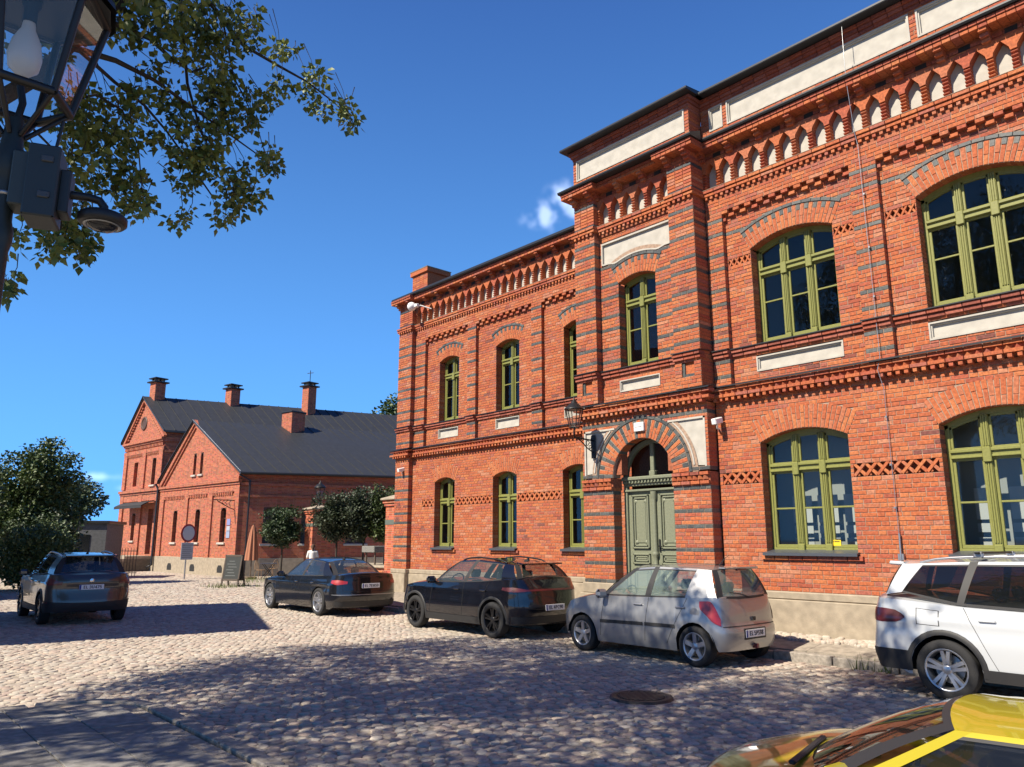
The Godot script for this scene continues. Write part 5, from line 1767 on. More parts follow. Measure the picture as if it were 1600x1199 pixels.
func white_estate() -> void:
	var c = {"L": 4.70, "W": 1.84, "fo": 0.92, "wb": 2.79, "wr": 0.35, "rim": 0.245, "arch": 0.405, "gc": 0.26, "cap_f": 0.8, "cap_r": 0.45, "pow_f": 2.7, "pow_r": 3.4, "crown": 0.05, "roof_crown": 0.035,
		"top": [[0.0, 0.82], [0.3, 0.93], [0.9, 1.03], [1.25, 1.06], [2.2, 1.06], [3.4, 1.09], [4.3, 1.15], [4.70, 1.16]],
		"nose": [[0.2, 0.08], [0.4, 0.0], [0.65, 0.0], [0.85, 0.10], [1.05, 0.35]],
		"tail": [[0.2, 0.12], [0.35, 0.05], [0.5, 0.0], [0.62, 0.01], [0.8, 0.045], [1.0, 0.06], [1.18, 0.14]],
		"side": [[0.2, 0.05], [0.4, 0.015], [0.65, 0.0], [0.85, 0.012], [0.92, 0.008], [1.04, 0.045], [1.16, 0.06]],
		"glass_lo": [[1.12, 1.09, 0.0], [1.36, 1.06, 0.78], [1.52, 1.06, 0.835], [2.48, 1.08, 0.85], [2.56, 1.08, 0.85], [3.46, 1.11, 0.845], [3.54, 1.115, 0.84], [4.18, 1.24, 0.81], [4.40, 1.20, 0.76], [4.50, 1.17, 0.0]],
		"glass_hi": [[1.92, 1.665, 0.0], [2.02, 1.615, 0.60], [2.14, 1.625, 0.63], [2.58, 1.642, 0.64], [2.66, 1.642, 0.64], [3.30, 1.63, 0.635], [3.40, 1.628, 0.63], [3.94, 1.60, 0.62], [4.22, 1.585, 0.60], [4.32, 1.63, 0.0]],
		"sides": ["k", "g", "k", "g", "k", "g", "p"], "seat": 2.15, "seams": [[1.35, 1.48], [2.48, 2.60], [3.12, 3.46]], "handles": [2.32, 3.20], "handle_y": 0.95, "mirror": [1.5, 1.12],
		"spokes": 5, "twin": true, "spoke_w": 0.028, "rim_mat": M.alloy, "paint": paint(lin(0.45, 0.47, 0.485), 0.0, 0.3), "glass": glass(lin(0.006, 0.007, 0.008), 0.82), "clad": 0.06}
	var car = make_car("white_estate", "large white estate car with black wheel arches and roof bars at right edge", c, Vector3(11.35, 0, -2.44), heading(180.0))
	var sh = shell_of(c)
	var end = float(sh.line.size() - 1)
	for s in [-1, 1]:
		obj("tail_lamp", patch(sh, end - 11.4, end - 4.0, [[0.0, 0.93], [0.25, 0.865], [1.0, 0.88]], [[0.0, 0.95], [0.25, 1.03], [1.0, 1.03]], s, 0.008), M.red_dark, car)
		obj("bumper_trim", patch(sh, end - 14.0, end, [[0.0, 0.30], [1.0, 0.30]], [[0.0, 0.53], [0.4, 0.545], [1.0, 0.50]], s, 0.010, 12, 3), M.trim, car)
		var t0 = sh.along(c.L / 2 - 3.72); var t1 = sh.along(c.L / 2 - 4.02)
		var fl = MB.new()
		fl.bevel(Vector3(-0.13, -0.115, -0.01), Vector3(0.13, 0.115, 0.004), 0.004)
	obj("fuel_flap", patch(sh, sh.along(c.L / 2 - 3.75), sh.along(c.L / 2 - 4.0), [[0.0, 0.86], [1.0, 0.87]], [[0.0, 1.03], [1.0, 1.05]], 1, 0.003, 4, 3), c.paint, car)
	obj("fuel_flap_seam", patch(sh, sh.along(c.L / 2 - 3.74), sh.along(c.L / 2 - 4.01), [[0.0, 0.853], [1.0, 0.862]], [[0.0, 1.037], [1.0, 1.057]], 1, 0.0015, 4, 3), M.dark, car)
	plate(car, "EL", Transform3D(Basis(Vector3.UP, -PI / 2), Vector3(-c.L / 2 + 0.03, 0.78, 0.0)))
	roof_rails(car, c, 2.1, 4.0, 0.95, 0.045, M.alloy)
	var b = MB.new()
	for d in [2.5, 3.3]:
		b = MB.new()
		b.bevel(Vector3(-0.03, -0.014, -0.68), Vector3(0.03, 0.014, 0.68), 0.01, P(c.L / 2 - d, 1.735, 0))
		obj("cross_bar", b, M.black_metal, car)
	for s in [-1, 1]:
		b = MB.new()
		b.bevel(Vector3(-0.06, -0.05, -0.03), Vector3(0.06, 0.03, 0.03), 0.02, P(c.L / 2 - 3.3, 1.72, s * 0.61))
		obj("bar_foot", b, M.steel, car)
	b = MB.new()
	b.bevel(Vector3(-0.10, -0.03, -0.58), Vector3(0.10, 0.02, 0.58), 0.014, Transform3D(Basis(Vector3(0, 0, 1), -0.06), Vector3(c.L / 2 - 4.30, 1.60, 0)))
	obj("roof_spoiler", b, c.paint, car)

func grey_suv() -> void:
	var c = {"L": 4.38, "W": 1.83, "fo": 0.88, "wb": 2.65, "wr": 0.345, "rim": 0.225, "arch": 0.40, "gc": 0.26, "cap_f": 0.8, "cap_r": 0.5, "pow_f": 2.7, "pow_r": 3.2, "crown": 0.05, "roof_crown": 0.035,
		"top": [[0.0, 0.82], [0.3, 0.93], [0.9, 1.02], [1.25, 1.05], [2.2, 1.06], [3.4, 1.10], [4.0, 1.13], [4.38, 1.12]],
		"nose": [[0.2, 0.08], [0.4, 0.0], [0.65, 0.0], [0.85, 0.10], [1.05, 0.35]],
		"tail": [[0.2, 0.12], [0.35, 0.03], [0.5, 0.0], [0.62, 0.03], [0.8, 0.07], [0.98, 0.05], [1.15, 0.14]],
		"side": [[0.2, 0.05], [0.4, 0.015], [0.65, 0.0], [0.85, 0.012], [0.92, 0.008], [1.04, 0.045], [1.16, 0.07]],
		"glass_lo": [[1.12, 1.08, 0.0], [1.36, 1.05, 0.77], [1.52, 1.05, 0.83], [2.48, 1.08, 0.845], [2.56, 1.08, 0.845], [3.36, 1.12, 0.83], [3.60, 1.15, 0.80], [4.06, 1.12, 0.76], [4.18, 1.09, 0.0]],
		"glass_hi": [[1.92, 1.595, 0.0], [2.02, 1.545, 0.58], [2.14, 1.555, 0.61], [2.58, 1.572, 0.62], [2.66, 1.572, 0.62], [3.30, 1.54, 0.605], [3.48, 1.525, 0.60], [3.84, 1.50, 0.57], [3.94, 1.545, 0.0]],
		"sides": ["k", "g", "k", "g", "g", "p"], "seat": 2.15, "seams": [[1.35, 1.48], [2.48, 2.60], [3.05, 3.36]], "handles": [2.32, 3.15], "handle_y": 0.95, "mirror": [1.5, 1.11],
		"spokes": 5, "twin": true, "spoke_w": 0.028, "rim_mat": M.alloy_black, "paint": paint(lin(0.075, 0.07, 0.062), 0.6, 0.3), "glass": glass(lin(0.02, 0.025, 0.03), 0.6), "clad": 0.06}
	var car = make_car("grey_suv", "brown-grey sport utility car standing alone in the shade on the left", c, Vector3(5.05, 0, -22.3), heading(2.0))
	var sh = shell_of(c)
	var end = float(sh.line.size() - 1)
	for s in [-1, 1]:
		obj("tail_lamp", patch(sh, end - 10.5, end - 3.6, [[0.0, 0.99], [0.4, 0.90], [1.0, 0.90]], [[0.0, 1.04], [0.4, 1.05], [1.0, 0.96]], s, 0.010), M.red_dark, car)
		obj("bumper_trim", patch(sh, end - 13.0, end, [[0.0, 0.30], [1.0, 0.30]], [[0.0, 0.56], [0.4, 0.54], [1.0, 0.50]], s, 0.010, 12, 3), M.trim, car)
		obj("reflector", patch(sh, end - 9.5, end - 7.0, [[0.0, 0.50], [1.0, 0.50]], [[0.0, 0.53], [1.0, 0.53]], s, 0.016, 4, 1), M.red_dark, car)
	plate(car, "EL 3U475", Transform3D(Basis(Vector3.UP, -PI / 2), Vector3(-c.L / 2 + 0.03, 0.84, 0.0)))
	roof_rails(car, c, 2.15, 3.7, 0.95, 0.04, M.alloy)
	var b = MB.new()
	b.bevel(Vector3(-0.14, -0.015, -0.56), Vector3(0.10, 0.02, 0.56), 0.014, Transform3D(Basis(Vector3(0, 0, 1), 0.1), Vector3(c.L / 2 - 3.96, 1.545, 0)))
	obj("roof_spoiler", b, c.paint, car)
	b = MB.new()
	b.prism(PackedVector2Array([Vector2(-0.09, 0), Vector2(0.08, 0), Vector2(-0.07, 0.08)]), -0.02, 0.02)
	obj("aerial", b, M.trim, car, P(c.L / 2 - 3.5, 1.555, 0.0))
	b = MB.new()
	b.lathe([Vector2(0.0, 0.01), Vector2(0.045, 0.008), Vector2(0.05, 0.0)], 16, Transform3D(Basis(Vector3(0, 0, 1), PI / 2), Vector3(-c.L / 2 + 0.05, 0.985, 0)))
	obj("badge", b, M.chrome, car)

func yellow_car() -> void:
	var c = {"L": 3.85, "W": 1.79, "fo": 0.72, "wb": 2.45, "wr": 0.32, "rim": 0.22, "arch": 0.37, "gc": 0.18, "cap_f": 0.8, "cap_r": 0.5, "pow_f": 2.7, "pow_r": 3.2, "crown": 0.055, "roof_crown": 0.04,
		"top": [[0.00, 0.620], [0.00, 0.720], [0.50, 0.820], [0.85, 0.860], [1.80, 0.870], [3.00, 0.900], [3.60, 0.940], [3.90, 0.940]],
		"nose": [[0.2, 0.08], [0.4, 0.0], [0.55, 0.0], [0.75, 0.10], [0.95, 0.35]],
		"tail": [[0.2, 0.12], [0.4, 0.0], [0.62, 0.01], [0.8, 0.05], [1.04, 0.10]],
		"side": [[0.2, 0.05], [0.4, 0.015], [0.55, 0.0], [0.75, 0.012], [0.85, 0.012], [0.95, 0.045], [1.04, 0.07]],
		"glass_lo": [[0.68, 0.890, 0.0], [0.98, 0.865, 0.76], [1.08, 0.865, 0.80], [2.10, 0.885, 0.81], [2.20, 0.885, 0.81], [2.96, 0.910, 0.80], [3.20, 0.930, 0.77], [3.55, 0.930, 0.72], [3.66, 0.920, 0.0]],
		"glass_hi": [[1.50, 1.275, 0.0], [1.60, 1.220, 0.57], [1.68, 1.225, 0.59], [2.20, 1.235, 0.605], [2.30, 1.235, 0.605], [2.90, 1.220, 0.59], [3.06, 1.210, 0.58], [3.34, 1.195, 0.55], [3.44, 1.230, 0.0]],
		"sides": ["p", "g", "k", "g", "p", "p"], "seat": 1.75, "seams": [[0.95, 1.05], [2.10, 2.17], [2.65, 2.96]], "handles": [1.95, 2.8], "handle_y": 0.85, "mirror": [1.15, 0.98],
		"spokes": 5, "spoke_w": 0.04, "rim_mat": M.alloy, "paint": paint(lin(0.40, 0.33, 0.012), 0.15, 0.35), "glass": glass(lin(0.008, 0.01, 0.01), 0.8)}
	var car = make_car("yellow_car", "mustard yellow car close to the camera at the bottom right", c, Vector3(4.35, 0, -1.15), heading(-6.0))
	car.scale = Vector3.ONE * 0.88
	var b = MB.new()
	b.bevel(Vector3(-0.02, -0.012, -0.35), Vector3(0.02, 0.012, 0.35), 0.008, Transform3D(Basis(Vector3.UP, 0.12), Vector3(1.2, 0.93, -0.25)))
	obj("wiper", b, M.trim, car)

func left_car() -> void:
	var c = {"L": 4.0, "W": 1.72, "fo": 0.80, "wb": 2.5, "wr": 0.31, "rim": 0.21, "arch": 0.365, "gc": 0.2, "cap_f": 0.75, "cap_r": 0.42, "pow_f": 2.7, "pow_r": 3.6, "crown": 0.045, "roof_crown": 0.035,
		"top": [[0.0, 0.72], [0.25, 0.80], [0.7, 0.90], [1.1, 0.955], [1.7, 0.965], [2.8, 0.995], [3.7, 1.03], [4.0, 1.03]],
		"nose": [[0.2, 0.10], [0.5, 0.0], [0.75, 0.14], [0.95, 0.4]],
		"tail": [[0.2, 0.08], [0.45, 0.0], [0.62, 0.04], [1.05, 0.13]],
		"side": [[0.2, 0.05], [0.5, 0.0], [0.7, 0.004], [0.85, 0.03], [1.05, 0.06]],
		"glass_lo": [[1.05, 0.99, 0.0], [1.25, 0.965, 0.72], [1.42, 0.965, 0.78], [2.35, 0.985, 0.80], [2.47, 0.985, 0.80], [3.2, 1.01, 0.79], [3.65, 1.03, 0.75], [3.8, 1.02, 0.71], [3.9, 1.00, 0.0]],
		"glass_hi": [[1.82, 1.455, 0.0], [1.92, 1.405, 0.55], [2.04, 1.415, 0.57], [2.42, 1.442, 0.59], [2.52, 1.444, 0.592], [3.3, 1.43, 0.58], [3.48, 1.42, 0.57], [3.58, 1.41, 0.55], [3.67, 1.442, 0.0]],
		"sides": ["k", "g", "k", "g", "p", "p"], "seat": 2.05, "seams": [[1.28, 1.38], [2.35, 2.43]], "handles": [2.2, 3.05], "handle_y": 0.86, "mirror": [1.4, 1.0],
		"spokes": 5, "spoke_w": 0.045, "rim_mat": M.alloy, "paint": paint(lin(0.05, 0.045, 0.04), 0.4, 0.3), "glass": glass(lin(0.02, 0.02, 0.02), 0.6)}
	var car = make_car("dark_hatchback", "dark hatchback cut off by the left edge behind the grey car", c, Vector3(3.75, 0, -32.2), heading(-3.0))
	var sh = shell_of(c)
	var end = float(sh.line.size() - 1)
	for s in [-1, 1]: obj("tail_lamp", patch(sh, end - 10.6, end - 5.6, [[0.0, 0.80], [1.0, 0.78]], [[0.0, 0.97], [1.0, 0.95]], s, 0.012), M.red_lamp, car)

# limbs of the tree by the lamp: points, thick end, thin end
const LIMBS = [
	[[0.49, 5.44, -7.70, 1.01, 6.18, -7.84, 1.21, 6.57, -7.82, 1.44, 6.99, -7.88, 1.73, 7.54, -8.06, 2.13, 8.28, -8.05], 0.085, 0.050],
	[[1.21, 6.57, -7.82, 1.52, 7.09, -7.92, 2.03, 7.25, -8.19, 2.33, 7.22, -8.37, 2.59, 7.26, -8.51, 2.81, 7.48, -8.55], 0.035, 0.010],
	[[1.25, 6.58, -7.81, 1.67, 6.73, -8.00, 2.11, 6.80, -8.21, 2.85, 6.73, -8.51, 3.46, 6.57, -8.61], 0.035, 0.008],
	[[1.33, 6.62, -7.89, 1.73, 6.59, -8.18, 2.08, 6.55, -8.36, 2.39, 6.45, -8.57, 2.77, 6.24, -8.80, 3.07, 6.01, -8.92], 0.022, 0.006],
	[[0.62, 5.35, -7.95, 0.99, 5.79, -8.05, 1.22, 5.92, -8.06, 1.30, 6.14, -8.05, 1.56, 6.35, -8.12, 1.83, 6.32, -8.20, 2.06, 6.09, -8.38, 2.20, 5.64, -8.56], 0.030, 0.006],
	[[2.13, 8.28, -8.05, 2.73, 7.96, -8.24, 3.10, 7.78, -8.37, 3.52, 7.72, -8.38, 3.95, 7.65, -8.36, 4.33, 7.54, -8.38, 4.57, 7.40, -8.35], 0.030, 0.005],
	[[2.13, 8.28, -8.05, 2.40, 7.71, -8.39, 2.57, 7.14, -8.59, 2.81, 6.73, -8.76, 3.11, 6.26, -8.79, 3.29, 5.94, -8.88], 0.025, 0.005],
	[[0.99, 5.79, -8.05, 1.30, 5.63, -8.19, 1.44, 5.25, -8.33, 1.45, 4.82, -8.49], 0.014, 0.004],
	[[2.52, 8.38, -7.99, 2.85, 7.92, -8.36, 3.10, 7.46, -8.59, 3.46, 7.05, -8.70, 3.71, 6.62, -8.85], 0.020, 0.004],
]
const NEAR_TUFTS = [1.39, 7.33, -8.24, 1.03, 6.91, -7.47, 1.13, 6.80, -7.62, 0.94, 6.56, -7.56, 1.22, 7.00, -7.49, 1.11, 6.86, -7.72, 1.39, 6.98, -7.87, 1.39, 7.32, -8.14, 1.20, 6.94, -7.95, 1.28, 6.78, -7.88, 1.17, 7.02, -7.82, 1.52, 7.15, -7.96, 1.20, 6.97, -7.73, 1.32, 7.24, -7.89, 1.39, 7.16, -7.72, 1.18, 6.86, -7.62, 1.27, 7.28, -8.13, 1.28, 6.74, -7.67, 1.37, 7.28, -8.20, 1.22, 6.86, -7.81, 1.51, 7.20, -7.71, 1.24, 7.28, -8.07, 1.72, 7.23, -8.06, 1.87, 7.26, -8.41, 1.54, 6.87, -7.62, 1.71, 7.22, -8.08, 1.60, 6.78, -7.68, 1.90, 7.17, -8.08, 1.00, 6.65, -7.85, 1.18, 6.99, -8.25, 1.06, 6.62, -7.78, 1.11, 6.59, -7.64, 1.27, 6.90, -8.03, 1.27, 6.79, -7.87, 1.30, 7.02, -8.35, 1.34, 7.04, -8.11, 1.78, 7.46, -7.72, 2.13, 7.27, -7.73, 1.92, 7.59, -7.77, 2.17, 7.78, -8.31, 1.79, 7.38, -8.18, 2.15, 7.35, -7.61, 2.10, 7.27, -7.63, 1.85, 7.60, -8.01, 1.94, 7.55, -8.35, 1.89, 7.22, -7.64, 1.83, 7.41, -7.83, 2.06, 7.83, -8.23, 1.83, 7.39, -7.61, 1.89, 7.47, -8.42, 2.49, 7.70, -8.25, 2.42, 7.83, -8.25, 2.28, 7.68, -7.78, 2.24, 7.60, -8.32, 2.37, 7.63, -8.45, 2.63, 7.99, -8.20, 2.43, 7.59, -8.10, 2.48, 7.90, -8.03, 2.36, 7.48, -7.80, 2.23, 7.30, -7.94, 2.38, 7.26, -7.72, 2.01, 7.42, -7.93, 2.21, 7.84, -8.28, 2.19, 7.66, -7.76, 2.72, 7.77, -7.93, 2.72, 8.06, -8.27, 2.64, 7.67, -7.79, 2.86, 7.69, -7.94, 2.49, 7.41, -7.78, 2.58, 7.68, -8.10, 2.88, 7.87, -8.47, 2.43, 7.27, -7.77, 2.58, 7.95, -8.37, 2.88, 8.02, -8.19, 3.00, 8.12, -8.37, 2.85, 7.95, -8.12, 2.66, 7.45, -8.55, 2.25, 7.13, -7.84, 2.43, 7.14, -8.01, 2.51, 7.48, -8.47, 2.37, 7.25, -8.33, 2.44, 7.14, -7.93, 2.52, 7.34, -8.12, 2.44, 7.25, -7.74, 2.47, 7.30, -7.87, 2.29, 6.92, -7.87, 2.02, 7.17, -7.84, 2.02, 6.97, -7.73, 2.14, 7.47, -8.36, 2.26, 7.32, -8.30, 1.99, 7.46, -8.15, 1.87, 7.27, -8.09, 1.74, 7.34, -8.28, 1.80, 7.30, -7.65, 1.71, 7.37, -7.89, 1.71, 7.58, -8.10, 2.04, 7.40, -8.19, 1.77, 7.14, -8.01, 2.62, 7.29, -7.90, 2.68, 7.14, -7.90, 2.81, 7.57, -8.13, 2.96, 7.51, -7.99, 2.66, 7.17, -7.94, 2.76, 7.39, -7.85, 2.66, 7.33, -7.77, 2.56, 7.22, -7.80, 2.77, 7.51, -8.11, 3.05, 7.41, -8.73, 2.84, 7.31, -8.64, 3.01, 7.51, -8.64, 2.99, 7.52, -8.55, 2.88, 7.04, -8.35, 2.85, 7.20, -8.70, 2.64, 7.02, -8.17, 2.87, 7.23, -8.79, 2.68, 7.27, -8.48, 2.84, 7.24, -8.48, 2.55, 6.83, -8.03, 3.00, 7.24, -8.84, 3.26, 7.16, -8.43, 2.85, 7.18, -8.36, 2.96, 7.26, -8.64, 3.24, 7.35, -8.58, 3.03, 7.34, -8.62, 2.98, 7.26, -8.42, 3.29, 7.32, -8.51, 3.03, 7.09, -8.81, 3.09, 7.06, -8.64, 3.00, 6.94, -8.29, 2.98, 7.27, -8.42, 2.91, 7.12, -8.86, 3.02, 7.15, -8.60, 3.07, 7.25, -8.81, 2.74, 6.50, -8.16, 3.14, 6.84, -8.55, 3.00, 6.83, -8.56, 2.79, 6.97, -8.51, 2.78, 6.52, -8.33, 2.95, 6.86, -8.70, 2.92, 7.56, -7.91, 3.24, 8.04, -8.41, 3.17, 7.78, -8.36, 3.20, 7.86, -8.36, 2.94, 7.65, -7.72, 3.00, 7.79, -7.81, 2.91, 7.74, -7.69, 2.99, 6.53, -8.87, 2.88, 6.52, -8.65, 2.80, 6.58, -8.32, 2.87, 6.40, -8.66, 2.95, 6.76, -8.75, 2.87, 6.68, -8.39, 2.97, 6.62, -8.43, 3.22, 6.84, -9.03, 2.51, 6.58, -8.37, 2.46, 6.54, -8.47, 2.50, 6.42, -8.33, 2.74, 6.69, -8.93, 2.69, 6.74, -8.91, 2.71, 6.97, -8.88, 3.25, 6.81, -8.30, 3.38, 7.10, -8.66, 3.31, 6.92, -8.68, 3.17, 6.77, -8.27, 3.33, 6.92, -8.43, 3.12, 6.76, -8.44, 3.57, 7.98, -8.46, 3.33, 7.58, -7.94, 3.60, 8.02, -8.47, 3.51, 7.79, -8.12, 3.53, 7.36, -8.47, 3.65, 7.50, -8.42, 3.53, 7.38, -8.26, 3.69, 7.50, -8.51, 3.65, 7.65, -8.69, 3.85, 7.46, -8.31, 3.78, 7.42, -8.02, 4.12, 7.68, -8.63, 4.08, 7.76, -8.57, 3.86, 7.57, -7.99, 4.16, 7.98, -8.61, 3.93, 7.57, -7.97, 4.38, 7.57, -8.75, 4.07, 7.47, -8.48, 4.05, 7.46, -8.32, 4.22, 7.49, -8.53, 4.54, 7.64, -8.58, 4.26, 7.32, -8.06, 4.50, 7.53, -8.33, 4.25, 7.41, -8.36, 4.49, 7.55, -8.34, 4.42, 7.11, -7.98, 4.61, 7.32, -8.34, 4.61, 7.52, -8.57, 4.35, 7.11, -7.92, 3.55, 7.25, -8.48, 3.18, 6.93, -8.16, 3.37, 7.25, -8.60, 3.35, 6.93, -8.11, 3.60, 7.47, -8.83, 3.67, 7.95, -8.28, 2.61, 6.34, -8.90, 2.61, 6.29, -8.59, 2.49, 6.10, -8.32, 2.47, 6.34, -8.82, 2.73, 6.34, -8.86, 2.58, 6.14, -8.32, 2.57, 6.41, -8.97, 2.81, 6.35, -8.49, 2.82, 6.55, -9.10, 2.82, 6.44, -9.15, 2.88, 6.50, -9.00, 2.78, 6.33, -8.42, 2.84, 6.27, -8.28, 2.84, 6.35, -8.88, 3.00, 6.47, -8.90, 2.91, 6.40, -8.58, 2.84, 6.24, -8.35, 3.00, 6.53, -9.03, 2.75, 6.10, -8.65, 2.87, 6.26, -8.94, 3.04, 6.30, -8.96, 2.99, 6.50, -8.79, 2.95, 6.29, -8.61, 2.85, 6.08, -8.65, 2.83, 6.37, -8.73, 2.99, 6.50, -8.88, 3.27, 6.29, -9.16, 3.32, 6.07, -8.93, 3.00, 6.10, -8.50, 3.42, 6.16, -8.95, 3.29, 6.32, -9.08, 3.20, 5.99, -8.60, 3.32, 6.18, -9.00, 3.41, 5.98, -8.61, 3.48, 6.07, -9.13, 3.45, 6.32, -9.29, 3.39, 5.90, -8.87, 3.49, 6.30, -9.16, 2.69, 5.93, -8.55, 2.68, 6.17, -8.49, 2.81, 6.32, -8.92, 2.76, 6.30, -8.74, 2.63, 6.10, -8.35, 2.74, 5.95, -8.83, 2.58, 5.93, -8.67, 2.52, 5.83, -8.44, 2.88, 5.78, -9.37, 2.68, 5.54, -8.55, 2.72, 5.61, -9.05, 2.64, 5.46, -8.66, 3.37, 5.95, -9.11, 3.23, 5.73, -8.91, 3.41, 5.94, -9.27, 2.98, 5.69, -8.52, 3.29, 5.82, -9.16, 3.64, 6.26, -9.13, 3.67, 6.23, -9.00, 3.44, 6.07, -8.64, 3.51, 6.02, -8.66, 3.27, 6.33, -8.70, 3.34, 6.39, -8.61, 3.38, 6.41, -8.98, 3.40, 6.24, -8.66, 3.41, 6.37, -8.72, 3.73, 6.81, -9.08, 3.60, 6.59, -8.67, 3.48, 6.50, -8.32, 3.78, 6.85, -8.94, 3.85, 6.70, -8.98, 3.77, 6.64, -8.86, 3.84, 6.68, -8.94, 3.70, 6.46, -8.66, 1.44, 6.40, -8.47, 1.34, 6.40, -8.59, 1.35, 6.22, -8.02, 1.32, 6.04, -8.05, 1.40, 6.48, -8.62, 1.41, 6.02, -8.12, 1.52, 6.52, -8.58, 1.74, 6.60, -8.53, 1.59, 6.54, -8.59, 1.52, 6.37, -8.50, 1.51, 6.25, -8.14, 1.72, 6.36, -8.52, 1.66, 6.63, -8.67, 1.47, 5.97, -8.34, 1.52, 5.99, -8.20, 1.50, 6.07, -8.71, 1.53, 6.06, -8.33, 1.44, 5.93, -8.00, 1.52, 6.12, -8.34, 1.33, 6.08, -8.43, 1.36, 6.20, -8.34, 1.23, 5.73, -7.94, 1.60, 6.09, -8.48, 1.76, 6.29, -8.61, 1.42, 5.92, -8.12, 1.58, 5.96, -8.39, 1.68, 6.22, -8.41, 1.51, 6.00, -8.27, 1.53, 6.22, -8.43, 1.87, 6.49, -8.52, 2.00, 6.61, -8.73, 2.02, 6.57, -8.63, 1.92, 6.18, -8.11, 1.84, 6.19, -8.00, 1.89, 6.33, -8.74, 2.10, 6.74, -8.56, 1.96, 6.36, -8.07, 1.85, 6.42, -8.09, 1.86, 6.47, -8.04, 1.95, 6.34, -8.76, 1.79, 6.14, -8.41, 1.96, 6.35, -8.74, 1.85, 6.06, -8.28, 1.76, 6.00, -8.17, 2.18, 6.38, -8.89, 2.04, 6.10, -8.57, 1.98, 6.01, -8.26, 1.92, 5.93, -8.16, 1.61, 5.70, -8.10, 1.79, 6.18, -8.91, 1.78, 6.16, -8.73, 1.73, 5.94, -8.44, 1.63, 5.82, -8.62, 1.48, 5.64, -8.35, 1.47, 5.98, -8.81, 1.47, 5.63, -8.55, 1.51, 5.65, -8.33, 1.58, 5.87, -8.60, 1.53, 5.52, -8.55, 1.41, 5.50, -8.24, 1.51, 5.61, -8.64, 1.46, 5.64, -8.27, 1.57, 5.51, -8.56, 1.87, 5.85, -8.97, 1.76, 5.79, -9.02, 1.73, 5.70, -8.76, 1.75, 5.70, -8.78, 2.04, 5.68, -8.47, 1.93, 5.71, -8.78, 2.06, 5.77, -8.54, 2.03, 5.79, -8.74, 1.95, 5.88, -8.61, 1.95, 5.91, -8.60, 2.25, 5.95, -9.11, 2.22, 5.90, -8.81, 2.22, 5.97, -8.90, 1.99, 5.72, -8.56, 2.17, 5.90, -8.74, 2.19, 5.59, -8.77, 2.06, 5.34, -8.40, 2.09, 5.55, -8.83, 2.24, 5.74, -9.20, 2.04, 5.38, -8.56, 2.20, 5.58, -8.68, 1.99, 5.47, -8.47, 1.97, 5.65, -8.84, 2.38, 5.78, -9.14, 2.29, 5.82, -9.08, 2.20, 5.51, -8.41, 2.29, 5.54, -8.90, 2.39, 5.76, -9.10, 2.17, 5.55, -8.67, 1.84, 5.85, -8.56, 1.84, 5.96, -8.70, 1.82, 5.78, -8.19, 1.66, 5.38, -8.78, 1.55, 5.17, -8.67, 1.72, 5.49, -9.09, 1.65, 5.32, -8.60, 1.46, 5.10, -8.56, 1.66, 5.18, -8.54, 1.44, 5.19, -8.80, 1.67, 5.24, -9.12, 1.60, 5.06, -8.76, 1.48, 5.15, -8.94, 1.57, 5.12, -8.57, 1.55, 4.99, -8.49, 1.44, 4.96, -8.40, 1.77, 5.05, -9.17, 1.79, 4.98, -9.06, 1.74, 5.20, -9.16, 1.51, 4.94, -8.55, 1.74, 5.00, -8.71, 1.68, 4.79, -8.58, 1.38, 4.75, -8.26, 1.44, 4.82, -8.73, 1.41, 4.73, -8.45, 1.49, 4.97, -8.94, 1.36, 4.72, -8.55, 1.37, 4.82, -8.50, 1.67, 4.84, -8.41, 1.70, 4.85, -8.46, 1.73, 4.90, -8.58, 1.71, 4.95, -8.50, 1.31, 5.06, -8.52, 1.26, 5.16, -8.75, 1.28, 5.01, -8.51, 1.29, 4.95, -8.30, 1.04, 4.86, -8.50, 0.99, 4.60, -8.21, 1.02, 4.85, -8.73, 1.05, 4.67, -8.13, 1.15, 4.45, -9.07, 1.01, 4.26, -8.16, 1.10, 4.41, -8.94, 1.14, 4.47, -8.92, 1.00, 4.17, -8.14, 1.03, 5.62, -8.27, 1.08, 5.44, -8.07, 0.97, 5.51, -8.16, 1.09, 5.61, -8.34, 1.18, 5.74, -8.63, 1.10, 6.53, -7.95, 1.12, 6.37, -7.65, 1.02, 6.55, -8.00, 2.22, 6.72, -8.31, 2.42, 7.04, -8.74, 2.30, 6.93, -8.67, 2.36, 6.90, -8.51, 2.07, 6.93, -8.18, 2.11, 7.07, -8.45, 2.21, 7.19, -8.56, 2.58, 6.92, -8.75, 2.48, 6.78, -8.68, 2.41, 6.68, -8.45, 2.41, 6.56, -8.36, 2.31, 6.47, -8.57, 2.30, 6.40, -8.69, 2.27, 6.47, -8.72, 2.30, 6.40, -8.73, 2.02, 6.69, -8.29, 1.94, 6.55, -8.04]
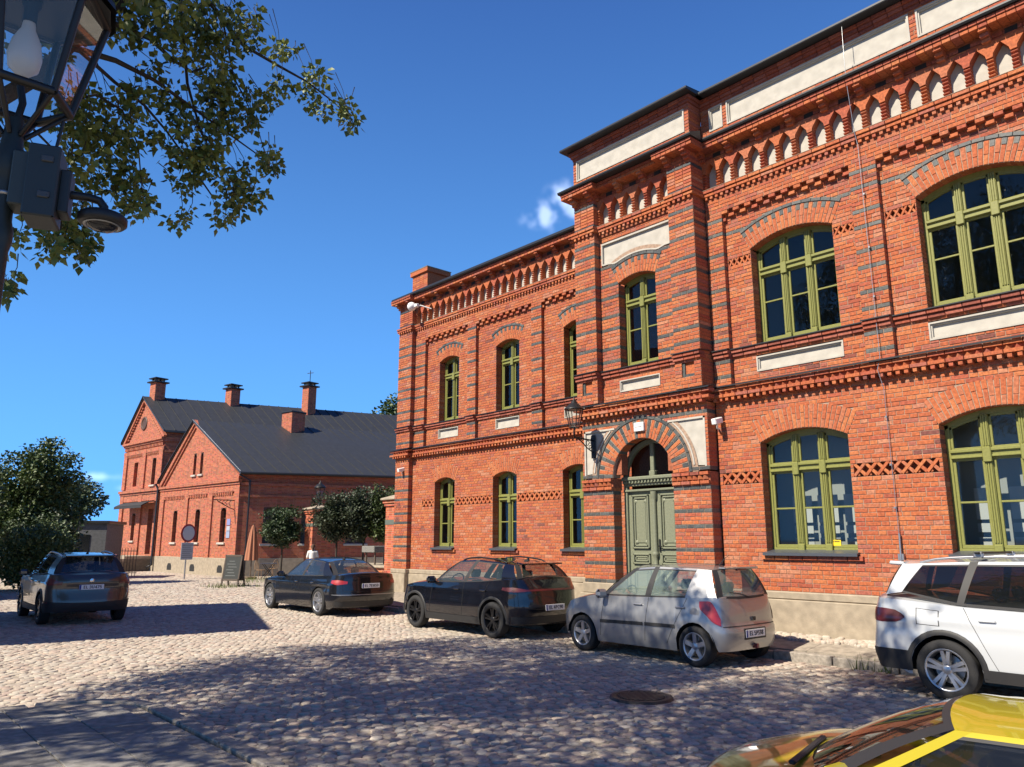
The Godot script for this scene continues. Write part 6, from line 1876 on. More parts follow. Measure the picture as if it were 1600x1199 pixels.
const CROWN_A = [-1.54, 9.65, -8.34, -3.19, 12.00, -9.02, 0.83, 6.72, -11.27, -5.49, 7.74, -9.59, -2.41, 7.88, -14.03, -3.53, 7.61, -8.79, -1.16, 7.40, -13.16, -3.74, 11.74, -8.59, 0.23, 7.13, -9.99, -5.01, 10.37, -11.68, -6.98, 10.21, -9.16, 0.00, 6.00, -8.86, -0.16, 7.80, -13.29, -4.35, 12.05, -7.77, -3.43, 11.49, -10.22, -2.01, 9.27, -13.73, -2.22, 7.05, -12.26, -2.00, 6.90, -12.32, -1.62, 8.45, -8.51, -3.44, 8.81, -7.52, -2.75, 10.53, -8.47, -4.21, 11.52, -12.97, -2.03, 6.04, -9.43, -2.68, 8.76, -8.20, -5.65, 11.04, -11.65, -1.92, 12.11, -9.92, 0.13, 9.07, -8.98, -2.09, 9.72, -8.14, -7.28, 10.55, -9.57, 0.60, 10.93, -11.26, -4.12, 13.24, -8.77, -1.77, 11.79, -12.70, -6.90, 9.80, -10.72, -3.63, 9.52, -11.20, -1.60, 10.65, -8.47, 0.77, 7.92, -12.29, 1.15, 9.44, -10.15, -3.10, 13.43, -11.34, -0.23, 7.51, -12.08, -1.61, 12.40, -12.73, 0.47, 8.00, -10.58, -3.33, 6.07, -9.21, -0.28, 7.50, -9.85, -4.27, 7.60, -9.05, 1.15, 8.61, -9.49, -2.57, 8.65, -13.26, 0.30, 8.74, -12.33, -2.75, 7.22, -11.89, -2.29, 9.60, -14.76, -4.23, 13.17, -8.32, -5.71, 12.28, -9.48, -3.25, 12.02, -9.28, -3.73, 10.74, -7.15, -5.81, 10.26, -10.39, -3.02, 12.28, -10.62, -5.97, 10.86, -11.69, -2.56, 13.17, -12.09, -0.15, 5.91, -8.78, -4.88, 8.74, -9.45, -6.12, 10.06, -9.95, -2.99, 8.63, -13.73, -0.18, 10.69, -9.09, 0.07, 10.27, -13.62, -3.37, 9.34, -7.47, -1.61, 10.35, -9.18, -1.23, 12.75, -12.26, -0.34, 5.92, -10.58, -2.06, 6.87, -10.86, -2.49, 7.94, -11.01, -3.91, 12.39, -11.60, -4.67, 8.94, -7.44, -5.31, 8.90, -7.59, -2.91, 13.34, -11.08, -1.58, 7.77, -8.56, -3.96, 12.40, -13.06, -2.20, 12.71, -8.41, -4.21, 12.62, -11.78, -4.72, 6.79, -10.31, -4.18, 8.51, -12.65, -3.36, 8.83, -7.43, -1.39, 12.15, -10.75, -1.56, 10.53, -9.79, -4.28, 9.06, -10.30, -3.76, 7.63, -11.11, -1.78, 5.79, -12.47, -4.99, 12.58, -11.71, -1.02, 6.22, -10.05, -4.61, 10.02, -11.72, -2.56, 10.12, -9.89, -4.81, 9.59, -6.91, -1.88, 6.40, -9.41, -5.94, 10.32, -12.78, -5.84, 12.00, -11.32, -2.08, 12.86, -10.85, -5.53, 12.92, -11.34, -5.08, 10.50, -12.64, -0.70, 8.16, -11.35, -0.84, 5.90, -10.21, -0.91, 10.45, -9.36, -0.84, 10.28, -13.39, -4.34, 12.26, -10.31, -1.17, 8.40, -14.16, -0.66, 7.07, -10.60, -2.14, 7.98, -12.49, -1.24, 8.34, -8.25, -0.09, 9.37, -14.19, -3.13, 10.29, -7.65, -5.39, 9.89, -7.64, -1.40, 7.28, -9.02, 0.20, 9.74, -12.05, -4.97, 11.08, -13.13, -1.19, 12.17, -12.90, 0.97, 10.01, -9.94, -3.84, 11.87, -11.01, 0.22, 7.79, -9.68, -2.55, 12.39, -13.03, -0.76, 7.06, -11.30, -3.07, 12.86, -12.31, -2.86, 12.21, -9.52, -4.42, 12.39, -11.61, -5.76, 10.49, -10.92, -6.03, 9.43, -9.21, -2.02, 8.37, -11.67, -0.84, 10.98, -8.11, 0.58, 10.80, -10.34, -5.59, 10.16, -9.37, -2.77, 7.05, -11.50, -2.96, 6.34, -12.21, 0.90, 8.20, -8.90, -4.99, 8.69, -7.67, -1.54, 11.08, -9.41, 0.34, 10.82, -10.88, -3.10, 7.99, -8.59, -1.98, 7.22, -11.97, -5.96, 12.29, -8.84, -3.64, 7.82, -8.36, -2.85, 5.79, -8.23, -1.03, 7.69, -9.10, 0.76, 10.71, -12.89, -4.11, 8.94, -7.39, -2.71, 12.65, -7.45, -1.87, 8.78, -11.81, -4.11, 12.84, -9.86, -1.59, 9.12, -13.40, -5.38, 10.58, -12.76, -1.55, 11.82, -13.72, -6.25, 10.29, -8.20, -4.28, 9.04, -10.03, -4.24, 6.52, -10.94, -5.74, 8.10, -9.24, 0.24, 8.85, -9.71, -3.97, 11.34, -9.01, -0.84, 11.25, -11.00, -1.84, 8.97, -12.69, -0.22, 5.97, -12.32, 0.03, 8.86, -12.59, 0.58, 8.65, -12.36, -0.55, 11.95, -10.81, -3.07, 9.91, -7.83, -1.33, 10.22, -8.59, -6.53, 9.93, -12.17, -6.00, 12.04, -8.75, -1.68, 6.55, -8.15, -2.73, 11.98, -10.10, -3.31, 8.47, -12.99, -2.44, 11.99, -13.52, -5.72, 8.85, -8.45, -2.60, 7.25, -9.85, 0.50, 6.01, -9.99, 1.80, 9.35, -9.61, -5.43, 11.58, -12.48, -3.46, 13.45, -9.67, -5.72, 8.40, -9.74, -2.54, 9.59, -10.37, -3.36, 13.14, -7.91, -1.31, 6.71, -12.70, 1.86, 8.46, -8.65, -7.08, 8.86, -8.72, 0.09, 6.73, -8.04, -1.28, 6.73, -12.77, -4.87, 8.70, -10.69, -4.37, 11.08, -10.35, -6.07, 8.06, -8.70, -2.97, 9.29, -10.34, -0.25, 8.45, -10.76, -0.41, 7.79, -13.42, -2.25, 11.87, -8.81, -6.58, 9.86, -9.05, -3.68, 5.87, -9.26, -4.13, 11.17, -9.72, -3.52, 7.70, -8.79, -3.05, 12.08, -7.31, -0.80, 10.04, -11.85, -0.38, 5.72, -11.10, 1.29, 8.98, -8.74, -3.89, 10.13, -11.88, -5.11, 10.90, -11.69, 0.06, 8.39, -7.78, -5.28, 10.28, -9.54, -0.64, 10.69, -11.14, 0.86, 8.20, -13.27, -0.73, 11.26, -9.73, -3.92, 11.51, -12.71, -4.09, 7.59, -10.20, -5.48, 9.74, -11.80, -6.36, 10.16, -8.75, -4.14, 11.51, -13.58, -5.59, 10.27, -12.92, -3.81, 12.49, -7.41, -2.25, 8.94, -11.74, -1.06, 8.25, -7.74, -3.29, 9.54, -10.31, 0.10, 10.42, -10.26, -1.67, 12.69, -7.89, -0.99, 8.76, -9.00, -2.40, 11.39, -8.49, -2.41, 12.08, -13.73, -7.08, 9.14, -10.52, -3.83, 13.42, -9.32, -5.12, 8.44, -6.92, -2.42, 12.21, -11.02, -1.77, 9.99, -8.11, -4.53, 8.92, -7.82, -1.25, 6.60, -10.65, -3.43, 6.35, -9.11, -5.52, 12.70, -10.26, -5.53, 9.48, -8.06, -2.32, 11.82, -9.97, -5.16, 13.14, -9.35, 0.65, 11.05, -11.52, -2.83, 6.94, -7.97, -4.41, 9.19, -10.94, -3.96, 12.93, -11.64, -4.09, 10.22, -13.79, -2.28, 10.50, -9.16, -4.51, 11.93, -8.08, 0.34, 6.15, -12.17, -7.53, 9.55, -9.02, -5.64, 10.23, -7.44, -1.07, 6.82, -8.55, -5.39, 11.97, -9.11, -3.92, 11.06, -9.63, -1.79, 10.04, -13.92, -0.99, 7.94, -10.03, -7.41, 9.83, -10.21, -4.73, 10.95, -10.38, -1.21, 10.57, -12.83, -2.89, 12.71, -10.61, -0.97, 12.92, -11.89, -2.20, 7.03, -9.63, -1.28, 7.04, -9.21, -0.95, 8.77, -12.22, -3.46, 13.00, -11.33, -3.69, 9.45, -11.56, -1.15, 8.45, -14.53, -6.44, 11.94, -9.10, -3.36, 9.12, -13.64, -2.91, 7.80, -11.38, -3.03, 13.37, -9.81, -4.25, 11.25, -10.28, -1.64, 7.79, -8.50, -1.27, 11.48, -12.37, -2.61, 9.77, -12.47, -0.92, 10.62, -13.75, -1.66, 10.66, -13.35, -0.04, 8.93, -11.59, -2.52, 8.34, -10.77, -1.95, 8.28, -13.74, -7.00, 11.43, -11.04, -0.82, 11.74, -10.39, -4.13, 9.54, -13.81, -5.98, 11.65, -10.93, -5.93, 8.12, -9.87, -1.49, 10.96, -12.08, -3.06, 10.16, -7.94, 0.05, 8.10, -10.48, -2.65, 12.58, -10.00, -2.74, 10.72, -10.01, -4.44, 13.17, -10.80, -1.69, 5.98, -12.19, -2.96, 8.36, -12.72, -3.29, 9.36, -10.78, -2.72, 9.67, -8.77, -3.53, 10.36, -13.27, 1.12, 7.80, -8.31, -1.89, 8.62, -9.27, -3.24, 7.09, -11.45, -1.88, 12.69, -9.34, -1.62, 9.12, -11.88, -2.17, 9.74, -11.93, -3.08, 10.17, -13.91, -2.48, 9.19, -14.63, -5.02, 6.90, -9.22, -2.05, 11.53, -12.00, -3.26, 11.44, -14.10, -4.07, 10.81, -10.44, -0.13, 10.80, -13.94, -5.41, 10.27, -13.36, -2.46, 8.70, -11.53, 0.20, 11.34, -12.82, -3.01, 8.62, -13.18, -2.94, 7.37, -12.81, -1.70, 11.83, -11.25, -3.22, 7.54, -10.23, -3.96, 12.38, -8.71, 0.09, 8.19, -10.21, -0.61, 7.00, -11.04, -1.82, 11.15, -10.45, -6.29, 10.02, -8.36, -3.51, 6.52, -6.93, -4.70, 10.79, -10.74, -1.56, 8.67, -11.33, -1.10, 11.19, -11.59, -6.85, 9.31, -9.39, -4.20, 7.78, -9.06, -3.89, 7.79, -12.63, -6.17, 8.94, -11.02, -0.40, 7.61, -8.74, -3.40, 6.96, -8.27, -0.89, 7.06, -11.95, -1.63, 10.56, -13.74, -5.01, 7.39, -10.44, 0.76, 9.12, -9.93, -4.04, 12.59, -9.52, 0.56, 7.38, -10.11, -2.88, 6.52, -11.92, -4.34, 9.64, -14.00, -2.75, 6.63, -7.69, -3.87, 10.07, -8.45, -1.44, 10.47, -9.76, -2.65, 6.85, -12.70, -1.27, 6.42, -8.80, -2.64, 5.64, -7.64, -2.46, 7.09, -10.09, -1.66, 6.54, -8.47, -2.01, 10.08, -8.36, -0.59, 11.36, -9.93, -2.03, 11.10, -14.26, -1.37, 11.79, -12.07, -2.53, 11.89, -8.65, -1.24, 10.55, -8.66, -5.56, 8.57, -11.06, -1.10, 7.59, -7.68, -1.73, 12.30, -8.70, -3.53, 6.42, -8.76, 0.08, 11.17, -13.59, -3.52, 8.69, -8.95, -3.21, 12.77, -12.11, -4.95, 7.89, -8.36, 0.60, 7.90, -13.17, -2.29, 10.09, -13.59, -0.97, 10.35, -14.06, -5.35, 10.08, -9.66, -1.22, 10.03, -13.00, -2.65, 8.90, -13.95, -0.30, 6.60, -9.85, -3.60, 13.48, -10.00, -0.04, 9.11, -10.87, -3.30, 8.51, -11.81, -3.94, 6.00, -9.62, -2.17, 7.26, -7.64, -2.70, 10.17, -14.22, -1.79, 12.72, -13.16, 0.34, 11.56, -11.84, -1.24, 7.53, -12.12, -3.66, 13.27, -10.87, -1.61, 7.43, -9.97, -0.93, 9.15, -12.15, -6.01, 12.42, -11.13, -2.54, 5.91, -10.63, 0.34, 9.20, -9.67, -3.02, 9.99, -8.95, -3.29, 8.06, -12.19, -3.78, 10.73, -8.26, -4.36, 12.40, -10.70, -0.85, 8.78, -7.79, -1.73, 6.43, -13.33, -1.28, 11.13, -8.50, -4.08, 8.97, -8.15, -0.35, 7.77, -11.08, -5.39, 8.88, -12.66, -1.55, 12.05, -10.10, -5.59, 8.45, -10.19, -2.50, 6.12, -10.95, -1.65, 12.08, -10.00, -0.68, 11.44, -11.81, -3.25, 11.10, -13.55, -3.05, 13.25, -12.16, -2.04, 7.34, -12.39, -3.99, 12.41, -10.34, -6.53, 8.76, -11.49, -2.96, 11.66, -9.98, 0.53, 6.76, -12.11, 0.48, 6.41, -11.04, -1.24, 6.38, -9.07, -1.76, 10.39, -13.01, -4.01, 6.74, -7.07, -5.80, 12.01, -10.93, -5.17, 9.02, -8.16, 0.27, 10.47, -9.37, -1.58, 7.43, -12.64, -3.97, 10.30, -7.13, -3.73, 12.25, -7.47, 0.15, 9.18, -13.30, 0.07, 9.21, -9.90, -3.91, 13.39, -10.68, -4.40, 12.84, -10.85, -0.09, 6.54, -8.14, -0.45, 9.94, -11.77, -5.60, 8.38, -7.42, -1.48, 7.67, -10.38, -4.57, 12.47, -10.22, -1.76, 5.71, -9.65, -5.10, 7.69, -10.87, -0.51, 6.95, -9.69, -4.32, 9.67, -12.61, -5.42, 9.78, -12.74, -1.91, 7.86, -10.04, -0.23, 7.68, -12.13, -1.51, 6.65, -12.88, -4.09, 11.49, -9.12, 0.32, 7.57, -13.08, -0.24, 8.62, -13.59, -1.72, 12.82, -12.80, -1.80, 9.79, -12.61, -3.59, 6.38, -10.48, -1.28, 9.97, -13.94, -1.47, 8.14, -8.21, -3.03, 9.40, -8.29, -0.23, 11.05, -11.65, -1.18, 11.29, -13.85, -3.96, 9.27, -10.91, -2.21, 10.97, -8.62, -2.18, 6.29, -9.61, 0.30, 10.53, -11.98, -3.07, 12.41, -11.73, -6.08, 11.38, -10.77, 0.26, 11.61, -11.43, -1.92, 8.38, -9.05, -2.61, 7.66, -7.30, -4.57, 12.24, -10.96, -0.15, 10.54, -9.35, -2.02, 9.91, -14.14, -4.25, 13.03, -8.89, 0.72, 9.30, -10.17, -4.44, 6.35, -9.65, -0.01, 9.30, -9.71, -3.57, 7.25, -9.95, -2.49, 11.65, -8.53, -2.35, 8.29, -12.94, 0.88, 8.61, -8.52, -2.78, 11.06, -14.40]
const CROWN_B = [0.75, 6.05, -4.96, -4.30, 10.49, -6.77, 0.70, 9.23, -4.92, 1.49, 6.42, -5.79, -0.27, 7.11, -6.02, -3.02, 12.50, -6.24, 1.42, 10.60, -6.38, 0.40, 7.64, -6.53, 0.36, 7.44, -5.26, -1.88, 11.95, -6.14, -3.99, 7.97, -6.46, -3.35, 12.19, -5.65, -2.98, 10.95, -4.62, -2.23, 11.63, -6.07, -3.97, 8.65, -5.83, -0.81, 5.96, -5.18, -2.01, 12.11, -6.42, 2.28, 8.10, -5.64, 3.15, 8.68, -5.98, -0.63, 8.33, -6.28, -4.85, 11.36, -6.74, 0.76, 7.12, -4.07, -3.43, 8.47, -6.10, -5.29, 11.23, -5.97, -1.03, 10.57, -5.98, -1.32, 6.22, -5.10, 2.55, 8.87, -6.12, 2.02, 10.21, -6.93, 1.17, 9.53, -7.03, -1.01, 6.18, -6.82, -1.44, 6.96, -6.96, -0.27, 8.81, -6.13, -3.05, 11.24, -4.87, 0.17, 9.76, -5.74, -0.14, 12.22, -6.32, -1.36, 8.73, -5.22, 0.05, 8.00, -5.43, -1.52, 7.87, -7.29, 1.44, 6.30, -4.50, 1.21, 10.01, -6.06, -3.99, 8.50, -6.30, -0.34, 7.58, -4.58, -2.03, 11.06, -5.40, -1.19, 12.89, -6.45, -4.52, 11.81, -5.44, -0.16, 10.33, -5.89, 0.28, 7.11, -5.76, 0.74, 7.31, -5.20, 1.01, 9.48, -5.20, 1.27, 10.96, -6.56, 0.70, 7.07, -4.25, -1.04, 11.28, -7.28, 0.20, 6.48, -6.60, -1.66, 12.98, -6.49, -2.89, 7.66, -6.63, -0.26, 8.28, -5.17, 1.31, 6.20, -5.75, -3.05, 7.36, -5.76, -0.26, 7.06, -4.70, 0.12, 7.75, -6.53, -1.50, 8.01, -7.08, -2.95, 10.85, -6.06, 1.89, 8.62, -5.13, -0.85, 10.49, -5.62, -1.27, 7.22, -5.48, 1.02, 8.69, -7.64, -2.46, 7.95, -6.27, 1.40, 8.61, -5.94, -3.46, 9.34, -5.55, -5.39, 10.86, -6.08, -1.58, 8.56, -5.22, -1.82, 11.47, -7.40, -1.96, 7.69, -5.10, 0.76, 8.84, -5.98, 0.28, 10.65, -7.60, -1.92, 6.64, -5.33, 1.49, 6.01, -4.12, -0.70, 7.04, -5.24, -0.10, 8.69, -4.76, -0.43, 10.24, -5.91, -0.30, 7.51, -5.73, 0.56, 6.51, -6.02, -3.97, 11.79, -5.97, -1.06, 13.38, -6.90, -3.08, 12.66, -6.88, -0.29, 7.66, -7.19, -2.89, 7.30, -6.89, 0.44, 7.00, -4.36, -0.90, 10.66, -5.49, -0.78, 7.21, -4.64, -0.49, 8.09, -6.84, 1.74, 8.91, -6.15, 0.14, 10.90, -6.58, -2.87, 8.48, -6.28, -4.36, 11.87, -5.15, 1.63, 9.17, -5.90, -1.99, 9.32, -5.94, -0.14, 7.75, -7.46, -1.06, 10.64, -6.84, -0.57, 9.42, -5.68, -0.59, 7.72, -6.47, -2.58, 10.33, -5.73, -2.22, 7.74, -6.83, 1.46, 7.78, -6.94, -2.28, 7.49, -6.87, 0.57, 9.31, -5.80, -3.64, 11.91, -6.45, -1.64, 10.40, -7.28, -1.65, 8.30, -5.52, -3.51, 7.51, -6.32, 1.88, 7.36, -7.08, -2.58, 12.38, -5.52, -0.94, 9.51, -6.22, -0.23, 8.35, -7.08, 0.99, 8.81, -7.07, -0.90, 13.16, -7.28, -1.01, 8.37, -5.52, -2.20, 11.67, -5.67, -1.47, 10.41, -7.46, 1.13, 9.82, -7.14, 2.43, 9.11, -6.35, 0.44, 7.22, -5.73, -2.61, 12.80, -7.04, 1.85, 7.30, -5.72, 0.30, 11.12, -6.32, -1.54, 7.25, -5.78, 0.83, 7.94, -6.75, 2.81, 7.04, -5.07, 0.66, 7.31, -5.65, -4.07, 9.27, -6.43, -3.77, 12.08, -5.69, -3.02, 12.19, -6.01, -5.42, 10.44, -5.59, -4.45, 11.54, -6.61, 2.09, 8.60, -5.59, 2.41, 8.83, -5.24, -0.29, 12.21, -7.35, 2.50, 10.15, -6.67, -4.02, 12.71, -5.29, -4.13, 8.59, -6.27, -0.22, 8.43, -6.43, 2.55, 7.70, -5.19, -5.38, 11.17, -5.74, -1.34, 7.57, -4.81, 0.32, 6.87, -4.64, 0.37, 8.32, -6.63, -3.07, 11.92, -6.14, -0.28, 8.10, -7.32, 0.59, 11.75, -6.66, -0.95, 8.94, -6.23, -3.03, 7.91, -6.19, -4.53, 10.12, -5.63, -1.57, 11.97, -7.44, -0.47, 6.19, -6.47, -1.46, 9.26, -5.21, 2.71, 7.31, -4.75, 1.33, 7.91, -4.84, -0.71, 10.72, -7.07, -1.13, 8.24, -5.66, -1.96, 9.66, -5.05, -2.17, 8.55, -5.96, -0.93, 10.57, -7.26, 1.30, 9.40, -5.50, -0.89, 12.78, -6.97, 2.84, 7.98, -5.50, 0.51, 8.26, -6.09, -3.58, 9.18, -5.80, 0.30, 9.72, -6.30]

# ------------------------------------------------------------------ trees
func leaf_mat(c: Color) -> StandardMaterial3D:
	var m = mat(c, 0.55)
	m.backlight_enabled = true
	m.backlight = Color(c.r * 0.9, c.g * 1.0, c.b * 0.5).linear_to_srgb()
	m.cull_mode = BaseMaterial3D.CULL_DISABLED
	m.vertex_color_use_as_albedo = true
	m.albedo_color = Color.WHITE
	return m

func leaf(b: MB, p: Vector3, d: Vector3, nrm: Vector3, l: float) -> void:
	# a folded, pointed leaf of four faces
	var w = d.cross(nrm).normalized() * l * 0.42
	var n = w.cross(d).normalized()
	var a = p
	var m = p + d * l * 0.42 - n * l * 0.07
	var t = p + d * l
	var e = p + d * l * 0.36
	b.tri(a, m, e + w); b.tri(m, t, e + w)
	b.tri(a, e - w, m); b.tri(m, e - w, t)

func rdir() -> Vector3:
	var z = rng.randf_range(-1, 1)
	var a = rng.randf() * TAU
	var r = sqrt(1 - z * z)
	return Vector3(r * cos(a), z, r * sin(a))

func tuft(n: int, radius: float, size: float, hang: float) -> ArrayMesh:
	var b = MB.new()
	for i in n:
		var p = rdir() * radius * pow(rng.randf(), 0.45)
		p.y *= 0.75
		var d = (rdir() + p.normalized() * 0.6 + Vector3.DOWN * hang).normalized()
		leaf(b, p, d, (rdir() + Vector3.UP * 1.4).normalized(), size * rng.randf_range(0.65, 1.15))
	return b.mesh()

func crown(parent: Node3D, called: String, spots: Array, mesh: Mesh, cols: Array, m: Material, s0: float, s1: float, origin := Vector3.ZERO) -> void:
	var mm = MultiMesh.new()
	mm.transform_format = MultiMesh.TRANSFORM_3D
	mm.use_colors = true
	mm.mesh = mesh
	mm.instance_count = spots.size()
	for i in spots.size():
		var bs = Basis(Vector3.UP, rng.randf() * TAU) * Basis(Vector3.RIGHT, rng.randf_range(-0.5, 0.5)) * Basis.from_scale(Vector3.ONE * rng.randf_range(s0, s1))
		mm.set_instance_transform(i, Transform3D(bs, spots[i] - origin))
		mm.set_instance_color(i, cols[rng.randi() % cols.size()])
	var o = MultiMeshInstance3D.new()
	o.name = called
	o.multimesh = mm
	o.material_override = m
	o.set_meta("kind", "stuff")
	parent.add_child(o, true)

func vecs(a: Array) -> Array:
	var r = []
	for i in range(0, a.size(), 3): r.append(Vector3(a[i], a[i + 1], a[i + 2]))
	return r

func simple_tree(called: String, label: String, at: Vector3, h: float, r: Vector3, base: float, n: int, size: float, cols: Array, lean := 0.0, group := "") -> Node3D:
	var t = thing(called, label, "tree", at, 0.0, group)
	var b = MB.new()
	var top = Vector3(lean, base + r.y * 1.1, 0)
	b.tube([Vector3.ZERO, Vector3(lean * 0.2, base * 0.5, 0.05), Vector3(lean * 0.5, base, 0), top], [h * 0.022, h * 0.018, h * 0.015, h * 0.005], 7)
	for k in 5:
		var an = TAU * k / 5.0 + 0.4
		b.tube([Vector3(lean * 0.5, base * 0.9 + k * r.y * 0.12, 0), Vector3(cos(an) * r.x * 0.4 + lean, base + r.y * 0.55, sin(an) * r.z * 0.4), Vector3(cos(an) * r.x * 0.75 + lean, base + r.y * (0.7 + 0.15 * k), sin(an) * r.z * 0.75)], [h * 0.009, h * 0.006, h * 0.002], 5)
	obj("trunk", b, M.bark, t)
	var spots = []
	var lobes = []
	for k in 9: lobes.append([Vector3(rdir().x * 0.55, rdir().y * 0.55, rdir().z * 0.55), rng.randf_range(0.38, 0.6)])
	while spots.size() < n:
		var q = rdir() * pow(rng.randf(), 0.35)
		var keep = false
		for l in lobes: keep = keep or (q - l[0]).length() < l[1]
		if keep: spots.append(Vector3(lean, base + r.y, 0) + q * r)
	crown(t, "crown", spots, tuft(34, size * 2.4, size, 0.3), cols, M.leaves, 0.7, 1.3)
	return t

func trees() -> void:
	M.leaves = leaf_mat(lin(0.06, 0.095, 0.02))
	M.limb = M.bark
	var linden = [lin(0.07, 0.10, 0.018), lin(0.095, 0.13, 0.024), lin(0.055, 0.085, 0.018), lin(0.12, 0.155, 0.032)]
	# the tree beside the lamp: its trunk stands outside the picture, one limb hangs into it
	var t = thing("linden_tree", "leafy linden branches hanging into the sky beside the street lamp", "tree", Vector3(-3.4, 0, -9.6))
	var o = t.position
	var b = MB.new()
	b.tube([Vector3(0, -0.1, 0), Vector3(0.05, 0.4, 0), Vector3(0.1, 2.5, 0.05), Vector3(0.25, 5.2, 0.1), Vector3(0.5, 8.0, 0.0), Vector3(0.7, 11.5, -0.2), Vector3(0.8, 13.2, -0.3)], [0.42, 0.33, 0.27, 0.22, 0.15, 0.07, 0.02], 12)
	obj("trunk", b, M.bark, t)
	for l in LIMBS:
		var pts = []
		for p in vecs(l[0]): pts.append(p - o)
		var k = LIMBS.find(l)
		if k == 0: pts = [Vector3(0.2, 4.6, 0.08), Vector3(2.2, 5.3, 0.9)] + pts
		if k == 4: pts = [Vector3(0.2, 4.4, 0.1), Vector3(1.8, 4.9, 1.2)] + pts
		if k == 8: pts = [Vector3(0.3, 7.5, 0.05), Vector3(4.5, 8.6, 0.3)] + pts
		var rad = []
		for i in pts.size(): rad.append(lerpf(l[1], l[2], float(i) / (pts.size() - 1)))
		b = MB.new()
		b.tube(pts, rad, 7)
		obj("limb", b, M.bark, t)
	for k in 9:
		var an = TAU * k / 9.0
		b = MB.new()
		var e = Vector3(cos(an) * 4.0 + 0.8, 8.0 + (k % 3) * 1.8, sin(an) * 3.6 - 0.4)
		if e.x > 2.5: e.y += 2.6
		b.tube([Vector3(0.25, 5.0 + (k % 4) * 1.3, 0.05), e * Vector3(0.5, 0, 0.5) + Vector3(0, e.y * 0.86, 0), e], [0.11, 0.07, 0.02], 6)
		obj("limb", b, M.bark, t)
	var near = vecs(NEAR_TUFTS)
	crown(t, "leaves", near, tuft(17, 0.14, 0.08, 0.9), linden + [lin(0.17, 0.20, 0.04)], M.leaves, 0.75, 1.3, o)
	# thin twigs that carry the hanging tufts
	b = MB.new()
	for i in range(0, near.size(), 2):
		var p: Vector3 = near[i] - o
		var up = Vector3(rng.randf_range(-0.22, 0.1), rng.randf_range(0.15, 0.45), rng.randf_range(-0.15, 0.15))
		b.tube([p + up, p + up * 0.5 + Vector3(0.03, 0, 0), p - up * 0.25], [0.006, 0.004, 0.002], 4, false)
	obj("twigs", b, M.bark, t)
	crown(t, "crown", vecs(CROWN_A), tuft(100, 0.58, 0.105, 0.6), linden, M.leaves, 0.8, 1.25, o)  # out-of-view clumps, set so their shade dapples the cobbles
	var t2 = thing("linden_tree", "broad linden out of view beside the camera that shades the cobbles in the foreground", "tree", Vector3(-2.6, 0, -2.9))
	o = t2.position
	b = MB.new()
	b.tube([Vector3(0, -0.1, 0), Vector3(0.05, 0.4, 0), Vector3(0.1, 2.5, -0.05), Vector3(0.3, 5.2, -0.2), Vector3(0.8, 8.0, -0.7), Vector3(1.3, 12.0, -1.3)], [0.40, 0.31, 0.26, 0.20, 0.13, 0.03], 12)
	obj("trunk", b, M.bark, t2)
	for k in 8:
		var an = TAU * k / 8.0 + 0.3
		b = MB.new()
		var e = Vector3(cos(an) * 3.6 + 1.2, 9.0 + (k % 3) * 1.5, sin(an) * 3.2 - 1.4)
		b.tube([Vector3(0.3, 5.0 + (k % 4) * 1.0, -0.2), e * Vector3(0.5, 0, 0.5) + Vector3(0, e.y * 0.86, 0), e], [0.10, 0.06, 0.02], 6)
		obj("limb", b, M.bark, t2)
	var more = vecs(CROWN_B)  # unseen foliage too, set for the dapples on the road
	for i in 80:  # unseen clumps placed sunward of the street lamp and cabinet to shade them
		var f = rng.randf_range(3.2, 7.5)
		more.append(Vector3(0.7 - f, 3.8 + 1.05 * f, -4.62 - 0.15 * f) + rdir() * 1.1 * sqrt(rng.randf()))
	crown(t2, "crown", more, tuft(100, 0.58, 0.105, 0.6), linden, M.leaves, 0.8, 1.25, o)
	# trees on the left behind the grey car
	var dk = [lin(0.030, 0.055, 0.018), lin(0.040, 0.066, 0.02), lin(0.024, 0.045, 0.016)]
	var lt = [lin(0.055, 0.085, 0.022), lin(0.07, 0.10, 0.026), lin(0.045, 0.075, 0.02)]
	var g = "trees on the left side of the street"
	simple_tree("street_tree", "tall dark tree at the left edge behind the grey car", Vector3(2.4, 0, -35.0), 7.4, Vector3(2.5, 2.8, 2.5), 0.9, 620, 0.16, dk, 0.0, g)
	simple_tree("street_tree", "feathery green tree with light pointed crown right of the dark one", Vector3(6.6, 0, -40.0), 7.4, Vector3(2.5, 3.0, 2.3), 0.9, 560, 0.15, lt, 0.3, g)
	simple_tree("street_tree", "low dark shrubby tree beside the grey shed", Vector3(7.6, 0, -38.5), 3.6, Vector3(2.0, 1.6, 1.8), 0.1, 320, 0.14, dk, 0.0, g)
	simple_tree("street_tree", "low leafy tree half hidden behind the grey car", Vector3(6.3, 0, -35.5), 2.6, Vector3(1.8, 1.3, 1.5), 0.1, 260, 0.12, lt, 0.0, g)
	# far trees
	g = "far trees along the skyline"
	var far = [lin(0.05, 0.075, 0.03), lin(0.042, 0.065, 0.03), lin(0.06, 0.085, 0.035)]
	simple_tree("distant_tree", "small far tree at the end of the street left of the brick gable", Vector3(17.5, 0, -84), 8.5, Vector3(4.0, 3.6, 4.0), 1.0, 420, 0.30, far, 0.0, g)
	simple_tree("distant_tree", "round far tree showing between the shed and the left trees", Vector3(13.0, 0, -78), 6.0, Vector3(3.6, 2.6, 3.6), 0.8, 380, 0.30, far, 0.0, g)
	simple_tree("distant_tree", "far tree whose top shows over the dark roof, left one", Vector3(45, 0, -66), 17.5, Vector3(4.2, 5.5, 4.2), 6.2, 560, 0.34, lt, 0.0, g)
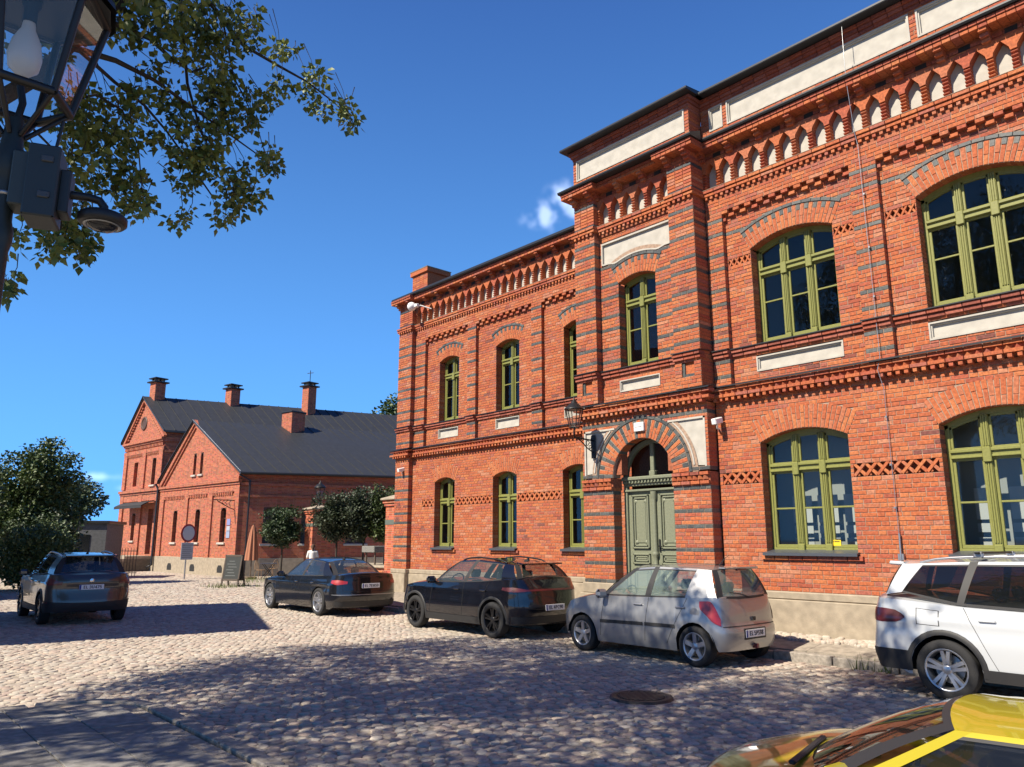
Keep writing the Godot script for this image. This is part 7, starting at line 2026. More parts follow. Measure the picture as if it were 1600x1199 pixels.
	simple_tree("distant_tree", "far tree whose top shows over the dark roof beside the brick corner", Vector3(50, 0, -60), 17.0, Vector3(4.0, 5.5, 4.0), 5.4, 560, 0.34, far, 0.0, g)
	# skyline wood far behind everything
	var wb = []
	for i in 900:
		var az = deg_to_rad(rng.randf_range(-12.0, 60.0))
		var d = rng.randf_range(170, 230)
		wb.append(Vector3(sin(az) * d, rng.randf_range(0.5, 6.0) * (0.7 + 0.3 * sin(az * 23.0)), -cos(az) * d))
	var mm = MultiMesh.new()
	mm.transform_format = MultiMesh.TRANSFORM_3D
	mm.use_colors = true
	mm.mesh = tuft(40, 2.6, 0.9, 0.1)
	mm.instance_count = wb.size()
	for i in wb.size():
		mm.set_instance_transform(i, Transform3D(Basis(Vector3.UP, rng.randf() * TAU), wb[i]))
		mm.set_instance_color(i, far[i % 3])
	var w = MultiMeshInstance3D.new()
	w.name = "distant_wood"
	w.multimesh = mm
	w.material_override = M.leaves
	w.set_meta("kind", "stuff"); w.set_meta("label", "line of far woodland along the horizon"); w.set_meta("category", "wood")
	add_child(w)
	# clipped round trees of the cafe garden
	g = "round clipped trees in the cafe garden"
	var gd = [lin(0.028, 0.042, 0.02), lin(0.035, 0.052, 0.024), lin(0.045, 0.06, 0.03)]
	for q in [["small round-headed tree left of the gate pillar", Vector3(17.9, 0, -37.6), 1.05, 2.35, 0.85, dk], ["round-headed tree next right of the gate pillar", Vector3(18.2, 0, -32.6), 1.15, 2.75, 0.95, gd], ["middle one of the three joined garden trees", Vector3(19.2, 0, -31.9), 1.2, 2.95, 1.05, gd], ["garden tree nearest the brick corner", Vector3(20.0, 0, -31.2), 1.15, 2.9, 1.1, lt]]:
		var tr = thing("garden_tree", q[0], "tree", q[1], 0.0, g)
		b = MB.new()
		b.tube([Vector3.ZERO, Vector3(0.02, 1.0, 0), Vector3(0, q[3], 0)], [0.06, 0.05, 0.03], 7)
		obj("trunk", b, M.bark, tr)
		var sp = []
		while sp.size() < 430:
			var u = rdir()
			var lump = 0.80 + 0.22 * sin(u.x * 5.0 + q[1].x) * sin(u.y * 4.0 + 1.0) + 0.14 * sin(u.z * 7.0 + q[1].z)
			sp.append(Vector3(0, q[3], 0) + u * lump * Vector3(q[2], q[4], q[2]) * pow(rng.randf(), 0.3))
		for i in 40: sp.append(Vector3(rng.randf_range(-0.8, 0.8) * q[2], q[3] + q[4] * rng.randf_range(0.8, 1.35), rng.randf_range(-0.8, 0.8) * q[2]))
		crown(tr, "crown", sp, tuft(26, 0.26, 0.13, 0.3), q[5], M.leaves, 0.7, 1.2)
	simple_tree("garden_tree", "bright green leafy shrub beside the corner of the brick building", Vector3(18.6, 0, -26.6), 3.6, Vector3(1.3, 1.2, 1.2), 1.4, 300, 0.10, [lin(0.09, 0.14, 0.02), lin(0.07, 0.12, 0.02)], 0.0, "shrubs in the cafe garden")
	# one leaf twig close to the camera, bottom left
	var lt2 = thing("leafy_twig", "dark green leaf of a shrub close to the camera, bottom left", "plant", Vector3(0.10, 0.12, -0.98))
	b = MB.new()
	b.tube([Vector3(-0.10, 0, 0.05), Vector3(-0.07, 0.8, 0.03), Vector3(-0.03, 1.42, 0), Vector3(0.0, 1.55, 0)], [0.008, 0.006, 0.003, 0.002], 6)
	obj("stem", b, M.bark, lt2)
	for q in [[Vector3(0.002, 1.56, 0), Vector3(0.42, -0.75, 0.2), 0.075], [Vector3(-0.02, 1.46, 0), Vector3(-0.7, -0.4, 0.2), 0.07], [Vector3(-0.06, 1.0, 0.02), Vector3(-0.6, -0.3, 0.4), 0.07]]:
		b = MB.new()
		var d: Vector3 = q[1].normalized()
		var up = Vector3(0.1, 0.3, 1.0).normalized()
		var sd = d.cross(up).normalized()
		var nr = sd.cross(d)
		var rows = []
		for i in 9:
			var f = i / 8.0
			var wd: float = q[2] * 0.36 * pow(sin(PI * pow(f, 0.75)), 0.8)
			rows.append(PackedVector3Array([q[0] + d * f * q[2] + sd * wd + nr * wd * 0.25, q[0] + d * f * q[2] - nr * 0.0, q[0] + d * f * q[2] - sd * wd + nr * wd * 0.25]))
		b.grid(rows)
		var lm = mat(lin(0.025, 0.05, 0.008), 0.4)
		lm.backlight_enabled = true
		lm.backlight = lin(0.03, 0.06, 0.004).linear_to_srgb()
		obj("leaf", b, lm, lt2)

func hidden_house() -> void:
	# gabled house out of view on the left, shaped to lay shade on the street
	var r = Vector3(0.333, 0, -0.943)
	var p = Vector3(0.943, 0, 0.333)
	var B = Vector3(7.6 - 0.952 * 10.5, 0, -16.95 - 0.143 * 10.5)
	var h = thing("unseen_gabled_house", "unseen gabled house outside the left edge whose shadow falls on the street", "building", B)
	var b = MB.new()
	var L = 7.4
	var w = 2.3
	var eave = 8.2
	var q = []
	for e in [0.0, L]:
		for s in [-1.0, 1.0]: q.append(r * e + p * w * s)
	var U = Vector3.UP
	b.quad(q[0], q[1], q[1] + U * eave, q[0] + U * eave)
	b.tri(q[0] + U * eave, q[1] + U * eave, U * 10.4)
	b.quad(q[3], q[2], q[2] + U * eave, q[3] + U * eave)
	b.tri(q[3] + U * eave, q[2] + U * eave, r * L + U * 10.4)
	b.quad(q[1], q[3], q[3] + U * eave, q[1] + U * eave)
	b.quad(q[2], q[0], q[0] + U * eave, q[2] + U * eave)
	obj("wall", b, M.plaster, h)
	b = MB.new()
	for s in [-1.0, 1.0]:
		var a = -r * 0.2 + U * 10.5; var c = r * (L + 0.2) + U * 10.5
		var d = r * (L + 0.2) + p * (w + 0.25) * s + U * (eave - 0.2); var e = -r * 0.2 + p * (w + 0.25) * s + U * (eave - 0.2)
		b.quad(a, c, d, e)
		b.quad(a + U * 0.1, c + U * 0.1, d + U * 0.1, e + U * 0.1)
	obj("roof", b, M.roof, h)

# ------------------------------------------------------------------ the brick cafe at the end of the street
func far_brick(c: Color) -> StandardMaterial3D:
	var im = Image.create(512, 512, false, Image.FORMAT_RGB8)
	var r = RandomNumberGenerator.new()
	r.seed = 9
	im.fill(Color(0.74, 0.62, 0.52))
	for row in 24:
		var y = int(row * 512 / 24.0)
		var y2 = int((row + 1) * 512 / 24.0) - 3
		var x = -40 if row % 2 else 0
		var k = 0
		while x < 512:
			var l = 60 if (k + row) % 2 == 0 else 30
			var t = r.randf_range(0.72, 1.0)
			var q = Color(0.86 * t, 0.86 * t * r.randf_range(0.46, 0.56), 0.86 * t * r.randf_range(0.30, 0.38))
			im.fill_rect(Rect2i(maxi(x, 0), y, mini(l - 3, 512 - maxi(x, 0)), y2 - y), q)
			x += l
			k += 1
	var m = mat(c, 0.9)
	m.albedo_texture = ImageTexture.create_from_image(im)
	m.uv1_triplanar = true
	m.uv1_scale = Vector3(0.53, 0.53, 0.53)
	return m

# a wall from a0 to a1 and v0 to v1 with rectangular openings
func holed(b: MB, a0: float, a1: float, v0: float, v1: float, z0: float, z1: float, holes: Array, t := Transform3D()) -> void:
	var xs = [a0, a1]
	for h in holes: xs.append(h[0]); xs.append(h[1])
	xs.sort()
	for i in xs.size() - 1:
		if xs[i + 1] - xs[i] < 0.001: continue
		var xm: float = (xs[i] + xs[i + 1]) / 2
		var seg = [[v0, v1]]
		for h in holes:
			if xm > h[0] and xm < h[1]:
				var nx = []
				for s in seg:
					if h[2] >= s[1] or h[3] <= s[0]: nx.append(s); continue
					if h[2] > s[0]: nx.append([s[0], h[2]])
					if h[3] < s[1]: nx.append([h[3], s[1]])
				seg = nx
		for s in seg: b.box(Vector3(xs[i], s[0], z0), Vector3(xs[i + 1], s[1], z1), t)

func cafe_window(p: Node3D, a0: float, a1: float, v0: float, v1: float, z: float, t := Transform3D()) -> void:
	var w = Node3D.new()
	w.name = "window"
	p.add_child(w, true)
	var b = MB.new()
	var f = 0.05
	for q in [[a0, a0 + f, v0, v1], [a1 - f, a1, v0, v1], [a0, a1, v0, v0 + f], [a0, a1, v1 - f - 0.06, v1], [(a0 + a1) / 2 - 0.02, (a0 + a1) / 2 + 0.02, v0, v1], [a0, a1, lerpf(v0, v1, 0.68), lerpf(v0, v1, 0.68) + 0.05]]:
		b.box(Vector3(q[0], q[2], z - 0.26), Vector3(q[1], q[3], z - 0.20), t)
	# rounded head
	var n = 6
	for s in [-1, 1]:
		for i in n:
			var x0 = (a1 - a0) / 2 * i / n
			var x1 = (a1 - a0) / 2 * (i + 1) / n
			var y = v1 - 0.16 * pow(float(i + 1) / n, 2.5)
			var c = (a0 + a1) / 2
			b.box(Vector3(c + (x0 if s > 0 else -x1), y, z - 0.25), Vector3(c + (x1 if s > 0 else -x0), v1 + 0.01, z - 0.001), t)
	obj("frame", b, M.cafe_frame, w)
	b = MB.new()
	b.quad(t * Vector3(a0, v0, z - 0.23), t * Vector3(a1, v0, z - 0.23), t * Vector3(a1, v1, z - 0.23), t * Vector3(a0, v1, z - 0.23))
	obj("pane", b, M.pane, w)
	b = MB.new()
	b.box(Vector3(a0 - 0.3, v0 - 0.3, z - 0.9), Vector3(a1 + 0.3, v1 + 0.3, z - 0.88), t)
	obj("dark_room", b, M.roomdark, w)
	b = MB.new()
	b.bevel(Vector3(a0 - 0.12, v0 - 0.14, z - 0.2), Vector3(a1 + 0.12, v0 - 0.02, z + 0.10), 0.02, t)
	obj("sill", b, M.plaster, w)

func seam_roof(p: Node3D, a: Vector3, c: Vector3, d: Vector3, e: Vector3, n: int) -> void:
	# a..c along the ridge, e..d along the eave
	var b = MB.new()
	b.quad(a, e, d, c)
	b.quad(a - Vector3.UP * 0.12, c - Vector3.UP * 0.12, d - Vector3.UP * 0.12, e - Vector3.UP * 0.12)
	b.quad(e, e - Vector3.UP * 0.12, d - Vector3.UP * 0.12, d)
	b.quad(a, a - Vector3.UP * 0.12, e - Vector3.UP * 0.12, e)
	obj("roof", b, M.roof, p)
	var up = (d - e).cross(a - e).normalized()
	if up.y < 0: up = -up
	for i in n + 1:
		var f = float(i) / n
		var s = a.lerp(c, f)
		var q = e.lerp(d, f)
		var sd = (c - a).normalized() * 0.018
		b = MB.new()
		b.quad(s - sd, q - sd, q - sd + up * 0.045, s - sd + up * 0.045)
		b.quad(q + sd, s + sd, s + sd + up * 0.045, q + sd + up * 0.045)
		b.quad(s - sd + up * 0.045, q - sd + up * 0.045, q + sd + up * 0.045, s + sd + up * 0.045)
		obj("roof_seam", b, M.roof, p)

func chimney(p: Node3D, at: Vector3, w: float, h: float, m: Material, wide := false) -> void:
	var b = MB.new()
	b.bevel(Vector3(-w / 2, -1.2, -w / 2), Vector3(w / 2, h, w / 2), 0.02, Transform3D(Basis(Vector3.UP, 0.1), at))
	var c = obj("chimney", b, m, p)
	b = MB.new()
	if wide:
		b.bevel(Vector3(-w / 2 - 0.06, h, -w / 2 - 0.06), Vector3(w / 2 + 0.06, h + 0.1, w / 2 + 0.06), 0.02, Transform3D(Basis(Vector3.UP, 0.1), at))
	else:
		b.bevel(Vector3(-w / 2 - 0.17, h - 0.02, -w / 2 - 0.17), Vector3(w / 2 + 0.17, h + 0.08, w / 2 + 0.17), 0.02, Transform3D(Basis(Vector3.UP, 0.1), at))
		for x in [-1, 1]:
			for z in [-1, 1]: b.box(Vector3(x * w * 0.35 - 0.04, h + 0.08, z * w * 0.35 - 0.04), Vector3(x * w * 0.35 + 0.04, h + 0.26, z * w * 0.35 + 0.04), Transform3D(Basis(Vector3.UP, 0.1), at))
		b.bevel(Vector3(-w / 2 - 0.1, h + 0.26, -w / 2 - 0.1), Vector3(w / 2 + 0.1, h + 0.34, w / 2 + 0.1), 0.02, Transform3D(Basis(Vector3.UP, 0.1), at))
	obj("chimney_cap", b, M.sheet, c)

func cafe() -> void:
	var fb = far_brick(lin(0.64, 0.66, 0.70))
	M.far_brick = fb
	M.cafe_frame = mat(lin(0.07, 0.035, 0.022), 0.6)
	var trim: StandardMaterial3D = fb
	var p = thing("brick_cafe", "red brick building of two gables with dark metal roofs at the street end", "building", Vector3(17.42, 0, -42.1), deg_to_rad(-84.8))
	var sd = Vector3(0.342, 0, -0.940)   # along the shaded side wall
	# ---- low gable (near) : a from 0 to -10.3
	var wins = [[-8.34, -7.78, 1.82, 3.74], [-5.32, -4.72, 1.82, 3.74], [-2.13, -1.50, 1.82, 3.74]]
	var b = MB.new()
	holed(b, -10.35, 0.0, 0.95, 5.2, -0.45, 0.0, wins)
	# gable triangle with the twin windows
	var tw = [[-6.12, -5.76, 5.85, 7.1], [-5.22, -4.86, 5.85, 7.1]]
	var ap = Vector2(-6.1, 8.85)
	var slope_l = func(v): return lerpf(-10.35, ap.x, (v - 5.2) / (ap.y - 5.2))
	var slope_r = func(v): return lerpf(0.0, ap.x, (v - 5.2) / (ap.y - 5.2))
	var v = 5.2
	while v < ap.y - 0.01:
		var v2 = minf(v + 0.15, ap.y)
		var cuts = []
		for h in tw:
			if v + 0.075 > h[2] and v + 0.075 < h[3]: cuts.append(h)
		var xs = [slope_l.call(v + 0.02), slope_r.call(v + 0.02)]
		for h in cuts: xs.append(h[0]); xs.append(h[1])
		xs.sort()
		for i in range(0, xs.size(), 2): b.box(Vector3(xs[i], v, -0.45), Vector3(xs[i + 1], v2, 0.0))
		v = v2
	# piers, corbel tables, cornice and raking courses stand proud
	for q in [[-0.55, 0.0], [-3.75, -3.15], [-6.85, -6.3], [-10.35, -9.75]]:
		b.box(Vector3(q[0], 0.95, 0.0), Vector3(q[1], 5.0, 0.09))
	b.box(Vector3(-10.35, 4.62, 0.0), Vector3(0.0, 5.0, 0.085))
	b.box(Vector3(-10.4, 5.0, 0.0), Vector3(0.06, 5.14, 0.14))
	b.box(Vector3(-10.45, 5.14, 0.0), Vector3(0.1, 5.28, 0.22))
	for seg in [[-3.15, -0.55], [-6.3, -3.75], [-9.75, -6.85]]:
		var n = int((seg[1] - seg[0]) / 0.22)
		for i in n: b.box(Vector3(seg[0] + i * 0.22, 4.44, 0.0), Vector3(seg[0] + i * 0.22 + 0.12, 4.62, 0.07))
	for s in [[Vector2(0.05, 5.30), 1], [Vector2(-10.4, 5.30), -1]]:
		for k in [[0.0, 0.22, 0.18], [0.22, 0.38, 0.09]]:
			var u: Vector2 = (ap + Vector2(0, 0.25) - s[0]).normalized()
			var nn = Vector2(-u.y, u.x)
			if nn.y > 0: nn = -nn
			var q0: Vector2 = s[0] + nn * k[0] + Vector2(0, 0.15)
			var q1: Vector2 = ap + Vector2(0, 0.4) + nn * k[0]
			b.prism(PackedVector2Array([q0, q1, q1 + nn * (k[1] - k[0]), q0 + nn * (k[1] - k[0])]), 0.0, k[2])
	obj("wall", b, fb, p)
	for w in wins + tw: cafe_window(p, w[0], w[1], w[2], w[3], 0.0)
	b = MB.new()
	b.bevel(Vector3(-10.4, -0.3, -0.5), Vector3(0.05, 0.95, 0.1), 0.02)
	obj("plinth", b, M.concrete, p)
	for x in [-8.1, -5.0, -1.6]:
		b = MB.new()
		b.prism(PackedVector2Array([Vector2(x - 0.3, 0.15), Vector2(x + 0.3, 0.15), Vector2(x + 0.3, 0.4), Vector2(x + 0.18, 0.55), Vector2(x - 0.18, 0.55), Vector2(x - 0.3, 0.4)]), 0.09, 0.108)
		obj("cellar_vent", b, M.dark, p)
	# shaded side wall
	var side = Transform3D(Basis(Vector3(-sd.x, 0, -sd.z) * -1.0, Vector3.UP, sd.cross(Vector3.UP)), Vector3.ZERO)
	b = MB.new()
	var sw = [[1.3, 2.5, 1.75, 3.75], [3.4, 4.6, 1.75, 3.75], [6.0, 7.2, 1.75, 3.75], [9.0, 10.2, 1.75, 3.75]]
	holed(b, 0.0, 21.0, 0.95, 5.75, -0.4, 0.0, sw, side)
	b.box(Vector3(0, 4.3, 0), Vector3(21, 4.42, 0.08), side)
	b.box(Vector3(0, 4.95, 0), Vector3(21, 5.1, 0.1), side)
	b.box(Vector3(0, 5.4, 0), Vector3(21, 5.7, 0.12), side)
	obj("wall", b, fb, p)
	for w in sw: cafe_window(p, w[0], w[1], w[2], w[3], 0.0, side)
	b = MB.new()
	b.box(Vector3(0, -0.3, -0.4), Vector3(21, 0.95, 0.08), side)
	obj("plinth", b, M.concrete, p)
	# roofs of the low part
	var ridge = Vector3(ap.x - 0.05, 9.22, 0.25)
	seam_roof(p, ridge, ridge + sd * 21.0, Vector3(0.35, 5.62, 0.25) + sd * 21.0 + Vector3(0, 0.25, 0), Vector3(0.35, 5.62, 0.25), 30)
	seam_roof(p, ridge + sd * 21.0, ridge, Vector3(-10.65, 5.62, 0.25), Vector3(-10.65, 5.62, 0.25) + sd * 21.0, 6)
	b = MB.new()
	b.tube([Vector3(0.4, 5.58, 0.3), Vector3(0.4, 5.83, 0.3) + sd * 21.0], [0.08], 8)
	b.tube([Vector3(0.3, 5.5, 0.3), Vector3(0.22, 5.2, 0.05) + sd * 0.4, Vector3(0.22, 0.2, 0.05) + sd * 0.4], [0.055], 8)
	b.tube([Vector3(-10.5, 5.5, 0.4), Vector3(-10.45, 5.2, 0.22), Vector3(-10.45, 0.4, 0.22), Vector3(-10.45, 0.25, 0.5)], [0.07], 8)
	obj("gutter", b, M.sheet, p)
	b = MB.new()
	for i in 3: b.tube([ridge + sd * (0.0 + 0.02 * i) + Vector3(0, 0.03, 0.02), Vector3(0.35, 5.68, 0.27)], [0.014], 5)
	obj("verge_wire", b, M.steel, p)
	# ---- tall gable (far): a from -10.5 to -17
	b = MB.new()
	var tall = [[-12.2, -11.62, 5.55, 7.32], [-15.2, -14.55, 5.55, 7.2], [-14.75, -14.2, 1.92, 3.72], [-12.15, -11.05, 1.05, 3.95]]
	holed(b, -16.9, -10.5, 0.95, 8.35, -0.45, 0.02, tall)
	var ta = Vector2(-14.2, 11.35)
	v = 8.35
	while v < ta.y - 0.01:
		var v2 = minf(v + 0.15, ta.y)
		var f = (v + 0.02 - 8.35) / (ta.y - 8.35)
		b.box(Vector3(lerpf(-16.9, ta.x, f), v, -0.45), Vector3(lerpf(-10.5, ta.x, f), v2, 0.02))
		v = v2
	for q in [[-11.1, -10.5], [-13.75, -13.2], [-16.9, -16.35]]:
		b.box(Vector3(q[0], 5.35, 0.0), Vector3(q[1], 8.0, 0.12))
		b.box(Vector3(q[0], 0.95, 0.0), Vector3(q[1], 5.0, 0.12))
	for y in [[4.95, 5.1, 0.16], [5.1, 5.28, 0.26], [7.75, 8.0, 0.11], [8.32, 8.45, 0.2], [8.45, 8.6, 0.3], [4.5, 4.95, 0.1]]: b.box(Vector3(-17.0, y[0], 0.0), Vector3(-10.45, y[1], y[2]))
	for i in 29: b.box(Vector3(-16.85 + i * 0.22, 8.06, 0.0), Vector3(-16.73 + i * 0.22, 8.32, 0.14))
	for i in 26: b.box(Vector3(-16.3 + i * 0.2, 7.58, 0.0), Vector3(-16.19 + i * 0.2, 7.75, 0.1))
	for s in [Vector2(-17.1, 8.6), Vector2(-10.35, 8.6)]:
		var u: Vector2 = (ta + Vector2(0, 0.2) - s).normalized()
		var nn = Vector2(-u.y, u.x)
		if nn.y > 0: nn = -nn
		var ln: float = (ta - s).length()
		b.prism(PackedVector2Array([s + Vector2(0, 0.1), ta + Vector2(0, 0.3), ta + Vector2(0, 0.3) + nn * 0.2, s + Vector2(0, 0.1) + nn * 0.2]), 0.0, 0.2)
		for i in range(2, int(ln / 0.24) - 1):
			var q: Vector2 = s + Vector2(0, 0.1) + u * 0.24 * i + nn * 0.2
			b.prism(PackedVector2Array([q, q + u * 0.12, q + u * 0.12 + nn * 0.16, q + nn * 0.16]), 0.0, 0.13)
	# side of the tall part above the low roof
	var s2 = Transform3D(side.basis, Vector3(-10.5, 0, 0))
	b.box(Vector3(0, 5.0, -0.4), Vector3(21, 8.9, 0.0), s2)
	b.box(Vector3(0, 8.3, 0), Vector3(21, 8.6, 0.1), s2)
	b.box(Vector3(0, 7.6, 0), Vector3(21, 7.72, 0.08), s2)
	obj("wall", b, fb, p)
	for w in tall.slice(0, 1) + tall.slice(2, 3): cafe_window(p, w[0], w[1], w[2], w[3], 0.02)
	b = MB.new()
	b.box(Vector3(-15.25, 5.5, -0.3), Vector3(-14.5, 7.25, -0.2))
	obj("blind_niche", b, fb, p)
	b = MB.new()
	b.lathe([Vector2(0.0, 0.03), Vector2(0.36, 0.03), Vector2(0.36, 0.07), Vector2(0.46, 0.07), Vector2(0.48, 0.0)], 20, Transform3D(Basis(Vector3.RIGHT, PI / 2), Vector3(-14.15, 9.85, 0.02)))
	obj("round_window", b, M.cafe_frame, p)
	b = MB.new()
	b.bevel(Vector3(-17.0, -0.3, -0.5), Vector3(-10.5, 0.95, 0.12), 0.02)
	obj("plinth", b, M.concrete, p)
	var tr = Vector3(ta.x, 11.75, 0.3)
	seam_roof(p, tr, tr + sd * 24.0, Vector3(-10.2, 9.0, 0.3) + sd * 24.0, Vector3(-10.2, 9.0, 0.3), 34)
	seam_roof(p, tr + sd * 24.0, tr, Vector3(-17.35, 8.7, 0.3), Vector3(-17.35, 8.7, 0.3) + sd * 24.0, 6)
	chimney(p, tr + sd * 0.9 + Vector3(0, -0.2, 0), 0.75, 1.2, fb)
	chimney(p, tr + sd * 5.9 + Vector3(0, -0.35, 0), 0.75, 1.35, fb)
	chimney(p, tr + sd * 11.2 + Vector3(0.4, -0.6, 0), 0.75, 2.2, fb)
	chimney(p, ridge + sd * 5.9 + Vector3(0.35, -0.15, 0), 1.05, 0.95, fb, true)
	b = MB.new()
	b.tube([tr + sd * 11.2 + Vector3(0.4, 1.9, 0), tr + sd * 11.2 + Vector3(0.4, 2.9, 0)], [0.03], 6)
	b.tube([tr + sd * 11.2 + Vector3(0.15, 2.7, 0.1), tr + sd * 11.2 + Vector3(0.65, 2.7, -0.1)], [0.025], 6)
	obj("aerial", b, M.black_metal, p)
	# door, canopy, steps, railing
	b = MB.new()
	b.box(Vector3(-12.2, 1.0, -0.5), Vector3(-11.0, 4.0, -0.3))
	b.box(Vector3(-11.65, 1.1, -0.3), Vector3(-11.58, 3.2, -0.26))
	obj("door", b, M.cafe_frame, p)
	b = MB.new()
	var cr = []
	for i in 7:
		var f = i / 6.0
		cr.append(PackedVector3Array([Vector3(-15.4, 4.45 - 0.3 * f * f, 0.1 + 0.9 * f), Vector3(-10.9, 4.45 - 0.3 * f * f, 0.1 + 0.9 * f)]))
	b.grid(cr)
	for i in 6:
		b.quad(cr[i][0] - Vector3.UP * 0.05, cr[i + 1][0] - Vector3.UP * 0.05, cr[i + 1][0], cr[i][0])
		b.quad(cr[i][0] - Vector3.UP * 0.05, cr[i][1] - Vector3.UP * 0.05, cr[i + 1][1] - Vector3.UP * 0.05, cr[i + 1][0] - Vector3.UP * 0.05)
	b.box(Vector3(-15.4, 3.98, 0.98), Vector3(-10.9, 4.14, 1.02))
	obj("canopy", b, mat(lin(0.02, 0.02, 0.022), 0.8), p)
	for i in 6:
		b = MB.new()
		b.bevel(Vector3(-15.6, -0.3, 0.1), Vector3(-10.9, 0.16 * (6 - i) + 0.0, 1.7 + 0.32 * i), 0.015)
		obj("step", b, M.concrete, p)
	b = MB.new()
	for i in 17:
		var x = -15.5 + i * 0.22
		b.tube([Vector3(x, 0.9, 1.66), Vector3(x, 1.95, 1.66)], [0.014], 5)
	b.tube([Vector3(-15.6, 1.95, 1.66), Vector3(-12.0, 1.95, 1.66)], [0.022], 6)
	b.tube([Vector3(-15.6, 1.1, 1.66), Vector3(-12.0, 1.1, 1.66)], [0.018], 6)
	obj("railing", b, M.black_metal, p)
	# sign bracket and small notices by the corner
	b = MB.new()
	b.tube([Vector3(-0.45, 4.1, 0.1), Vector3(-0.45, 4.1, 1.3)], [0.03], 6)
	b.tube([Vector3(-0.45, 3.6, 0.1), Vector3(-0.45, 3.75, 0.5), Vector3(-0.45, 4.05, 1.1)], [0.025], 6)
	for i in 4: b.tube([Vector3(-0.45, 3.75 + 0.07 * i, 0.3 + 0.2 * i), Vector3(-0.45, 3.95, 0.42 + 0.2 * i), Vector3(-0.45, 4.08, 0.3 + 0.2 * i)], [0.016], 5)
	obj("sign_bracket", b, M.black_metal, p)
	for q in [[2.75, 3.1, lin(0.20, 0.22, 0.42)], [2.45, 2.7, lin(0.35, 0.38, 0.45)], [2.05, 2.42, lin(0.25, 0.30, 0.42)]]:
		b = MB.new()
		b.box(Vector3(-1.28, q[0], 0.0), Vector3(-0.9, q[1], 0.03))
		obj("notice", b, mat(q[2], 0.6), p)
	b = MB.new()
	b.box(Vector3(-0.7, 0.55, 0.1), Vector3(-0.1, 1.15, 0.22))
	obj("meter_box", b, M.steel, p)

# ------------------------------------------------------------------ street things
func lantern(p: Node3D, y: float, h: float, r0: float, r1: float, m: Material, sides := 6) -> void:
	# glass lantern that widens upwards from r0 to r1
	var b = MB.new()
	for k in sides:
		var an = TAU * k / sides
		var d = Vector3(cos(an), 0, sin(an))
		b.tube([d * r0 + Vector3(0, y, 0), d * r1 + Vector3(0, y + h, 0)], [r1 * 0.055], 5)
		var d2 = Vector3(cos(an + TAU / sides), 0, sin(an + TAU / sides))
		b.tube([d * r1 + Vector3(0, y + h, 0), d2 * r1 + Vector3(0, y + h, 0)], [r1 * 0.065], 5)
		b.tube([d * r0 + Vector3(0, y, 0), d2 * r0 + Vector3(0, y, 0)], [r1 * 0.065], 5)
	obj("lantern_frame", b, m, p)
	for k in sides:
		var an = TAU * k / sides
		var d = Vector3(cos(an), 0, sin(an)); var d2 = Vector3(cos(an + TAU / sides), 0, sin(an + TAU / sides))
		b = MB.new()
		b.quad(d * r0 + Vector3(0, y, 0), d2 * r0 + Vector3(0, y, 0), d2 * r1 + Vector3(0, y + h, 0), d * r1 + Vector3(0, y + h, 0))
		obj("pane", b, M.lamp_glass, p)
	b = MB.new()
	b.lathe([Vector2(r1 * 1.12, y + h), Vector2(r1 * 1.1, y + h + r1 * 0.1), Vector2(r1 * 0.55, y + h + r1 * 0.62), Vector2(r1 * 0.35, y + h + r1 * 0.7), Vector2(r1 * 0.3, y + h + r1 * 0.95), Vector2(r1 * 0.1, y + h + r1 * 1.05), Vector2(r1 * 0.07, y + h + r1 * 1.35), Vector2(0.0, y + h + r1 * 1.4)], sides * 2)
	b.lathe([Vector2(0.0, y + h - 0.01), Vector2(r1 * 1.05, y + h - 0.01)], sides * 2)
	obj("lantern_roof", b, m, p)

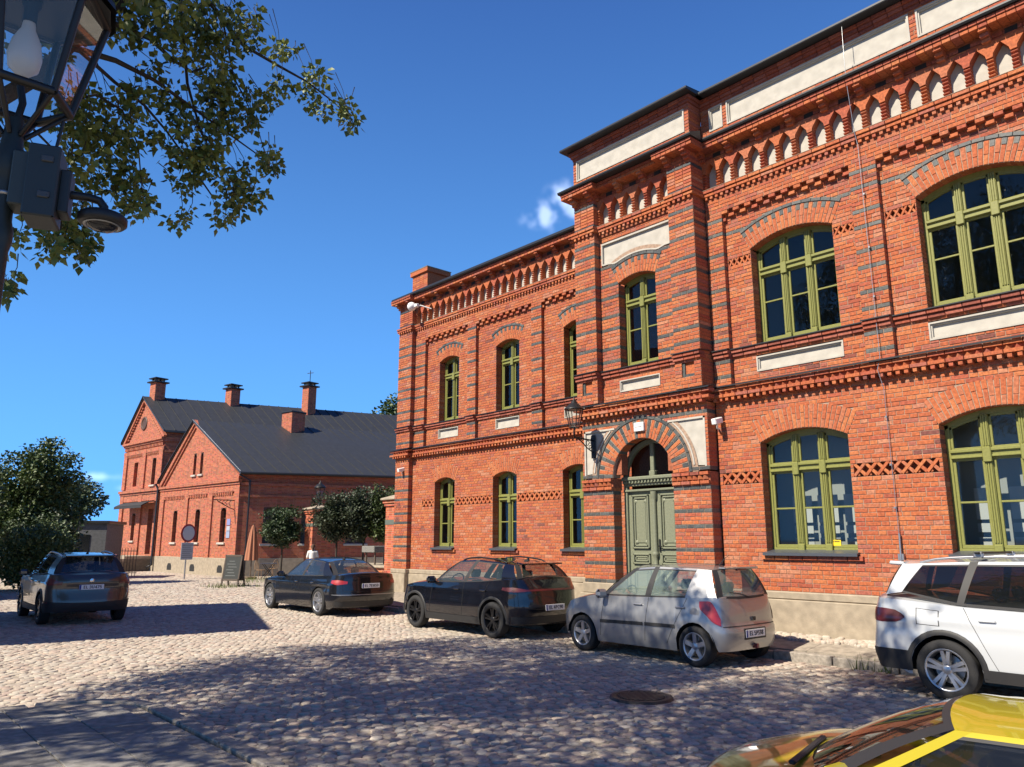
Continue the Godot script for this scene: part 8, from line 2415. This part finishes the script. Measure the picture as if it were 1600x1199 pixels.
func street_things() -> void:
	M.lamp_glass = glass(lin(0.10, 0.10, 0.09), 0.12)
	var b = MB.new()
	# ---- street lamp beside the camera
	var sl = thing("street_lamp", "dark six sided street lantern on a post at the top left corner", "street lamp", Vector3(0.52, 0.12, -4.62))
	b.lathe([Vector2(0.13, 0.0), Vector2(0.13, 0.5), Vector2(0.10, 0.58), Vector2(0.06, 0.7), Vector2(0.05, 2.4), Vector2(0.05, 3.25), Vector2(0.062, 3.3), Vector2(0.062, 3.36), Vector2(0.048, 3.42), Vector2(0.045, 3.62), Vector2(0.075, 3.66), Vector2(0.085, 3.76), Vector2(0.055, 3.84), Vector2(0.04, 4.0)], 14)
	obj("post", b, mat(lin(0.02, 0.028, 0.028), 0.5, 0.3), sl)
	lantern(sl, 4.12, 0.62, 0.25, 0.385, M.black_metal)
	b = MB.new()
	for k in 6:
		var an = TAU * k / 6.0
		var d = Vector3(cos(an), 0, sin(an))
		b.tube([d * 0.05 + Vector3(0, 3.9, 0), d * 0.25 + Vector3(0, 4.12, 0)], [0.014], 5)
	b.tube([Vector3(0, 3.95, 0), Vector3(0.02, 4.1, 0.01), Vector3(0.0, 4.2, 0.0)], [0.02], 6)
	obj("lantern_cradle", b, M.black_metal, sl)
	b = MB.new()
	b.lathe([Vector2(0.0, 4.26), Vector2(0.03, 4.265), Vector2(0.075, 4.31), Vector2(0.085, 4.38), Vector2(0.07, 4.47), Vector2(0.035, 4.55), Vector2(0.03, 4.6)], 18)
	obj("lamp_bulb", b, mat(lin(0.55, 0.55, 0.52), 0.3), sl)
	b = MB.new()
	b.lathe([Vector2(0.036, 4.585), Vector2(0.036, 4.68), Vector2(0.05, 4.70), Vector2(0.05, 4.75)], 14)
	obj("bulb_socket", b, M.black_metal, sl)
	# ---- control box and dome camera carried by the post
	var cb = thing("control_box", "dark green metal cabinet clamped to the street lamp post", "cabinet", Vector3(0.52, 3.58, -4.62), deg_to_rad(-20))
	b = MB.new()
	b.bevel(Vector3(0.05, 0.02, -0.06), Vector3(0.20, 0.44, 0.16), 0.01)
	obj("rear_case", b, mat(lin(0.025, 0.035, 0.035), 0.5), cb)
	b = MB.new()
	b.bevel(Vector3(0.15, -0.06, -0.10), Vector3(0.36, 0.50, 0.20), 0.012)
	obj("case", b, mat(lin(0.015, 0.022, 0.024), 0.5), cb)
	b = MB.new()
	b.bevel(Vector3(0.355, 0.02, -0.06), Vector3(0.43, 0.36, 0.12), 0.01)
	obj("side_case", b, mat(lin(0.012, 0.016, 0.018), 0.5), cb)
	b = MB.new()
	for y in [0.08, 0.36]:
		b = MB.new()
		b.bevel(Vector3(0.24, y, 0.19), Vector3(0.32, y + 0.05, 0.215), 0.006)
		obj("latch", b, mat(lin(0.05, 0.055, 0.06), 0.5, 0.3), cb)
	b = MB.new()
	b.tube([Vector3(0.30, 0.48, 0.1), Vector3(0.33, 0.75, 0.1)], [0.012], 6)
	obj("aerial", b, M.black_metal, cb)
	b = MB.new()
	for y in [0.12, 0.30]: b.lathe([Vector2(0.052, y), Vector2(0.075, y + 0.005), Vector2(0.075, y + 0.03), Vector2(0.052, y + 0.035)], 12)
	obj("clamp", b, M.steel, cb)
	var dc = thing("dome_camera", "black dome surveillance camera hanging from a bent arm off the cabinet", "camera", Vector3(0.52, 3.58, -4.62), deg_to_rad(-20))
	b = MB.new()
	b.tube([Vector3(0.41, 0.20, 0.03), Vector3(0.55, 0.20, 0.03), Vector3(0.62, 0.185, 0.03), Vector3(0.655, 0.14, 0.03), Vector3(0.66, 0.07, 0.03)], [0.032], 10)
	obj("arm", b, M.black_metal, dc)
	b = MB.new()
	b.lathe([Vector2(0.155, -0.005), Vector2(0.172, 0.012), Vector2(0.172, 0.055), Vector2(0.15, 0.075), Vector2(0.04, 0.085), Vector2(0.0, 0.085)], 28, P(0.655, 0.0, 0.03))
	b.lathe([Vector2(0.0, -0.012), Vector2(0.10, -0.012), Vector2(0.155, -0.005)], 28, P(0.655, 0.0, 0.03))
	obj("housing", b, M.black_metal, dc)
	b = MB.new()
	b.lathe([Vector2(0.11, -0.01), Vector2(0.10, -0.03), Vector2(0.06, -0.05), Vector2(0.0, -0.056)], 24, P(0.655, 0.0, 0.03))
	obj("dome", b, mat(lin(0.01, 0.01, 0.012), 0.05), dc)
	b = MB.new()
	b.lathe([Vector2(0.11, -0.012), Vector2(0.122, -0.02), Vector2(0.13, -0.012)], 24, P(0.655, 0.0, 0.03))
	obj("ring", b, M.steel, dc)
	for o in [cb, dc]: o.scale = Vector3.ONE * 0.72
	# ---- wall lantern on the portal
	var wl = thing("wall_lantern", "black glazed wall lantern on a curled bracket beside the portal arch", "lamp", Vector3(12.24, 4.10, -11.62))
	b = MB.new()
	b.tube([Vector3(0.62, 0.0, 0), Vector3(0.0, 0.02, 0), Vector3(-0.02, 0.1, 0), Vector3(0, 0.24, 0)], [0.018], 8)
	b.tube([Vector3(0.62, -0.28, 0), Vector3(0.4, -0.18, 0), Vector3(0.22, -0.05, 0), Vector3(0.1, 0.0, 0)], [0.014], 8)
	for q in [[0.42, -0.08, 0.07], [0.26, 0.0, 0.05], [0.5, -0.16, 0.05]]:
		var ring = []
		for k in 12: ring.append(Vector3(q[0] + q[2] * (1.0 - k * 0.05) * cos(k * 0.6), q[1] + q[2] * (1.0 - k * 0.05) * sin(k * 0.6), 0))
		b.tube(ring, [0.009], 5)
	b.bevel(Vector3(0.595, -0.4, -0.06), Vector3(0.625, 0.12, 0.06), 0.006)
	obj("bracket", b, M.black_metal, wl)
	lantern(wl, 0.24, 0.40, 0.11, 0.20, M.black_metal)
	# ---- small cameras and the dish
	for q in [["small white security camera on the side of the portal pier", Vector3(12.98, 4.20, -8.44)], ["white security camera low on the far corner pier", Vector3(14.28, 4.20, -21.45)]]:
		var cm = thing("security_camera", q[0], "camera", q[1], 0.0, "white security cameras on the brick building")
		b = MB.new()
		b.bevel(Vector3(-0.16, -0.06, -0.055), Vector3(0.10, 0.06, 0.055), 0.015, Transform3D(Basis(Vector3(0, 0, 1), 0.25), Vector3.ZERO))
		obj("housing", b, M.white_plastic, cm)
		b = MB.new()
		b.tube([Vector3(0.0, -0.04, -0.02), Vector3(0.06, -0.14, -0.06), Vector3(0.16, -0.14, -0.1)], [0.02], 6)
		obj("arm", b, M.white_plastic, cm)
	var ds = thing("globe_lamp", "small white globe lamp on an arm at the frieze near the far corner", "lamp", Vector3(14.02, 9.62, -20.75))
	b = MB.new()
	var prof = []
	for k in 13: prof.append(Vector2(0.15 * sin(PI * k / 12.0), -0.15 * cos(PI * k / 12.0)))
	b.lathe(prof, 20)
	obj("globe", b, M.white_plastic, ds)
	b = MB.new()
	b.tube([Vector3(0.05, 0, 0.1), Vector3(0.15, 0.0, 0.3), Vector3(0.45, -0.1, 0.5)], [0.022], 6)
	b.bevel(Vector3(0.0, -0.06, 0.12), Vector3(0.12, 0.06, 0.28), 0.02)
	obj("arm", b, M.white_plastic, ds)
	# ---- cafe forecourt
	var sg = thing("road_sign", "round no entry sign with red rim above a grey text plate", "sign", Vector3(14.35, 0, -41.0), deg_to_rad(20))
	b = MB.new()
	b.tube([Vector3(0, -0.2, 0), Vector3(0, 2.65, 0)], [0.035], 8)
	obj("post", b, M.steel, sg)
	b = MB.new()
	b.lathe([Vector2(0.0, 0.02), Vector2(0.37, 0.02), Vector2(0.37, 0.0)], 28, Transform3D(Basis(Vector3.RIGHT, PI / 2), Vector3(0, 2.28, 0.04)))
	var disc = obj("disc", b, mat(lin(0.45, 0.45, 0.46), 0.5), sg)
	b = MB.new()
	b.lathe([Vector2(0.37, 0.0), Vector2(0.37, 0.026), Vector2(0.45, 0.026), Vector2(0.46, 0.0)], 28, Transform3D(Basis(Vector3.RIGHT, PI / 2), Vector3(0, 2.28, 0.04)))
	obj("red_rim", b, mat(lin(0.25, 0.012, 0.02), 0.5), disc)
	b = MB.new()
	b.bevel(Vector3(-0.37, 0.95, 0.03), Vector3(0.37, 1.80, 0.06), 0.01)
	var pl = obj("text_plate", b, mat(lin(0.36, 0.38, 0.40), 0.5), sg)
	b = MB.new()
	for i in 7: b.box(Vector3(-0.31, 1.06 + i * 0.1, 0.06), Vector3(0.31 - (i % 3) * 0.06, 1.09 + i * 0.1, 0.063))
	obj("text_lines", b, mat(lin(0.12, 0.12, 0.13), 0.6), pl)
	var ab = thing("menu_board", "black chalk menu board standing on the forecourt grass", "board", Vector3(13.55, 0, -32.9), deg_to_rad(-62))
	for s in [-1, 1]:
		var t = Transform3D(Basis(Vector3.RIGHT, -0.16 * s), Vector3(0, 0.02, 0.22 * s))
		b = MB.new()
		for q in [[-0.45, -0.38, 0.0, 1.30], [0.38, 0.45, 0.0, 1.30], [-0.45, 0.45, 1.22, 1.30], [-0.45, 0.45, 0.22, 0.30]]: b.bevel(Vector3(q[0], q[2], -0.02), Vector3(q[1], q[3], 0.02), 0.005, t)
		obj("frame", b, mat(lin(0.06, 0.045, 0.035), 0.7), ab)
		b = MB.new()
		b.box(Vector3(-0.38, 0.30, -0.01), Vector3(0.38, 1.22, 0.01), t)
		obj("chalk_panel", b, mat(lin(0.018, 0.022, 0.022), 0.7), ab)
		if s > 0:
			b = MB.new()
			for i in 6: b.box(Vector3(-0.28 + (i % 2) * 0.08, 0.42 + i * 0.12, 0.01), Vector3(0.22 - (i % 3) * 0.07, 0.445 + i * 0.12, 0.013), t)
			obj("chalk_lines", b, mat(lin(0.12, 0.13, 0.13), 0.8), ab)
	var um = thing("parasol", "closed terracotta parasol beside the cafe corner", "parasol", Vector3(16.9, 0, -38.9))
	b = MB.new()
	b.tube([Vector3(0, 0, 0), Vector3(0, 2.75, 0)], [0.028], 8)
	b.bevel(Vector3(-0.25, 0, -0.25), Vector3(0.25, 0.1, 0.25), 0.02)
	obj("pole", b, mat(lin(0.12, 0.08, 0.05), 0.7), um)
	b = MB.new()
	var rows = []
	for q in [[0.30, 0.92], [0.27, 1.3], [0.22, 1.8], [0.15, 2.3], [0.07, 2.62], [0.01, 2.72]]:
		var line = PackedVector3Array()
		for k in 33:
			var an = -TAU * k / 32.0
			var r: float = q[0] * (1.0 + 0.22 * cos(an * 8.0))
			line.append(Vector3(r * cos(an), q[1], r * sin(an)))
		rows.append(line)
	b.grid(rows, false, true)
	obj("canopy", b, mat(lin(0.36, 0.15, 0.085), 0.9), um)
	var tb = thing("cafe_table", "small round grey folding table beside the closed parasol", "table", Vector3(17.85, 0, -38.9))
	b = MB.new()
	b.lathe([Vector2(0.0, 0.76), Vector2(0.42, 0.76), Vector2(0.43, 0.745), Vector2(0.42, 0.73), Vector2(0.0, 0.73)], 20)
	obj("table_top", b, mat(lin(0.25, 0.27, 0.30), 0.5), tb)
	for s in [-1, 1]:
		b = MB.new()
		b.tube([Vector3(-0.3 * s, 0, -0.12), Vector3(0.3 * s, 0.73, -0.12)], [0.015], 6)
		b.tube([Vector3(-0.3 * s, 0, 0.12), Vector3(0.3 * s, 0.73, 0.12)], [0.015], 6)
		obj("leg", b, M.black_metal, tb)
	var chairs = []
	for q in [["woven bistro chair left of the small grey table", Vector3(17.1, 0, -38.2), 0.6], ["second bistro chair in the shade behind the table", Vector3(18.5, 0, -39.8), 3.4]]:
		var ch = thing("bistro_chair", q[0], "chair", q[1], q[2], "bistro chairs by the cafe corner")
		var wm = mat(lin(0.26, 0.16, 0.09), 0.8)
		b = MB.new()
		b.lathe([Vector2(0.0, 0.46), Vector2(0.21, 0.46), Vector2(0.22, 0.445), Vector2(0.2, 0.43)], 14)
		obj("seat", b, wm, ch)
		b = MB.new()
		var bk = []
		for k in 9:
			var an = PI * k / 8.0
			bk.append(Vector3(0.2 * cos(an), 0.46 + 0.46 * sin(an), -0.2 - 0.05 * sin(an)))
		b.tube(bk, [0.016], 6)
		for x in [-0.1, 0.0, 0.1]: b.tube([Vector3(x, 0.46, -0.2), Vector3(x, 0.88, -0.25)], [0.012], 5)
		obj("backrest", b, wm, ch)
		for x in [-0.16, 0.16]:
			for z in [-0.16, 0.16]:
				b = MB.new()
				b.tube([Vector3(x, 0.44, z), Vector3(x * 1.25, 0, z * 1.25)], [0.014], 5)
				obj("leg", b, wm, ch)
	# gate pillars
	var pc = far_brick(lin(0.72, 0.72, 0.72))
	for q in [["tall brick gate pillar with pale cap and lantern in the garden", Vector3(19.35, 0, -36.6), 1.0, 3.45, -0.1], ["brick gate pillar with pale cap against the building corner", Vector3(15.55, 0, -23.3), 0.8, 3.3, 0.0]]:
		var gp = thing("gate_pillar", q[0], "pillar", q[1], q[4], "brick gate pillars of the cafe garden")
		b = MB.new()
		var w: float = q[2] / 2
		b.box(Vector3(-w, -0.2, -w), Vector3(w, q[3] - 0.2, w))
		b.box(Vector3(-w - 0.05, q[3] - 0.2, -w - 0.05), Vector3(w + 0.05, q[3] - 0.1, w + 0.05))
		b.box(Vector3(-w - 0.09, q[3] - 0.1, -w - 0.09), Vector3(w + 0.09, q[3], w + 0.09))
		obj("shaft", b, pc, gp)
		b = MB.new()
		b.bevel(Vector3(-w - 0.16, q[3], -w - 0.16), Vector3(w + 0.16, q[3] + 0.08, w + 0.16), 0.02)
		b.lathe([Vector2((w + 0.14) * 1.414, q[3] + 0.08), Vector2(0.05, q[3] + 0.26)], 4, Transform3D(Basis(Vector3.UP, PI / 4), Vector3.ZERO), false)
		obj("cap", b, M.concrete, gp)
		b = MB.new()
		b.box(Vector3(-w - 0.01, q[3] - 0.85, -w - 0.01), Vector3(w + 0.01, q[3] - 0.68, w + 0.01))
		obj("band", b, mat(lin(0.10, 0.12, 0.10), 0.6), gp)
	var gl = thing("pillar_lantern", "dark lantern standing on the tall garden gate pillar", "lamp", Vector3(19.35, 3.71, -36.6))
	b = MB.new()
	b.lathe([Vector2(0.10, 0.0), Vector2(0.04, 0.06), Vector2(0.035, 0.3), Vector2(0.06, 0.34)], 10)
	obj("stem", b, M.black_metal, gl)
	lantern(gl, 0.34, 0.55, 0.16, 0.27, M.black_metal)
	# raised terrace with furniture
	var te = thing("terrace", "raised cafe terrace with low brick front and pale ledge", "terrace", Vector3(18.6, 0, -28.0))
	b = MB.new()
	b.box(Vector3(-1.4, -0.2, -3.4), Vector3(6.5, 0.82, 1.6))
	obj("base", b, pc, te)
	b = MB.new()
	b.bevel(Vector3(-1.5, 0.82, -3.5), Vector3(6.6, 0.90, 1.7), 0.02)
	obj("ledge", b, M.concrete, te)
	var tt = thing("terrace_table", "terrace table under a pale patterned cloth", "table", Vector3(18.3, 0.9, -29.0))
	b = MB.new()
	b.bevel(Vector3(-0.55, 0.70, -0.45), Vector3(0.55, 0.76, 0.45), 0.015)
	for x in [-0.45, 0.45]:
		for z in [-0.35, 0.35]: b.bevel(Vector3(x - 0.03, 0, z - 0.03), Vector3(x + 0.03, 0.7, z + 0.03), 0.006)
	obj("frame", b, mat(lin(0.10, 0.07, 0.05), 0.7), tt)
	b = MB.new()
	b.bevel(Vector3(-0.6, 0.50, -0.5), Vector3(0.6, 0.775, 0.5), 0.02)
	obj("cloth", b, mat(lin(0.45, 0.44, 0.40), 0.9, 0.0, tex(0.08, 0.25, 1.0, 77, 256, 2), 1.5), tt)
	var tc = thing("wicker_armchair", "brown wicker armchair on the terrace near the brick corner", "chair", Vector3(18.0, 0.9, -27.05), 1.4)
	var wk = mat(lin(0.12, 0.075, 0.05), 0.85, 0.0, M.grain, 4.0)
	b = MB.new(); b.bevel(Vector3(-0.32, 0.0, -0.3), Vector3(0.32, 0.42, 0.3), 0.03); obj("seat", b, wk, tc)
	b = MB.new(); b.bevel(Vector3(-0.34, 0.3, -0.36), Vector3(0.34, 0.92, -0.26), 0.03); obj("backrest", b, wk, tc)
	for s in [-1, 1]:
		b = MB.new(); b.bevel(Vector3(s * 0.33 - 0.05, 0.3, -0.3), Vector3(s * 0.33 + 0.05, 0.62, 0.3), 0.03); obj("armrest", b, wk, tc)
	# grey shed on the left
	var sh = thing("grey_shed", "flat grey metal shed with one dark window behind the grey car", "shed", Vector3(10.6, 0, -45.5), deg_to_rad(-30))
	b = MB.new()
	b.box(Vector3(-1.5, -0.1, -1.5), Vector3(1.5, 2.75, 1.5))
	obj("wall", b, mat(lin(0.11, 0.115, 0.12), 0.8, 0.0, M.grain, 0.4), sh)
	b = MB.new()
	b.bevel(Vector3(-1.62, 2.75, -1.62), Vector3(1.62, 2.9, 1.62), 0.02)
	obj("roof", b, M.sheet, sh)
	b = MB.new()
	b.box(Vector3(-0.1, 1.35, 1.5), Vector3(0.75, 2.2, 1.53))
	obj("window", b, mat(lin(0.01, 0.012, 0.014), 0.2), sh)
	# dark metal fence with gate between shed and steps
	var fe = thing("iron_fence", "black iron railing in front of the cafe steps", "fence", Vector3(12.6, 0, -46.5), deg_to_rad(-60))
	for i in 14:
		b = MB.new()
		b.tube([Vector3(-1.3 + i * 0.2, 0, 0), Vector3(-1.3 + i * 0.2, 1.5, 0)], [0.015], 5)
		obj("bar", b, M.black_metal, fe)
	for y in [0.2, 1.35]:
		b = MB.new()
		b.tube([Vector3(-1.4, y, 0), Vector3(1.4, y, 0)], [0.02], 5)
		obj("rail", b, M.black_metal, fe)
	# hedge of weeds at the wall foot, forecourt grass
	grass(Vector3(13.4, 0, -32.7), 1.0, 1.0, 260, "grass_tuft", "tuft of wild grass round the foot of the menu board")
	grass(Vector3(16.8, 0, -36.6), 1.6, 1.8, 420, "grass_patch", "ragged grass in front of the garden furniture")
	grass(Vector3(12.0, 0.0, -5.35), 0.12, 0.3, 60, "weed", "small weeds growing in the kerb joint behind the silver car")
	people()

func grass(at: Vector3, rx: float, rz: float, n: int, called: String, label: String) -> void:
	var b = MB.new()
	for i in n:
		var p = Vector3(rng.randf_range(-rx, rx), -0.02, rng.randf_range(-rz, rz))
		var h = rng.randf_range(0.08, 0.28)
		var d = Vector3(rng.randf_range(-0.1, 0.1), h, rng.randf_range(-0.1, 0.1))
		var s = Vector3(rng.randf_range(-1, 1), 0, rng.randf_range(-1, 1)).normalized() * 0.012
		b.tri(p - s, p + s, p + d)
	var m = mat(lin(0.10, 0.13, 0.03), 0.8)
	var o = one(called, b, m, label, "grass", Transform3D(Basis(), at))
	o.set_meta("kind", "stuff")

# ------------------------------------------------------------------ people
func skin_of(bones: Array, cell: float, k := 0.05) -> MB:
	# bones [a, b, ra, rb] joined by a smooth minimum and meshed as surface nets
	var lo = Vector3.INF
	var hi = -Vector3.INF
	for q in bones:
		for e in [[q[0], q[2]], [q[1], q[3]]]:
			lo = lo.min(e[0] - Vector3.ONE * (e[1] + 0.05)); hi = hi.max(e[0] + Vector3.ONE * (e[1] + 0.05))
	var nx = int((hi.x - lo.x) / cell) + 2
	var ny = int((hi.y - lo.y) / cell) + 2
	var nz = int((hi.z - lo.z) / cell) + 2
	var f = PackedFloat32Array()
	f.resize(nx * ny * nz)
	f.fill(1.0)
	for q in bones:
		var r: float = maxf(q[2], q[3]) + 0.1
		var l0: Vector3 = ((q[0].min(q[1]) - Vector3.ONE * r - lo) / cell).floor()
		var l1: Vector3 = ((q[0].max(q[1]) + Vector3.ONE * r - lo) / cell).ceil()
		var ab: Vector3 = q[1] - q[0]
		var ll = maxf(ab.length_squared(), 1e-6)
		for z in range(maxi(0, int(l0.z)), mini(nz, int(l1.z))):
			for y in range(maxi(0, int(l0.y)), mini(ny, int(l1.y))):
				for x in range(maxi(0, int(l0.x)), mini(nx, int(l1.x))):
					var p: Vector3 = lo + Vector3(x, y, z) * cell - q[0]
					var t = clampf(p.dot(ab) / ll, 0.0, 1.0)
					var d: float = (p - ab * t).length() - lerpf(q[2], q[3], t)
					var i = x + nx * (y + ny * z)
					var h = maxf(k - absf(f[i] - d), 0.0) / k
					f[i] = minf(f[i], d) - h * h * k * 0.25
	var idx = {}
	var vs = []
	for z in nz - 1:
		for y in ny - 1:
			for x in nx - 1:
				var i = x + nx * (y + ny * z)
				var c = [f[i], f[i + 1], f[i + nx], f[i + nx + 1], f[i + nx * ny], f[i + nx * ny + 1], f[i + nx * ny + nx], f[i + nx * ny + nx + 1]]
				var neg = 0
				for v in c: neg += 1 if v < 0 else 0
				if neg == 0 or neg == 8: continue
				var s = Vector3.ZERO
				var n = 0
				for e in [[0, 1], [2, 3], [4, 5], [6, 7], [0, 2], [1, 3], [4, 6], [5, 7], [0, 4], [1, 5], [2, 6], [3, 7]]:
					var a: float = c[e[0]]; var b2: float = c[e[1]]
					if (a < 0) != (b2 < 0):
						var t = a / (a - b2)
						s += Vector3(e[0] & 1, (e[0] >> 1) & 1, e[0] >> 2).lerp(Vector3(e[1] & 1, (e[1] >> 1) & 1, e[1] >> 2), t)
						n += 1
				idx[i] = vs.size()
				vs.append([lo + (Vector3(x, y, z) + s / n) * cell, Vector3(c[1] + c[3] + c[5] + c[7] - c[0] - c[2] - c[4] - c[6], c[2] + c[3] + c[6] + c[7] - c[0] - c[1] - c[4] - c[5], c[4] + c[5] + c[6] + c[7] - c[0] - c[1] - c[2] - c[3]).normalized()])
	var b = MB.new()
	var st = [1, nx, nx * ny]
	for i in idx.keys():
		for ax in 3:
			var u: int = st[(ax + 1) % 3]; var w: int = st[(ax + 2) % 3]
			if i + st[ax] >= f.size(): continue
			if (f[i] < 0) == (f[i + st[ax]] < 0): continue
			if not (idx.has(i - u) and idx.has(i - w) and idx.has(i - u - w)): continue
			var q = [vs[idx[i]], vs[idx[i - u]], vs[idx[i - u - w]], vs[idx[i - w]]]
			if f[i] >= 0: q.reverse()
			b.trin(q[0][0], q[1][0], q[2][0], q[0][1], q[1][1], q[2][1])
			b.trin(q[0][0], q[2][0], q[3][0], q[0][1], q[2][1], q[3][1])
	return b

func person(label: String, at: Vector3, turn: float, seated: bool, top: Color, legs: Color, hair: Color, long_hair: bool) -> void:
	var p = thing("person", label, "person", at, turn, "people in the cafe garden")
	var hip = 0.50 if seated else 0.88
	var V = func(x, y, z): return Vector3(x, hip + y, z)
	var sk = mat(lin(0.45, 0.27, 0.19), 0.6)
	var bones = []
	bones.append([V.call(0, 0.60, 0), V.call(0, 0.545, 0), 0.05, 0.052])          # neck
	bones.append([V.call(0, 0.68, 0.01), V.call(0, 0.74, 0.0), 0.072, 0.085])     # head
	bones.append([V.call(0, 0.655, 0.045), V.call(0, 0.665, 0.055), 0.045, 0.045]) # jaw
	bones.append([V.call(0, 0.705, 0.085), V.call(0, 0.685, 0.10), 0.012, 0.016])  # nose
	for s in [-1, 1]: bones.append([V.call(s * 0.078, 0.70, 0.0), V.call(s * 0.084, 0.715, -0.005), 0.016, 0.016])
	bones.append([V.call(0, 0.0, 0), V.call(0, 0.46, 0), 0.125, 0.135])
	bones.append([V.call(-0.13, 0.49, 0), V.call(0.13, 0.49, 0), 0.07, 0.07])
	var hands = []
	for s in [-1, 1]:
		var el: Vector3 = V.call(s * 0.24, 0.22, 0.02)
		var ha: Vector3 = V.call(s * 0.17, 0.10, 0.24) if seated else V.call(s * 0.20, 0.06, 0.18)
		bones.append([V.call(s * 0.175, 0.48, 0), el, 0.052, 0.042]); bones.append([el, ha, 0.04, 0.028]); bones.append([ha, ha + Vector3(0, -0.01, 0.07), 0.03, 0.034])
		hands.append(ha + Vector3(0, -0.01, 0.08))
		var hp: Vector3 = V.call(s * 0.09, -0.02, 0)
		var kn: Vector3 = V.call(s * 0.11, -0.02, 0.44) if seated else V.call(s * 0.10, -0.44, 0.02)
		var an: Vector3 = Vector3(kn.x, 0.08, kn.z + (0.02 if seated else -0.02))
		bones.append([hp, kn, 0.088, 0.058]); bones.append([kn, an, 0.055, 0.036]); bones.append([an, an + Vector3(0, -0.04, 0.14), 0.042, 0.034])
	var body = skin_of(bones, 0.022)
	for h in hands:
		for i in 4:
			var o: Vector3 = h + Vector3((i - 1.5) * 0.019, 0, 0.0)
			body.tube([o, o + Vector3(0, -0.01, 0.035), o + Vector3(0, -0.035, 0.06 - absf(i - 1.3) * 0.006)], [0.009, 0.0085, 0.007], 6)
		body.tube([h + Vector3(-0.03, 0, -0.04), h + Vector3(-0.05, -0.01, 0.0), h + Vector3(-0.045, -0.02, 0.025)], [0.011, 0.01, 0.008], 6)
	obj("body", body, sk, p)
	var cl = []
	cl.append([V.call(0, -0.02, 0), V.call(0, 0.44, 0), 0.145, 0.152]); cl.append([V.call(-0.135, 0.485, 0), V.call(0.135, 0.485, 0), 0.084, 0.084])
	for s in [-1, 1]: cl.append([V.call(s * 0.175, 0.48, 0), V.call(s * 0.23, 0.27, 0.02), 0.068, 0.06])
	obj("shirt", skin_of(cl, 0.022), mat(top, 0.9), p)
	var tr = []
	for s in [-1, 1]:
		var hp: Vector3 = V.call(s * 0.085, -0.03, 0)
		var kn: Vector3 = V.call(s * 0.11, -0.02, 0.44) if seated else V.call(s * 0.10, -0.44, 0.02)
		tr.append([hp, kn, 0.108, 0.076]); tr.append([kn, Vector3(kn.x, 0.12, kn.z), 0.074, 0.062])
	obj("trousers", skin_of(tr, 0.022), mat(legs, 0.9), p)
	var hr = [[V.call(0, 0.745, -0.018), V.call(0, 0.775, -0.01), 0.092, 0.09], [V.call(0, 0.70, -0.05), V.call(0, 0.74, -0.03), 0.065, 0.08]]
	if long_hair: hr.append([V.call(0, 0.68, -0.07), V.call(0, 0.55, -0.085), 0.055, 0.04])
	obj("hair", skin_of(hr, 0.016, 0.03), mat(hair, 0.8), p)

func people() -> void:
	person("woman in a white top with tied brown hair behind the dark saloon", Vector3(17.7, 0, -33.9), deg_to_rad(150), false, lin(0.6, 0.6, 0.6), lin(0.03, 0.035, 0.06), lin(0.07, 0.035, 0.02), true)
	person("grey haired person in a violet shirt seated by the brick corner", Vector3(18.0, 0.86, -26.85), deg_to_rad(70), true, lin(0.13, 0.13, 0.34), lin(0.02, 0.02, 0.03), lin(0.42, 0.40, 0.37), false)
	person("person in dark clothes seated at the back of the terrace", Vector3(20.6, 0.86, -29.8), deg_to_rad(-60), true, lin(0.03, 0.03, 0.04), lin(0.03, 0.03, 0.03), lin(0.03, 0.02, 0.015), true)
